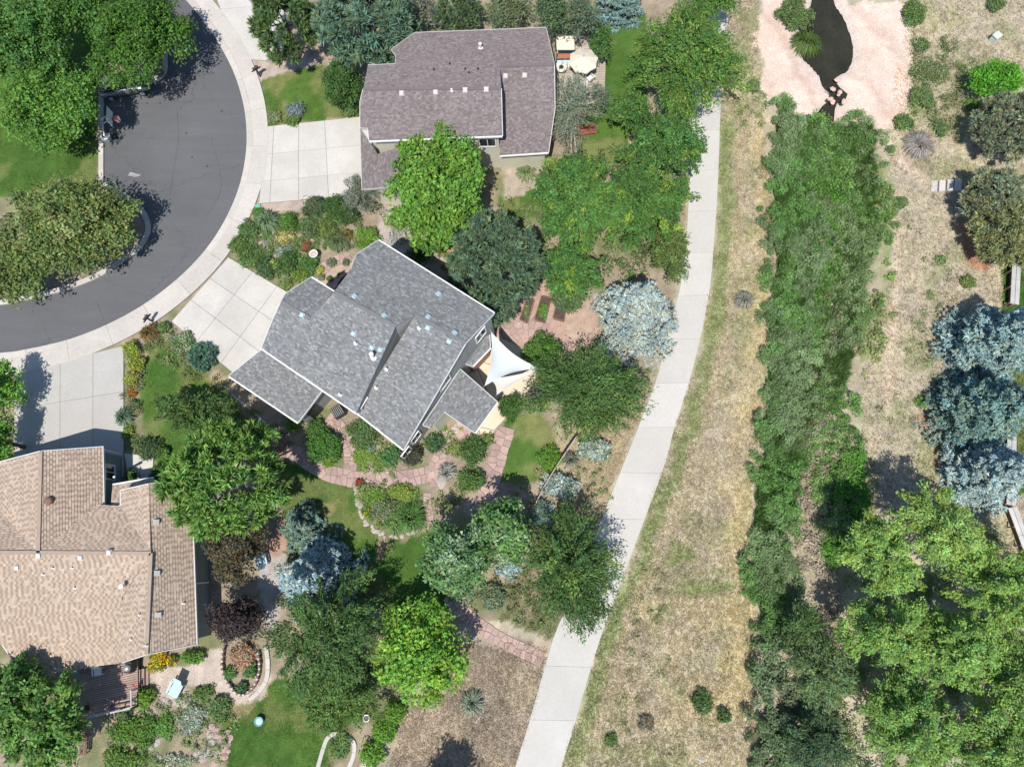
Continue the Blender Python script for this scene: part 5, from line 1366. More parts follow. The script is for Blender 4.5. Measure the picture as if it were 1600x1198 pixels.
thicket('willow_thicket', 'dense green willow thicket along the left side of the ditch', [(1205, 165), (1260, 185), (1296, 200), (1290, 330), (1280, 450), (1268, 560), (1260, 660), (1245, 780), (1240, 900), (1235, 1000), (1180, 1000), (1172, 860), (1180, 740), (1195, 640), (1205, 560), (1205, 440), (1205, 300)], 1150, 1.15, (0.085, 0.170, 0.045), (0.125, 0.175, 0.085), 401, hole=0.22, bush=330, rc=0.42, leaf=0.08, per=150)
thicket('willow_thicket', 'looser grey green willow thicket along the right side of the ditch', [(1320, 185), (1372, 195), (1382, 260), (1375, 360), (1350, 470), (1335, 560), (1330, 660), (1340, 780), (1345, 860), (1275, 860), (1265, 700), (1284, 600), (1300, 420), (1312, 320)], 640, 0.95, (0.095, 0.175, 0.048), (0.14, 0.19, 0.085), 402, hole=0.38, bush=170, rc=0.40, leaf=0.08, per=140)
thicket('willow_thicket', 'dark willow thicket in the lower ditch left of the cottonwoods', [(1185, 980), (1240, 1000), (1260, 1080), (1300, 1120), (1330, 1230), (1185, 1230), (1180, 1120)], 230, 1.3, (0.070, 0.125, 0.045), (0.11, 0.15, 0.08), 403, bush=60, rc=0.42)
thicket('sedge', 'bright green sedge in the wet middle of the ditch', [(1262, 175), (1310, 180), (1330, 260), (1310, 400), (1300, 520), (1270, 520), (1275, 380), (1265, 260)], 260, 0.5, (0.075, 0.180, 0.028), (0.10, 0.17, 0.05), 404, leaf=0.13, per=70)
thicket('weeds', 'low green weeds on the right bank of the ditch', [(1345, 250), (1398, 240), (1400, 460), (1370, 560), (1340, 640), (1345, 470)], 240, 0.25, (0.11, 0.175, 0.045), (0.16, 0.185, 0.075), 405, hole=0.46, per=45, rc=0.4)
thicket('tall_weeds', 'tall green weeds in shade above the cottonwoods', [(1318, 700), (1345, 695), (1355, 780), (1350, 850), (1300, 890), (1290, 850)], 150, 0.6, (0.060, 0.160, 0.022), (0.075, 0.17, 0.03), 406, per=60)
thicket('undergrowth', 'mixed undergrowth shaded below the cottonwood grove', [(1300, 900), (1420, 800), (1600, 850), (1650, 1250), (1300, 1250)], 330, 0.7, (0.075, 0.125, 0.035), (0.115, 0.145, 0.06), 407, per=60)
thicket('undergrowth', 'leafy undergrowth below the locust grove', [(840, 260), (980, 230), (1060, 260), (1060, 420), (960, 450), (850, 450)], 220, 0.7, (0.060, 0.115, 0.032), (0.085, 0.125, 0.05), 408, per=60)
thicket('garden_ground_cover', 'mixed ground cover filling the front bed of the grey house', [(368, 390), (400, 335), (480, 340), (560, 330), (590, 380), (500, 400), (480, 440), (440, 450), (400, 420)], 560, 0.24, (0.085, 0.145, 0.045), (0.15, 0.17, 0.075), 409, hole=0.22, per=40, rc=0.28, leaf=0.08)
thicket('garden_ground_cover', 'mixed ground cover in the rock garden below the deck', [(150, 1105), (230, 1100), (300, 1080), (360, 1090), (375, 1130), (340, 1198), (140, 1230)], 200, 0.22, (0.085, 0.155, 0.04), (0.16, 0.19, 0.09), 410, hole=0.34, per=40, rc=0.28, leaf=0.08)
thicket('garden_ground_cover', 'mixed ground cover around the garden paths south of the grey house', [(550, 660), (640, 690), (700, 650), (750, 690), (745, 780), (700, 800), (600, 830), (560, 790)], 330, 0.18, (0.09, 0.155, 0.04), (0.15, 0.175, 0.07), 411, hole=0.36, per=36, rc=0.25, leaf=0.08)
thicket('garden_ground_cover', 'mixed ground cover by the wooden fence beside the footpath', [(800, 770), (880, 690), (980, 650), (960, 760), (900, 850), (820, 900)], 120, 0.2, (0.12, 0.16, 0.06), (0.19, 0.19, 0.10), 412, hole=0.46, per=36, rc=0.25, leaf=0.08)

thicket('dead_brush', 'grey tan dead brush along the bare strip of the ditch', [(1290, 300), (1320, 320), (1310, 560), (1300, 640), (1330, 700), (1310, 860), (1330, 960), (1300, 1060), (1240, 1000), (1245, 800), (1265, 640)], 330, 0.35, (0.20, 0.165, 0.12), (0.26, 0.225, 0.18), 420, hole=0.30, per=55, rc=0.5, leaf=0.10)
for k_, (lb_, pl_, n_) in enumerate((
    ('mixed ground cover between the grey roof and the mauve house', [(590, 320), (700, 330), (760, 300), (850, 330), (860, 440), (720, 440), (650, 400)], 200),
    ('mixed ground cover below the aspens and silver shrubs', [(690, 840), (860, 800), (900, 900), (850, 980), (740, 950), (700, 930)], 210),
    ('mixed ground cover round the dark feathery tree at lower left', [(420, 860), (600, 930), (690, 960), (640, 1080), (560, 1130), (450, 1060)], 240),
    ('mixed ground cover between the garage roof and the pine', [(340, 590), (460, 690), (440, 760), (360, 660), (300, 640)], 120),
    ('mixed ground cover under the trees at the top behind the mauve roof', [(480, 10), (640, 20), (860, -10), (1000, -20), (1000, 40), (870, 60), (640, 50), (520, 90)], 220),
    ('mixed ground cover beside the footpath below the spruce', [(930, 540), (1020, 570), (990, 660), (930, 680), (860, 560)], 110),
    ('mixed ground cover in the beds beside the grey driveway', [(196, 540), (250, 505), (330, 570), (300, 590), (225, 560), (215, 680), (250, 720), (200, 700)], 110))):
    thicket('garden_ground_cover', lb_, pl_, n_, 0.2, (0.085, 0.125, 0.04), (0.14, 0.15, 0.075), 430 + k_, hole=0.38, per=40, rc=0.36, leaf=0.085)

thicket('weeds', 'scattered grey green weeds right of the rock basin', [(1425, 50), (1500, 70), (1545, 120), (1535, 175), (1490, 225), (1395, 225), (1385, 200), (1425, 165)], 200, 0.3, (0.10, 0.14, 0.05), (0.15, 0.165, 0.085), 450, hole=0.40, per=60, rc=0.45, leaf=0.08)
thicket('weeds', 'scattered green weeds between the footpath and the rock basin', [(1140, 100), (1190, 100), (1200, 180), (1205, 330), (1165, 330), (1150, 200)], 60, 0.2, (0.12, 0.165, 0.06), (0.16, 0.17, 0.085), 451, hole=0.48, per=50, rc=0.4, leaf=0.08)
thicket('weeds', 'scattered weeds on the meadow left of the big spruces', [(1400, 320), (1480, 400), (1500, 480), (1450, 640), (1370, 700), (1385, 560)], 90, 0.15, (0.13, 0.17, 0.07), (0.18, 0.18, 0.10), 452, hole=0.52, per=50, rc=0.4, leaf=0.08)
thicket('weeds', 'scattered green weeds on the lower meadow beside the willows', [(1010, 870), (1150, 880), (1170, 1000), (1170, 1198), (930, 1198), (980, 1000)], 90, 0.18, (0.12, 0.15, 0.06), (0.19, 0.18, 0.10), 453, hole=0.52, per=46, rc=0.42, leaf=0.08)
thicket('flower_bed_plants', 'low mixed flowers filling the oval bed', [(562, 762), (600, 758), (655, 762), (662, 790), (655, 815), (625, 832), (595, 826), (572, 806)], 150, 0.3, (0.10, 0.165, 0.045), (0.17, 0.20, 0.08), 440, hole=0.2, per=46, rc=0.3, leaf=0.085)
def tufts(name, label, poly_px, n, hgt, seed, tint=(1, 1, 1), blades=4, spread=0.14):
    rng = np.random.default_rng(seed)
    X, Y = scatter(poly_px, n, rng)
    k = len(X)
    Z = TZ(X, Y)
    C0 = ground_col(X, Y) * 1.12 * np.array(tint) * rng.normal(1.0, 0.14, k)[:, None]
    ci = np.repeat(np.arange(k), blades)
    a = rng.uniform(0, 6.283, len(ci)); h = hgt * rng.uniform(0.3, 1.0, len(ci)); sp = spread * rng.uniform(0.3, 1.6, len(ci))
    b = np.stack([X[ci] + rng.normal(0, 0.05, len(ci)), Y[ci] + rng.normal(0, 0.05, len(ci)), Z[ci] - 0.02], 1)
    sd = np.stack([-np.sin(a), np.cos(a), 0 * a], 1) * 0.028
    tip = b + np.stack([np.cos(a) * sp, np.sin(a) * sp, h], 1)
    V = np.stack([b - sd, b + sd, tip], 1)
    C = C0[ci] * rng.normal(1.0, 0.10, len(ci))[:, None]
    o = quads_mesh(name, V, np.clip(C, 0.01, 0.8), MATS['leaf'], None, None, 3); tag(o, label, None, None, 'stuff')
tufts('meadow_grass', 'dry tan grass of the meadow between the footpath and the ditch', [(1130, -20), (1185, -20), (1190, 160), (1210, 300), (1200, 560), (1180, 800), (1185, 1240), (866, 1240), (899, 1130), (942, 990), (992, 856), (1040, 726), (1087, 565), (1112, 440), (1125, 250)], 32000, 0.22, 501, (1.1, 1.08, 0.95))
tufts('meadow_grass', 'dry grass of the meadow right of the ditch', [(1390, 180), (1430, -20), (1620, -20), (1620, 900), (1340, 800), (1350, 600), (1400, 400)], 22000, 0.22, 502, (1.1, 1.08, 0.97))
tufts('reeds', 'fine green reeds standing along the ditch', [(1215, 175), (1300, 190), (1365, 200), (1372, 300), (1345, 450), (1325, 600), (1310, 640), (1270, 650), (1235, 800), (1225, 980), (1190, 980), (1185, 820), (1200, 640), (1212, 450)], 17000, 1.25, 510, (0.33, 0.68, 0.26), 4, 0.32)
tufts('dry_grass', 'dry grass between the feathery trees and the footpath', [(1024, 592), (977, 715), (924, 850), (862, 1000), (790, 960), (870, 770), (930, 660)], 5000, 0.16, 509, (1.08, 1.08, 1.0))
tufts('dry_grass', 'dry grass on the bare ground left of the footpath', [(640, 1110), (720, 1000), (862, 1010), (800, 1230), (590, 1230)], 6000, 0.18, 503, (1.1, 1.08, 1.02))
tufts('lawn_grass', 'mown grass of the lower lawns', [(345, 1120), (430, 1060), (560, 1120), (490, 1230), (350, 1230)], 12000, 0.06, 504, (1.15, 1.15, 1.0), 3, 0.05)
tufts('lawn_grass', 'mown grass of the lawn beside the garden paths', [(432, 716), (560, 752), (590, 840), (690, 830), (700, 950), (600, 960), (450, 870)], 12000, 0.06, 505, (1.15, 1.15, 1.0), 3, 0.05)
tufts('lawn_grass', 'mown grass of the lawn between the two lower driveways', [(213, 640), (250, 520), (330, 590), (430, 700), (300, 760)], 10000, 0.06, 506, (1.15, 1.15, 1.0), 3, 0.05)
tufts('lawn_grass', 'mown grass of the lawn in front of the mauve house', [(408, 128), (492, 102), (560, 112), (562, 182), (420, 196)], 7000, 0.06, 507, (1.15, 1.15, 1.0), 3, 0.05)
tufts('lawn_grass', 'mown grass of the lawn on the left island', [(-10, 200), (152, 200), (152, 310), (-10, 310)], 10000, 0.06, 508, (1.15, 1.15, 1.0), 3, 0.05)
# ------------------------------------------------------------------ things
def V3(p, dz=0.0): return Vector((p.x, p.y, p.z + dz))
def thing(name, label, cat, loc, group=None):
    o = empty(name, tuple(loc)); tag(o, label, cat, group); return o
def frame_of(c, heading):
    R = Matrix.Rotation(heading, 3, 'Z'); c = Vector(c)
    return lambda x, y, z: c + R @ Vector((x, y, z))

# parked car: nose to the right
def car(c, heading, label):
    T = frame_of(c, heading); root = thing('parked_car', label, 'car', c)
    def loft(sections, name, m, par, n=14, pw=4.0):
        mb = MB(); b = 0
        for x, hw, z0, z1 in sections:
            for j in range(n):
                a = 2 * math.pi * (j + 0.5) / n
                ca, sa = math.cos(a), math.sin(a)
                r = 1.0 / (abs(ca) ** pw + abs(sa) ** pw) ** (1 / pw)
                mb.v.append(tuple(T(x, hw * ca * r, (z0 + z1) / 2 + (z1 - z0) / 2 * sa * r)))
        for i in range(len(sections) - 1):
            for j in range(n):
                mb.f.append([i * n + j, (i + 1) * n + j, (i + 1) * n + (j + 1) % n, i * n + (j + 1) % n])
        mb.f.append(list(range(n))); mb.f.append([(len(sections) - 1) * n + j for j in range(n)][::-1])
        return mb.build(name, m, par, smooth=True)
    loft([(-2.22, 0.70, 0.45, 0.85), (-2.05, 0.84, 0.32, 0.98), (-1.2, 0.90, 0.25, 1.02), (0.6, 0.90, 0.25, 1.0), (1.5, 0.88, 0.28, 0.92), (2.1, 0.78, 0.36, 0.78), (2.25, 0.62, 0.42, 0.68)], 'body', 'car_paint', root)
    loft([(-1.95, 0.66, 0.9, 1.05), (-1.55, 0.74, 0.9, 1.40), (-0.6, 0.76, 0.9, 1.50), (0.3, 0.74, 0.9, 1.44), (1.15, 0.70, 0.88, 0.99)], 'windows', 'glass', root, pw=3)
    loft([(-1.5, 0.60, 1.36, 1.44), (-0.6, 0.63, 1.44, 1.53), (0.25, 0.60, 1.38, 1.475)], 'roof', 'car_paint', root)
    mb = MB(); mb.bar(T(0.3, -0.68, 1.36), T(1.2, -0.80, 0.99), 0.07, 0.06); mb.bar(T(1.2, -0.82, 0.985), T(-1.7, -0.84, 1.02), 0.06, 0.05)
    mb.build('window_trim', 'silver', root)
    for x in (-1.38, 1.38):
        for s in (-1, 1):
            mb = MB(); mb.tube([T(x, s * 0.70, 0.33), T(x, s * 0.91, 0.33)], [0.33, 0.33], 16); w = mb.build('wheel', 'rubber', root)
            mb = MB(); mb.tube([T(x, s * 0.905, 0.33), T(x, s * 0.925, 0.33)], [0.21, 0.19], 12); mb.build('rim', 'silver', w)
    for s in (-1, 1):
        mb = MB(); mb.box(T(2.08, s * 0.58, 0.66), 0.26, 0.30, 0.14, heading); mb.build('headlight', 'silver', root)
        mb = MB(); mb.box(T(-2.12, s * 0.62, 0.80), 0.14, 0.26, 0.16, heading); mb.build('tail_light', 'red_paint', root)
        mb = MB(); mb.box(T(0.85, s * 0.97, 1.02), 0.14, 0.2, 0.12, heading); mb.build('mirror', 'car_paint', root)
cp = at(201, 141); ch = at(237, 135) - at(170, 146)
car((cp.x, cp.y, 0.035), math.atan2(ch.y, ch.x), 'grey car parked under the dark green tree')

# portable basketball hoop
b = at(168, 216, 0.04); root = thing('basketball_hoop', 'portable basketball hoop with a red rim leaning over the road', 'basketball hoop', b)
mb = MB(); mb.box(b + Vector((0.1, 0, 0.14)), 0.85, 0.62, 0.24, 0.3); mb.box(b + Vector((0.1, 0, 0.28)), 0.6, 0.42, 0.08, 0.3); mb.build('base', 'silver', root)
mb = MB(); mb.box(b + Vector((0.62, 0.05, 0.16)), 0.42, 0.55, 0.3, 0.5); mb.build('counterweight', 'dark_metal', root)
top = at(160, 190, 2.3); bc = at(171, 182, 2.75); rc = at(182, 185, 2.45)
mb = MB(); mb.tube([b + Vector((-0.2, 0, 0.2)), top], [0.055, 0.05], 8); mb.build('pole', 'silver', root)
mb = MB()
for dz in (-0.25, 0.2): mb.bar(top + Vector((0, 0, dz)), bc + Vector((-0.05, 0, dz)), 0.05, 0.05)
mb.build('arm', 'silver', root)
mb = MB(); mb.box(bc, 0.05, 1.35, 0.85, 0.12); bb = mb.build('backboard', 'acrylic', root)
mb = MB(); mb.box(Vector((rc.x - 0.33, rc.y, rc.z)), 0.18, 0.2, 0.05); mb.build('bracket', 'red_paint', root)
mb = MB(); mb.tube([rc + Vector((0.23 * math.cos(i * 0.3927), 0.23 * math.sin(i * 0.3927), 0)) for i in range(17)], [0.022] * 17, 6, False); rim = mb.build('rim', 'red_paint', root)
mb = MB()
for i in range(12):
    a = i * 0.5236; mb.bar(rc + Vector((0.22 * math.cos(a), 0.22 * math.sin(a), 0)), rc + Vector((0.13 * math.cos(a + 0.5), 0.13 * math.sin(a + 0.5), -0.4)), 0.02, 0.02)
mb.build('net', 'white_paint', rim)

# mailboxes
def mailbox(px, py, label, rz):
    b = at(px, py, 0.0); root = thing('mailbox', label, 'mailbox', b); T = frame_of(b, rz)
    mb = MB(); mb.bar(T(0, 0, -0.1), T(0, 0, 1.05), 0.11, 0.11); mb.build('post', 'dark_metal', root)
    mb = MB()
    n = 8; prof = [(-0.11, 0)] + [(0.11 * -math.cos(math.pi * i / n), 0.12 + 0.11 * math.sin(math.pi * i / n)) for i in range(n + 1)] + [(0.11, 0)]
    b0 = len(prof)
    for x in (-0.28, 0.28): mb.v += [tuple(T(x, y, 1.05 + z)) for y, z in prof]
    for i in range(b0): mb.f.append([i, (i + 1) % b0, b0 + (i + 1) % b0, b0 + i])
    mb.f.append(list(range(b0))[::-1]); mb.f.append(list(range(b0, 2 * b0))); mb.build('box', 'dark_metal', root)
    mb = MB(); mb.bar(T(-0.45, 0, 0.98), T(0.45, 0, 0.98), 0.09, 0.07); mb.build('arm', 'dark_metal', root)
    mb = MB(); mb.box(T(0.1, 0.13, 1.25), 0.14, 0.02, 0.08, rz); mb.build('flag', 'red_paint', root)
mailbox(240, 503, 'black mailbox on a post beside the rusty brown grass', 1.0)
mailbox(407, 120, 'black mailbox beside the front lawn of the mauve house', 0.6)

# bird bath
b = at(494, 402); root = thing('bird_bath', 'round white bird bath in the front bed of the grey house', 'bird bath', b)
mb = MB(); mb.lathe(b, [(0.17, 0), (0.15, 0.08), (0.07, 0.14), (0.06, 0.5), (0.1, 0.58)], 14); mb.build('pedestal', 'white_paint', root)
mb = MB(); mb.lathe(b + Vector((0, 0, 0.58)), [(0.1, 0), (0.30, 0.08), (0.36, 0.16), (0.33, 0.17), (0.27, 0.12), (0.01, 0.10)], 20); mb.build('basin', 'white_paint', root)
mb = MB(); mb.lathe(b + Vector((0, 0, 0.69)), [(0.25, 0), (0.27, 0.02), (0.01, 0.021)], 18); mb.build('water', 'rock', root)

# utility lid and cabinet
b = at(403, 323); mb = MB(); mb.box(b + Vector((0, 0, 0.02)), 0.48, 0.36, 0.16, 0.1); mb.box(b + Vector((0, 0, 0.115)), 0.42, 0.30, 0.03, 0.1)
tag(mb.build('utility_hatch', 'green_lid', None, loc=tuple(b)), 'flat turquoise green utility lid at the corner of the driveway', 'utility lid')
b = gat(1551, 64); root = thing('utility_cabinet', 'pale green metal cabinet standing in the right meadow', 'cabinet', b)
mb = MB(); mb.box(b + Vector((0, 0, 0.32)), 0.60, 0.5, 0.66, 0.6); mb.build('body', 'box_green', root)
mb = MB(); mb.box(b + Vector((0, 0, 0.68)), 0.68, 0.58, 0.06, 0.6); mb.build('lid', 'box_green', root)

# ---- deck with parasols behind the mauve house
dk = [at2(868, 54, 0.5), at2(948, 58, 0.5), at2(944, 160, 0.5), at2(868, 168, 0.5)]
dpos = at(905, 110)
deck = thing('back_deck', 'low pale wooden deck along the right side of the mauve house', 'deck', dpos)
A, B, C_, D = [Vector(p) for p in dk]
for i in range(26):
    u0, u1 = i / 26 + 0.002, (i + 1) / 26 - 0.003
    q = [A.lerp(D, u0), B.lerp(C_, u0), B.lerp(C_, u1), A.lerp(D, u1)]
    mb = MB(); mb.prism([tuple(p) for p in q], 0.44, 0.5); mb.build('board', 'pale_wood', deck)
mb = MB(); mb.prism([tuple(p) for p in (A.lerp(C_, .02), B.lerp(D, .02), C_.lerp(A, .02), D.lerp(B, .02))], -0.05, 0.42); mb.build('base', 'brown_wood', deck)
def parasol(px, py, rpx, z, label, m, rot):
    tp = at(px, py, z); r = rpx * mpp(px, py, z)
    root = thing('parasol', label, 'parasol', (tp.x, tp.y, 0.5))
    for k in range(8):
        a0, a1 = rot + k * math.pi / 4, rot + (k + 1) * math.pi / 4
        e0 = tp + Vector((r * math.cos(a0), r * math.sin(a0), -0.55)); e1 = tp + Vector((r * math.cos(a1), r * math.sin(a1), -0.55))
        mid = (e0 + e1) / 2 + (tp - (e0 + e1) / 2) * 0.05 + Vector((0, 0, -0.02))
        h0 = tp.lerp(e0, 0.5) + Vector((0, 0, 0.02)); h1 = tp.lerp(e1, 0.5) + Vector((0, 0, 0.02))
        mb = MB(); mb.add([tp, e0, mid, e1, h0, h1, e0 - Vector((0, 0, .12)), mid - Vector((0, 0, .12)), e1 - Vector((0, 0, .12))], [(0, 4, 5), (4, 1, 2), (4, 2, 5), (5, 2, 3), (1, 6, 7, 2), (2, 7, 8, 3)]); mb.build('panel', m, root)
        mb = MB(); mb.bar(tp - Vector((0, 0, .05)), e0 - Vector((0, 0, .05)), 0.03, 0.03); mb.build('rib', 'pale_wood', root)
    mb = MB(); mb.tube([Vector((tp.x, tp.y, 0.5)), tp + Vector((0, 0, 0.08))], [0.035, 0.03], 8); mb.build('pole', 'pale_wood', root)
    mb = MB(); mb.lathe(Vector((tp.x, tp.y, 0.5)), [(0.28, 0), (0.26, 0.06), (0.06, 0.1), (0.05, 0.3)], 12); mb.build('foot', 'dark_metal', root)
    mb = MB(); mb.lathe(tp + Vector((0, 0, 0.0)), [(0.07, 0), (0.06, 0.05), (0.02, 0.1)], 8); mb.build('finial', 'pale_wood', root)
parasol(912, 88, 24, 2.9, 'cream octagonal parasol above the deck, the higher and clearer one', 'canvas', 0.2)
parasol(898, 130, 25, 2.7, 'pale cream parasol half hidden below the silvery weeping tree', 'canvas', 0.5)
def roundtable(px, py, z0, r, h, label, top, name='round_table', dark=True):
    b = at(px, py, z0 + h); b.z = z0; root = thing(name, label, 'table', b)
    mb = MB(); mb.lathe(b + Vector((0, 0, h - 0.05)), [(r, 0), (r, 0.04), (r - 0.02, 0.05)], 22); t_ = mb.build('table_top', top, root)
    mb = MB(); mb.lathe(b, [(r * 0.6, 0), (r * 0.55, 0.05), (r * 0.3, 0.1), (r * 0.35, h - 0.05)], 14); mb.build('pedestal', 'grey_metal', root)
    if dark: mb = MB(); mb.lathe(b + Vector((0, 0, h)), [(r * 0.42, 0.001), (r * 0.42, 0.02), (r * 0.3, 0.025)], 16); mb.build('fire_bowl', 'dark_metal', t_)
roundtable(877, 105, 0.5, 0.48, 0.6, 'round white fire table with a dark centre on the deck', 'sail_white')
def chair(px, py, z0, rz, m, label, name='garden_chair', cat='chair', s=1.0, group=None):
    b = at(px, py, z0 + 0.4); b.z = z0; T = frame_of(b, rz); root = thing(name, label, cat, b, group)
    mb = MB(); mb.box(T(0, 0, 0.42 * s), 0.52 * s, 0.52 * s, 0.07, rz); mb.build('seat', m, root)
    mb = MB(); mb.add([T(-0.27 * s, -0.26 * s, 0.42 * s), T(-0.27 * s, 0.26 * s, 0.42 * s), T(-0.45 * s, 0.24 * s, 1.0 * s), T(-0.45 * s, -0.24 * s, 1.0 * s), T(-0.22 * s, -0.26 * s, 0.42 * s), T(-0.22 * s, 0.26 * s, 0.42 * s), T(-0.40 * s, 0.24 * s, 1.0 * s), T(-0.40 * s, -0.24 * s, 1.0 * s)],
        [(0, 1, 2, 3), (7, 6, 5, 4), (0, 4, 5, 1), (1, 5, 6, 2), (2, 6, 7, 3), (3, 7, 4, 0)]); mb.build('backrest', m, root)
    for x in (-0.22, 0.22):
        for y in (-0.24, 0.24):
            mb = MB(); mb.bar(T(x * s, y * s, 0), T(x * s, y * s, 0.4 * s), 0.05, 0.05); mb.build('leg', m, root)
    for y in (-0.28, 0.28):
        mb = MB(); mb.box(T(-0.02, y * s, 0.62 * s), 0.52 * s, 0.07, 0.04, rz); mb.build('armrest', m, root)
chair(922, 123, 0.5, 2.2, 'white_paint', 'white chair with dark seat at the right of the deck, beside the half hidden parasol')
chair(892, 103, 0.5, 0.2, 'white_paint', 'small white chair next to the round fire table')
chair(942, 88, 0.02, 2.6, 'dark_metal', 'black metal chair on the grass right of the cream parasol')
b = at(881, 68, 2.3); root = thing('canopy_swing', 'tan canvas roofed garden swing on the deck', 'garden swing', (b.x, b.y, 0.5))
mb = MB(); q = [at(869, 58, 2.35), at(897, 56, 2.35), at(898, 78, 2.2), at(870, 78, 2.2)]
mb.add(q + [p - Vector((0, 0, 0.06)) for p in q], [(0, 1, 2, 3), (7, 6, 5, 4), (0, 4, 5, 1), (1, 5, 6, 2), (2, 6, 7, 3), (3, 7, 4, 0)]); mb.build('canopy', 'canvas', root)
for p in q: mb = MB(); mb.bar(Vector((p.x, p.y, 0.5)), p - Vector((0, 0, 0.05)), 0.06, 0.06); mb.build('post', 'dark_metal', root)
mb = MB(); mb.box(at(882, 88, 0.95), 1.3, 0.5, 0.1); mb.build('seat', 'terracotta', root)
mb = MB(); mb.box(at(882, 97, 0.51), 1.4, 0.5, 0.02); tag(mb.build('doormat', 'pale_blue', None), 'pale teal patterned rug in front of the canvas swing', 'rug')
# red bench
b = at(918, 210); T = frame_of(b, 0.1); root = thing('garden_bench', 'red wooden bench on the back lawn below the silvery tree', 'bench', b)
mb = MB(); 
for i in range(4): mb = MB(); mb.box(T(0, -0.2 + i * 0.13, 0.45), 1.4, 0.11, 0.04, 0.1); mb.build('slat', 'red_wood', root)
for i in range(3): mb = MB(); mb.box(T(0, 0.30, 0.58 + i * 0.13), 1.4, 0.04, 0.1, 0.1); mb.build('back_slat', 'red_wood', root)
for x in (-0.62, 0.62):
    for y in (-0.22, 0.27): mb = MB(); mb.bar(T(x, y, 0), T(x, y, 0.44 if y < 0 else 0.92), 0.07, 0.07); mb.build('leg', 'red_wood', root)

# ---- terrace, shade sails
terr = empty('terrace'); tag(terr, 'cream concrete terrace with a curved edge east of the grey house', None, None, 'structure')
arc = [(763, 520), (800, 536), (824, 548), (842, 570), (838, 588), (830, 605), (815, 622), (795, 640), (788, 655), (760, 690), (745, 690), (733, 685)]
mb = MB(); mb.prism(P(*arc) + P((700, 640), (700, 560)), -0.1, 0.04); mb.build('joint_bed', 'joint', terr)
for q in ([(763, 520), (800, 536), (824, 548), (842, 570), (795, 580), (740, 560)], [(842, 570), (838, 588), (830, 605), (815, 622), (795, 640), (766, 622), (740, 561), (795, 581)], [(795, 640), (788, 655), (772, 672), (745, 665), (766, 623)], [(772, 673), (760, 690), (745, 690), (733, 685), (744, 666)], [(739, 560), (765, 622), (744, 664), (700, 640), (700, 560)]):
    cx = sum(p[0] for p in q) / len(q); cy = sum(p[1] for p in q) / len(q)
    mb = MB(); mb.prism(P(*[(x + (cx - x) * 0.012, y + (cy - y) * 0.012) for x, y in q]), -0.05, 0.09); mb.build('slab', 'patio', terr)
def sail(name, label, A, B, C_, m, sag=0.24, dip=0.25):
    root = thing(name, label, 'shade sail', (A + B + C_) / 3)
    n = 12; mb = MB(); ix = {}
    ctr = (A + B + C_) / 3
    for i in range(n + 1):
        for j in range(n + 1 - i):
            a, b_, c = i / n, j / n, 1 - (i + j) / n
            p = A * a + B * b_ + C_ * c
            edge = min(a, b_, c)
            e = 27 * a * b_ * c
            # edges curve inward, strongest in the middle of each side
            s = sag * (4 * a * b_ * (1 - c) ** 2 + 4 * b_ * c * (1 - a) ** 2 + 4 * a * c * (1 - b_) ** 2) / 1.0
            k = max(a * b_ * (1 - 3 * c), 0) + max(b_ * c * (1 - 3 * a), 0) + max(a * c * (1 - 3 * b_), 0)
            p = p.lerp(ctr, min(0.7, sag * 4 * k)); p.z -= dip * e
            ix[i, j] = len(mb.v); mb.v.append(tuple(p))
    for i in range(n):
        for j in range(n - i):
            mb.f.append([ix[i, j], ix[i + 1, j], ix[i, j + 1]])
            if j < n - i - 1: mb.f.append([ix[i + 1, j], ix[i + 1, j + 1], ix[i, j + 1]])
    nb = len(mb.v); off = Vector((0, 0, -0.015))
    mb.v += [tuple(Vector(v) + off) for v in mb.v]; mb.f += [[nb + k for k in f[::-1]] for f in list(mb.f)]
    mb.build('cloth', m, root, smooth=True)
    for p in (A, B, C_):
        o_ = (p - ctr).normalized(); mb = MB(); mb.tube([p - o_ * 0.02, p + o_ * 0.22], [0.02, 0.02], 6); mb.build('tie', 'grey_metal', root)
SB = at(840, 575, 2.5)
sail('shade_sail', 'large pale blue triangular shade sail over the terrace', at(767, 518, 3.6), SB, at(757, 603, 3.2), 'sail')
sail('shade_sail', 'small white shade sail below the pale blue one', SB + Vector((-0.05, -0.02, -0.5)), at(766, 592, 2.3), at(776, 617, 2.3), 'sail_white', 0.16, 0.1)
b = Vector((SB.x + 0.25, SB.y, 0)); root = thing('sail_post', 'dark brown post holding the tip of the shade sails', 'post', b)
mb = MB(); mb.bar(b, b + Vector((0.05, 0, 2.65)), 0.15, 0.15); mb.build('shaft', 'brown_wood', root)
mb = MB(); mb.box(b + Vector((0, 0, 0.06)), 0.35, 0.35, 0.18); mb.build('footing', 'dark_metal', root)
b = at(757, 505); mb = MB()
# raised beds
def raised_bed(q, label):
    c = sum((Vector(at2(*p)) for p in q), Vector((0, 0))) / 4; root = thing('raised_bed', label, 'raised bed', (c.x, c.y, 0))
    w = [Vector(at2(*p)) for p in q]
    for i in range(4):
        a, b_ = w[i], w[(i + 1) % 4]; t = (b_ - a).normalized() * 0.04
        mb = MB(); mb.bar(Vector((*(a + t), 0.14)), Vector((*(b_ - t), 0.14)), 0.07, 0.28); mb.build('plank', 'brown_wood', root)
    mb = MB(); mb.prism([tuple(p.lerp(c, 0.06)) for p in w], 0, 0.20); mb.build('soil', 'dark_soil', root)
raised_bed([(812, 500), (824, 506), (835, 470), (823, 468)], 'left of the three wooden raised beds, beside the dark conifer')
raised_bed([(835, 500), (852, 505), (861, 468), (846, 464)], 'middle of the three wooden raised beds, with green vegetables')
raised_bed([(864, 498), (881, 503), (886, 476), (870, 472)], 'right of the three wooden raised beds, below the grey green shrub')

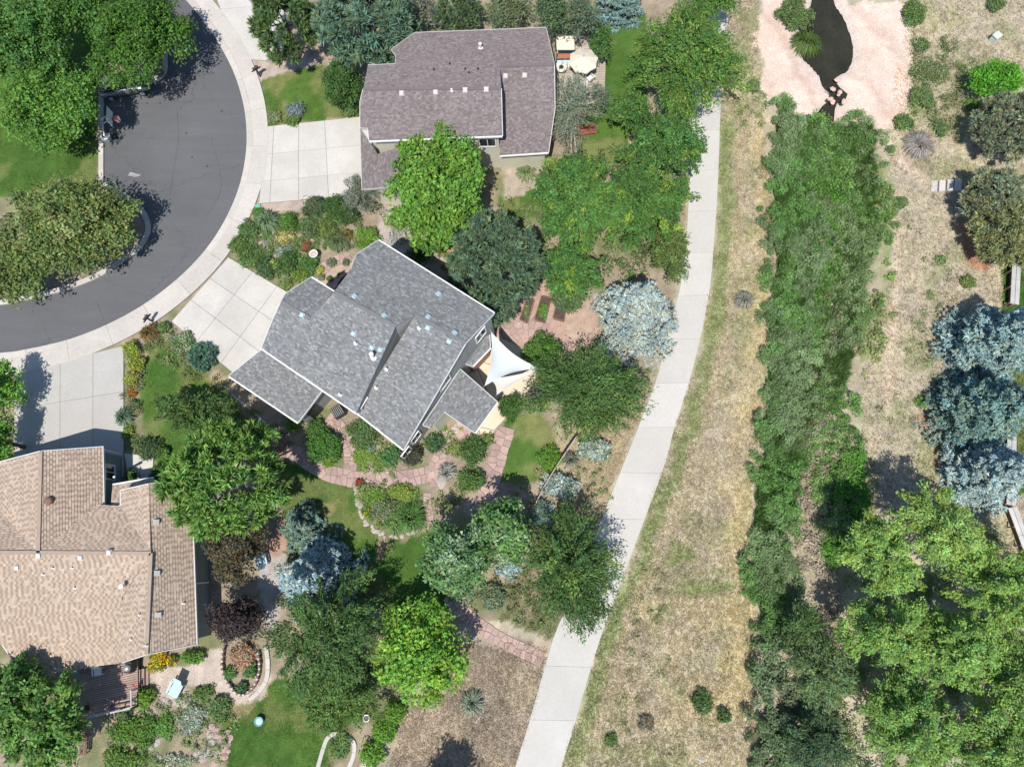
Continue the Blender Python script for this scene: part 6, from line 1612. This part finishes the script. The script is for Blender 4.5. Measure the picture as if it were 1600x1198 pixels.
# ---- tan house deck, stairs, furniture
d0 = at(180, 1075); deck = thing('wooden_deck', 'reddish brown plank deck below the tan roof', 'deck', d0)
ZD = 0.55
q = [Vector(at2(*p, ZD)) for p in ((112, 1040), (215, 1018), (216, 1102), (150, 1116))]
nb = 24
for i in range(nb):
    u0, u1 = i / nb + 0.004, (i + 1) / nb - 0.004
    w = [q[0].lerp(q[3], u0), q[1].lerp(q[2], u0), q[1].lerp(q[2], u1), q[0].lerp(q[3], u1)]
    mb = MB(); mb.prism([tuple(p) for p in w], ZD - 0.05, ZD); mb.build('plank', 'wood_deck', deck)
c = (q[0] + q[1] + q[2] + q[3]) / 4
mb = MB(); mb.prism([tuple(p.lerp(c, 0.03)) for p in q], -0.05, ZD - 0.06); mb.build('base', 'dark_soil', deck)
def rail(a, b_, par):
    mb = MB(); mb.bar(a + Vector((0, 0, 0.9)), b_ + Vector((0, 0, 0.9)), 0.1, 0.06); mb.build('rail', 'grey_wood', par); mb = MB(); mb.bar(a + Vector((0, 0, 0.2)), b_ + Vector((0, 0, 0.2)), 0.05, 0.06); mb.build('rail', 'grey_wood', par)
    n = max(2, int((b_ - a).length / 0.9))
    for i in range(n + 1):
        p = a.lerp(b_, i / n); mb = MB(); mb.bar(p - Vector((0, 0, 0.1)), p + Vector((0, 0, 0.95)), 0.08, 0.08); mb.build('rail_post', 'grey_wood', par)
rail(Vector((*q[3], ZD)), Vector((*q[2], ZD)), deck); rail(Vector((*q[2], ZD)), Vector((*q[2].lerp(q[1], 0.32), ZD)), deck)
for i in range(3):
    w = [Vector(at2(216 + i * 5, 1046 - i, 0.3)), Vector(at2(220 + i * 5, 1045 - i, 0.3)), Vector(at2(220 + i * 5, 1072 - i, 0.3)), Vector(at2(216 + i * 5, 1073 - i, 0.3))]
    mb = MB(); mb.prism([tuple(p) for p in w], 0.0, 0.42 - i * 0.14); mb.build('step', 'wood_deck', deck)
chair(153, 1049, ZD, -1.4, 'white_paint', 'white chair on the wooden deck at the tan roof edge')
chair(120, 1054, ZD, -0.9, 'grey_metal', 'grey folding chair at the left end of the wooden deck')
b = at(209, 1040, ZD); root = thing('grill', 'dark gas grill on the wooden deck near the stairs', 'grill', b)
mb = MB(); mb.box(b + Vector((0, 0, 0.45)), 0.42, 0.75, 0.7); mb.build('cabinet', 'dark_metal', root)
mb = MB(); mb.lathe(b + Vector((0, 0, 0.8)), [(0.25, 0), (0.24, 0.12), (0.15, 0.22), (0.02, 0.25)], 12); mb.build('lid', 'grey_metal', root)
# lounge chair on the gravel
def lounge(px, py, rz, m, label, s=1.0, cat='lounge chair'):
    b = at(px, py, 0.3); b.z = 0.02; T = frame_of(b, rz); root = thing('lounge_chair', label, cat, b)
    mb = MB(); mb.box(T(0.15 * s, 0, 0.33), 0.75 * s, 0.6 * s, 0.06, rz); mb.build('seat', m, root)
    mb = MB(); p = [T(-0.22 * s, -0.3 * s, 0.35), T(-0.22 * s, 0.3 * s, 0.35), T(-0.65 * s, 0.27 * s, 0.95), T(-0.65 * s, -0.27 * s, 0.95)]
    mb.add(p + [v + Vector((0, 0, 0.05)) for v in p], [(3, 2, 1, 0), (4, 5, 6, 7), (0, 1, 5, 4), (1, 2, 6, 5), (2, 3, 7, 6), (3, 0, 4, 7)]); mb.build('backrest', m, root)
    for y in (-0.36, 0.36):
        mb = MB(); mb.box(T(0.05 * s, y * s, 0.55), 0.75 * s, 0.12, 0.04, rz); mb.build('armrest', m, root)
        for x in (-0.3, 0.42): mb = MB(); mb.bar(T(x * s, y * s, 0), T(x * s, y * s, 0.53), 0.07, 0.05); mb.build('leg', m, root)
lounge(276, 1074, 4.3, 'pale_blue', 'pale blue slatted armchair on the gravel beside the deck', 1.15)
lounge(410, 876, 1.9, 'pale_blue', 'pale blue armchair left of the pale blue spruce')
b = at(407, 1125); root = thing('tub', 'small turquoise tub on the bottom lawn', 'tub', b)
mb = MB(); mb.lathe(b, [(0.22, 0), (0.30, 0.3), (0.32, 0.34), (0.28, 0.34), (0.24, 0.14), (0.01, 0.13)], 18); mb.build('bowl', 'teal', root)
mb = MB(); mb.lathe(b + Vector((0, 0, 0.30)), [(0.25, 0), (0.2, 0.03), (0.01, 0.05)], 14); mb.build('lid', 'pale_blue', root)
b = at(137, 1160); root = thing('potting_bench', 'dark brown wooden bench in the shade at the bottom left', 'bench', b)
for i in range(4): mb = MB(); mb.box(b + Vector((-0.2 + i * 0.14, 0, 0.5)), 0.12, 1.3, 0.05, 0.05); mb.build('slat', 'brown_wood', root)
for x in (-0.2, 0.2):
    for y in (-0.55, 0.55): mb = MB(); mb.bar(b + Vector((x, y, 0)), b + Vector((x, y, 0.48)), 0.07, 0.07); mb.build('leg', 'brown_wood', root)

# log palisade round the bed
pal_line = smooth_line(P((352, 1012), (350, 1035), (352, 1050), (362, 1070), (378, 1084), (392, 1078), (404, 1062), (408, 1040), (406, 1020)), 42)
c = at(380, 1045); root = thing('log_edging', 'curved palisade of short upright logs round the tan shrub bed', 'edging', c)
rng_ = random.Random(8)
for i, p in enumerate(pal_line):
    h = 0.42 + rng_.uniform(-0.05, 0.08); mb = MB(); mb.tube([(p[0], p[1], -0.05), (p[0], p[1], h)], [0.085, 0.08], 8); mb.build('log', 'grey_wood' if i % 2 else 'brown_wood', root)
ln = smooth_line(P((413, 1010), (416, 1035), (414, 1060), (402, 1078), (388, 1090)), 16); root = empty('stone_kerb'); tag(root, 'pale curved concrete kerb outside the log palisade', None, None, 'structure')
strip_panels(root, 'kerb_stone', ln, offset_line(ln, 0.3), list(range(0, 16, 3)), -0.05, 0.14, 'concrete', 0.02)
ln = smooth_line(P((494, 1198), (502, 1170), (510, 1150), (524, 1142), (540, 1146), (556, 1158), (556, 1180), (546, 1205)), 26); root = empty('stone_kerb'); tag(root, 'pale horseshoe shaped kerb round the bed at the bottom edge', None, None, 'structure')
strip_panels(root, 'kerb_stone', ln, offset_line(ln, -0.28), list(range(0, 26, 5)), -0.05, 0.12, 'concrete', 0.02)
ln = smooth_line(P((362, 618), (390, 640), (420, 668), (445, 694)), 14); root = empty('timber_edging'); tag(root, 'grey timber edging along the bed beside the garage', None, None, 'structure')
strip_panels(root, 'timber', ln, offset_line(ln, 0.16), list(range(0, 14, 3)), -0.05, 0.16, 'grey_wood', 0.02)
ln = smooth_line(P((846, 600), (858, 590), (872, 572), (878, 552), (872, 535)), 14); root = empty('stone_kerb'); tag(root, 'thin curved brick edging between the terrace and the pink garden', None, None, 'structure')
strip_panels(root, 'kerb_stone', ln, offset_line(ln, 0.14), list(range(0, 14, 2)), -0.05, 0.12, 'flagstone', 0.02)
ln = smooth_line(P((522, 452), (530, 438), (544, 425), (556, 414)), 12); root = empty('stone_kerb'); tag(root, 'pink curved wall of the porch bed beside the grey roof', None, None, 'structure')
strip_panels(root, 'kerb_stone', ln, offset_line(ln, -0.25), list(range(0, 12, 2)) + [11], -0.05, 0.5, 'flagstone', 0.02)

# wooden gate at the start of the flagstone path
ga, gb = at(434, 712), at(454, 690)
root = thing('garden_gate', 'low brown wooden gate across the left end of the flagstone path', 'gate', (ga + gb) / 2)
for p in (ga, gb): mb = MB(); mb.bar(p, V3(p, 1.15), 0.12, 0.12); mb.build('post', 'brown_wood', root)
for k in range(9):
    p = ga.lerp(gb, (k + 0.7) / 9.4); mb = MB(); mb.bar(V3(p, 0.1), V3(p, 0.95), 0.09, 0.03); mb.build('picket', 'brown_wood', root)
for z in (0.25, 0.8): mb = MB(); mb.bar(V3(ga, z), V3(gb, z), 0.05, 0.08); mb.build('rail', 'brown_wood', root)

# thin fence near the silver shrubs
pts = [(900, 685), (884, 708), (868, 732), (848, 765), (836, 790)]
root = thing('rail_fence', 'thin brown rail fence crossing the silver shrubs near the footpath', 'fence', at(868, 732))
for i, p in enumerate(pts):
    w = at(*p); mb = MB(); mb.bar(w, V3(w, 1.2), 0.1, 0.1); mb.build('post', 'brown_wood', root)
    if i:
        for z in (0.45, 0.8, 1.12): mb = MB(); mb.bar(V3(at(*pts[i - 1]), z), V3(w, z), 0.06, 0.10); mb.build('rail', 'pale_wood', root)
# pale steps in the meadow
root = thing('timber_steps', 'four pale steps beside the grey olive juniper at right', 'steps', gat(1478, 291))
for i in range(4):
    x = 1460 + i * 11.5; w = P((x - 5, 283), (x + 4.6, 283), (x + 3.6, 300), (x - 6, 300))
    mb = MB(); mb.prism(w, -0.1, 0.06 + i * 0.10); mb.build('step', 'trail_concrete', root)
    w = P((x + 4.9, 283.3), (x + 6.2, 283.3), (x + 5.2, 300), (x + 3.9, 300)); mb = MB(); mb.prism(w, -0.1, 0.02 + i * 0.10); mb.build('riser', 'brown_wood', root)
# low timber walls at the right edge, each capped with planks
def timber_wall(a, b_, label, h=0.7):
    a = gat(*a); b_ = gat(*b_); root = thing('timber_wall', label, 'timber wall', (a + b_) / 2)
    L = (b_ - a).length; t = (b_ - a).normalized(); nrm = Vector((-t.y, t.x, 0))
    for k in (-1, 1):
        n = max(1, round(L / 2.2))
        for i in range(n):
            p, q = a.lerp(b_, i / n) + t * 0.01, a.lerp(b_, (i + 1) / n) - t * 0.01
            mb = MB(); mb.bar(V3(p, h) + nrm * k * 0.17, V3(q, h) + nrm * k * 0.17, 0.31, 0.06); mb.build('cap_plank', 'grey_wood', root)
    for z in (0.1, 0.3, 0.5): mb = MB(); mb.bar(V3(a, z), V3(b_, z), 0.22, 0.18); mb.build('beam', 'brown_wood', root)
    for k in range(int(L / 1.8) + 2):
        p = a.lerp(b_, min(1, k / max(1, int(L / 1.8) + 1))) - nrm * 0.42; mb = MB(); mb.bar(V3(p, -0.1), V3(p, h + 0.1), 0.1, 0.1); mb.build('post', 'brown_wood', root)
timber_wall((1580, 405), (1576, 480), 'grey timber wall above the silvery spruce at the right edge')
timber_wall((1572, 640), (1570, 790), 'grey timber wall behind the pale blue spruce')
timber_wall((1572, 793), (1604, 880), 'grey timber wall running to the right edge below the pale blue spruce')

# fountain and shed bench under the trees at the bottom
b = at(574, 1120); root = thing('fountain', 'small round white rimmed fountain in the shade at the bottom', 'fountain', b)
mb = MB(); mb.tube([b + Vector((0.22 * math.cos(i * 0.349), 0.22 * math.sin(i * 0.349), 0.3)) for i in range(19)], [0.05] * 19, 8, False); mb.build('rim', 'white_paint', root)
mb = MB(); mb.lathe(b, [(0.2, 0), (0.2, 0.25), (0.15, 0.27)], 14); mb.build('bowl', 'dark_metal', root)
b = at(562, 1078); root = thing('potting_table', 'blue grey slatted table under the trees at the bottom', 'table', b)
for i in range(5): mb = MB(); mb.box(b + Vector((-0.28 + i * 0.14, 0, 0.7)), 0.125, 1.2, 0.04, -0.5); mb.build('slat', 'acrylic', root)
for x in (-0.2, 0.2):
    for y in (-0.45, 0.45): mb = MB(); mb.bar(b + Vector((x, y, 0)), b + Vector((x, y, 0.68)), 0.06, 0.06); mb.build('leg', 'grey_wood', root)

# rocks
def rock_mesh(seed, s):
    rng = np.random.default_rng(seed); mb = MB()
    n, m_ = 8, 5
    sx, sy, sz = s * rng.uniform(0.8, 1.3), s * rng.uniform(0.7, 1.1), s * rng.uniform(0.45, 0.7)
    for i in range(m_):
        ph = math.pi * (i + 0.35) / (m_ - 0.3) * 0.62
        for j in range(n):
            a = 6.283 * j / n; k = rng.uniform(0.78, 1.15)
            mb.v.append((sx * math.sin(ph) * math.cos(a) * k, sy * math.sin(ph) * math.sin(a) * k, sz * (math.cos(ph) - 0.25) * k))
    for i in range(m_ - 1):
        for j in range(n): mb.f.append([i * n + j, i * n + (j + 1) % n, (i + 1) * n + (j + 1) % n, (i + 1) * n + j][::-1])
    mb.f.append(list(range(n)))
    return mb
ROCKM = [rock_mesh(i, 1.0) for i in range(6)]
def rock(p, s, seed, parent=None, m='rock', name='stone', zs=1.0):
    rng = random.Random(seed); mb = MB(); src = ROCKM[seed % 6]; R = Matrix.Rotation(rng.uniform(0, 6.28), 3, 'Z')
    loc = Vector(p)
    mb.v = [tuple(R @ Vector((v[0] * s, v[1] * s, v[2] * s * zs)) + (loc if parent is not None else Vector())) for v in src.v]; mb.f = [list(f) for f in src.f]
    o = mb.build(name, m, parent)
    if parent is None: o.location = loc
    return o
mat('pale_rock', (0.40, 0.36, 0.325), 0.9, (1.5, 0.15), (8, 0.15), (10, 0.7), rnd=0.12)
def rockrow(label, line_px, n, s, seed, m='rock', jit=0.12, name='rock_edging', zs=1.0):
    ln = smooth_line(P(*line_px), n); c = ln[n // 2]; rng = random.Random(seed)
    root = thing(name, label, 'rock edging', (c[0], c[1], 0))
    for i, p in enumerate(ln): rock((p[0] + rng.uniform(-jit, jit), p[1] + rng.uniform(-jit, jit), 0.02), s * rng.uniform(0.6, 1.3), seed * 50 + i, root, m, 'stone', zs)
rockrow('row of pale rocks round the lower rim of the oval bed', [(557, 765), (560, 790), (572, 815), (590, 832), (615, 838), (640, 832), (658, 818)], 34, 0.17, 21, 'pale_rock')
rockrow('curved row of rocks through the rock garden below the deck', [(210, 1130), (240, 1112), (262, 1095), (290, 1098), (300, 1105)], 26, 0.20, 22, 'pale_rock', 0.2)
rockrow('lower row of rocks at the bottom edge of the rock garden', [(240, 1165), (255, 1185), (285, 1192), (310, 1180), (335, 1178), (352, 1160)], 34, 0.22, 23, 'pale_rock', 0.3)
rockrow('pink rocks piled between the rock garden and the bottom lawn', [(325, 1140), (345, 1150), (352, 1170), (340, 1190)], 26, 0.26, 24, 'flagstone', 0.45)
rockrow('line of small pale stones beside the spiky yucca', [(761, 1078), (758, 1098), (752, 1115), (744, 1128)], 14, 0.10, 25, 'pale_rock', 0.05)
rockrow('rocks edging the upper garden of the grey roof near the gravel', [(680, 400), (700, 408), (722, 400)], 14, 0.2, 26, 'rock', 0.25)
rockrow('rocks beside the dark brook below the pond', [(1308, 126), (1303, 140), (1318, 146), (1296, 160), (1318, 160)], 7, 0.20, 27, 'sandstone', 0.15)
ROCKS = [(677, 940, 0.38, 'pale boulder beside the start of the narrow pink path'), (600, 969, 0.26, 'small pale boulder in the shade left of the lime green maple'), (712, 672, 0.45, 'white boulder beside the cream walled room'), (699, 682, 0.33, 'white boulder below the larger one at the cream room'),
         (691, 752, 0.5, 'flat grey boulder on the wide flagstones'), (932, 463, 0.36, 'tan boulder left of the silvery spruce'), (1022, 1091, 0.22, 'pale boulder in the lower meadow'), (1097, 1186, 0.24, 'pale boulder at the bottom edge of the meadow'), (897, 744, 0.18, 'white stone beside the silver shrub at the fence'),
         (332, 1158, 0.42, 'pale boulder at the edge of the rock garden'), (330, 1145, 0.34, 'pinkish boulder above the pale one in the rock garden'), (435, 370, 0.2, 'white stone in the front bed below the fountain grass'), (492, 418, 0.26, 'cream stone below the bird bath'), (1295, 141, 0.4, 'pink grey boulder in the brook below the pond'), (560, 754, 0.0, None)]
for i, (x, y, s, lb) in enumerate(ROCKS):
    if lb is None: continue
    o = rock(gat(x, y), s, 900 + i, None, 'pale_rock', 'boulder'); tag(o, lb, 'boulder')
# little stone lantern shelter in the front bed
b = at(416, 384); root = thing('garden_ornament', 'small peaked pale stone shelter in the front bed', 'garden ornament', b)
for s in (-1, 1):
    mb = MB(); T = frame_of(b, 0.35); p = [T(0, -0.3, 0.5), T(0, 0.35, 0.5), T(s * 0.28, 0.35, 0.02), T(s * 0.28, -0.3, 0.02)]
    mb.add(p + [v + Vector((0, 0, 0.06)) for v in p], [(0, 1, 2, 3), (7, 6, 5, 4), (0, 4, 5, 1), (1, 5, 6, 2), (2, 6, 7, 3), (3, 7, 4, 0)]); mb.build('roof_slab', 'pale_rock', root)
mb = MB(); mb.box(T(0, 0.05, 0.15), 0.3, 0.3, 0.3, 0.35); mb.build('body', 'dark_metal', root)
# flower pots
for x, y, m, lb in ((214, 1072, 'terracotta', 'terracotta pot of red flowers at the deck stairs'), (180, 1103, 'terracotta', 'terracotta pot of magenta flowers at the deck rail')):
    b = at(x, y, 0.0); root = thing('flower_pot', lb, 'flower pot', b)
    mb = MB(); mb.lathe(b, [(0.14, 0), (0.20, 0.30), (0.22, 0.31), (0.22, 0.36), (0.18, 0.36)], 14); mb.build('pot', m, root)
# dark leaves and twigs lie on the asphalt
rngd = random.Random(5)
root = thing('fallen_leaf_clump', 'few dark leaf clumps lying on the asphalt of the turning circle', 'leaf litter', at(290, 208, 0.04))
for x, y in ((291, 208), (346, 174), (300, 246), (210, 283), (324, 260), (230, 162), (250, 162)):
    b = at(x, y, 0.036); mb = MB(); mb.lathe(b, [(0.10, 0.0), (0.09, 0.03), (0.03, 0.05)], 7); mb.build('leaf_clump', 'dark_soil', root)

# alike things share a group phrase
PL = {'garden_shrub': 'garden shrubs round the houses', 'meadow_shrub': 'wild bushes in the meadow', 'blue_spruce': 'blue spruces', 'boulder': 'single boulders', 'ornamental_grass': 'ornamental grass clumps'}
by = {}
for o in SC.objects:
    if o.parent is None and 'category' in o.keys(): by.setdefault(o.name.split('.')[0], []).append(o)
for nm, os_ in by.items():
    if len(os_) > 1:
        for o in os_:
            if 'group' not in o.keys():
                w = nm.replace('_', ' '); w = w[:-1] + 'ies' if w.endswith('y') else (w + 'es' if w.endswith(('sh', 'ch', 'x')) else w if w.endswith('s') else w + 's')
                o['group'] = PL.get(nm, w)
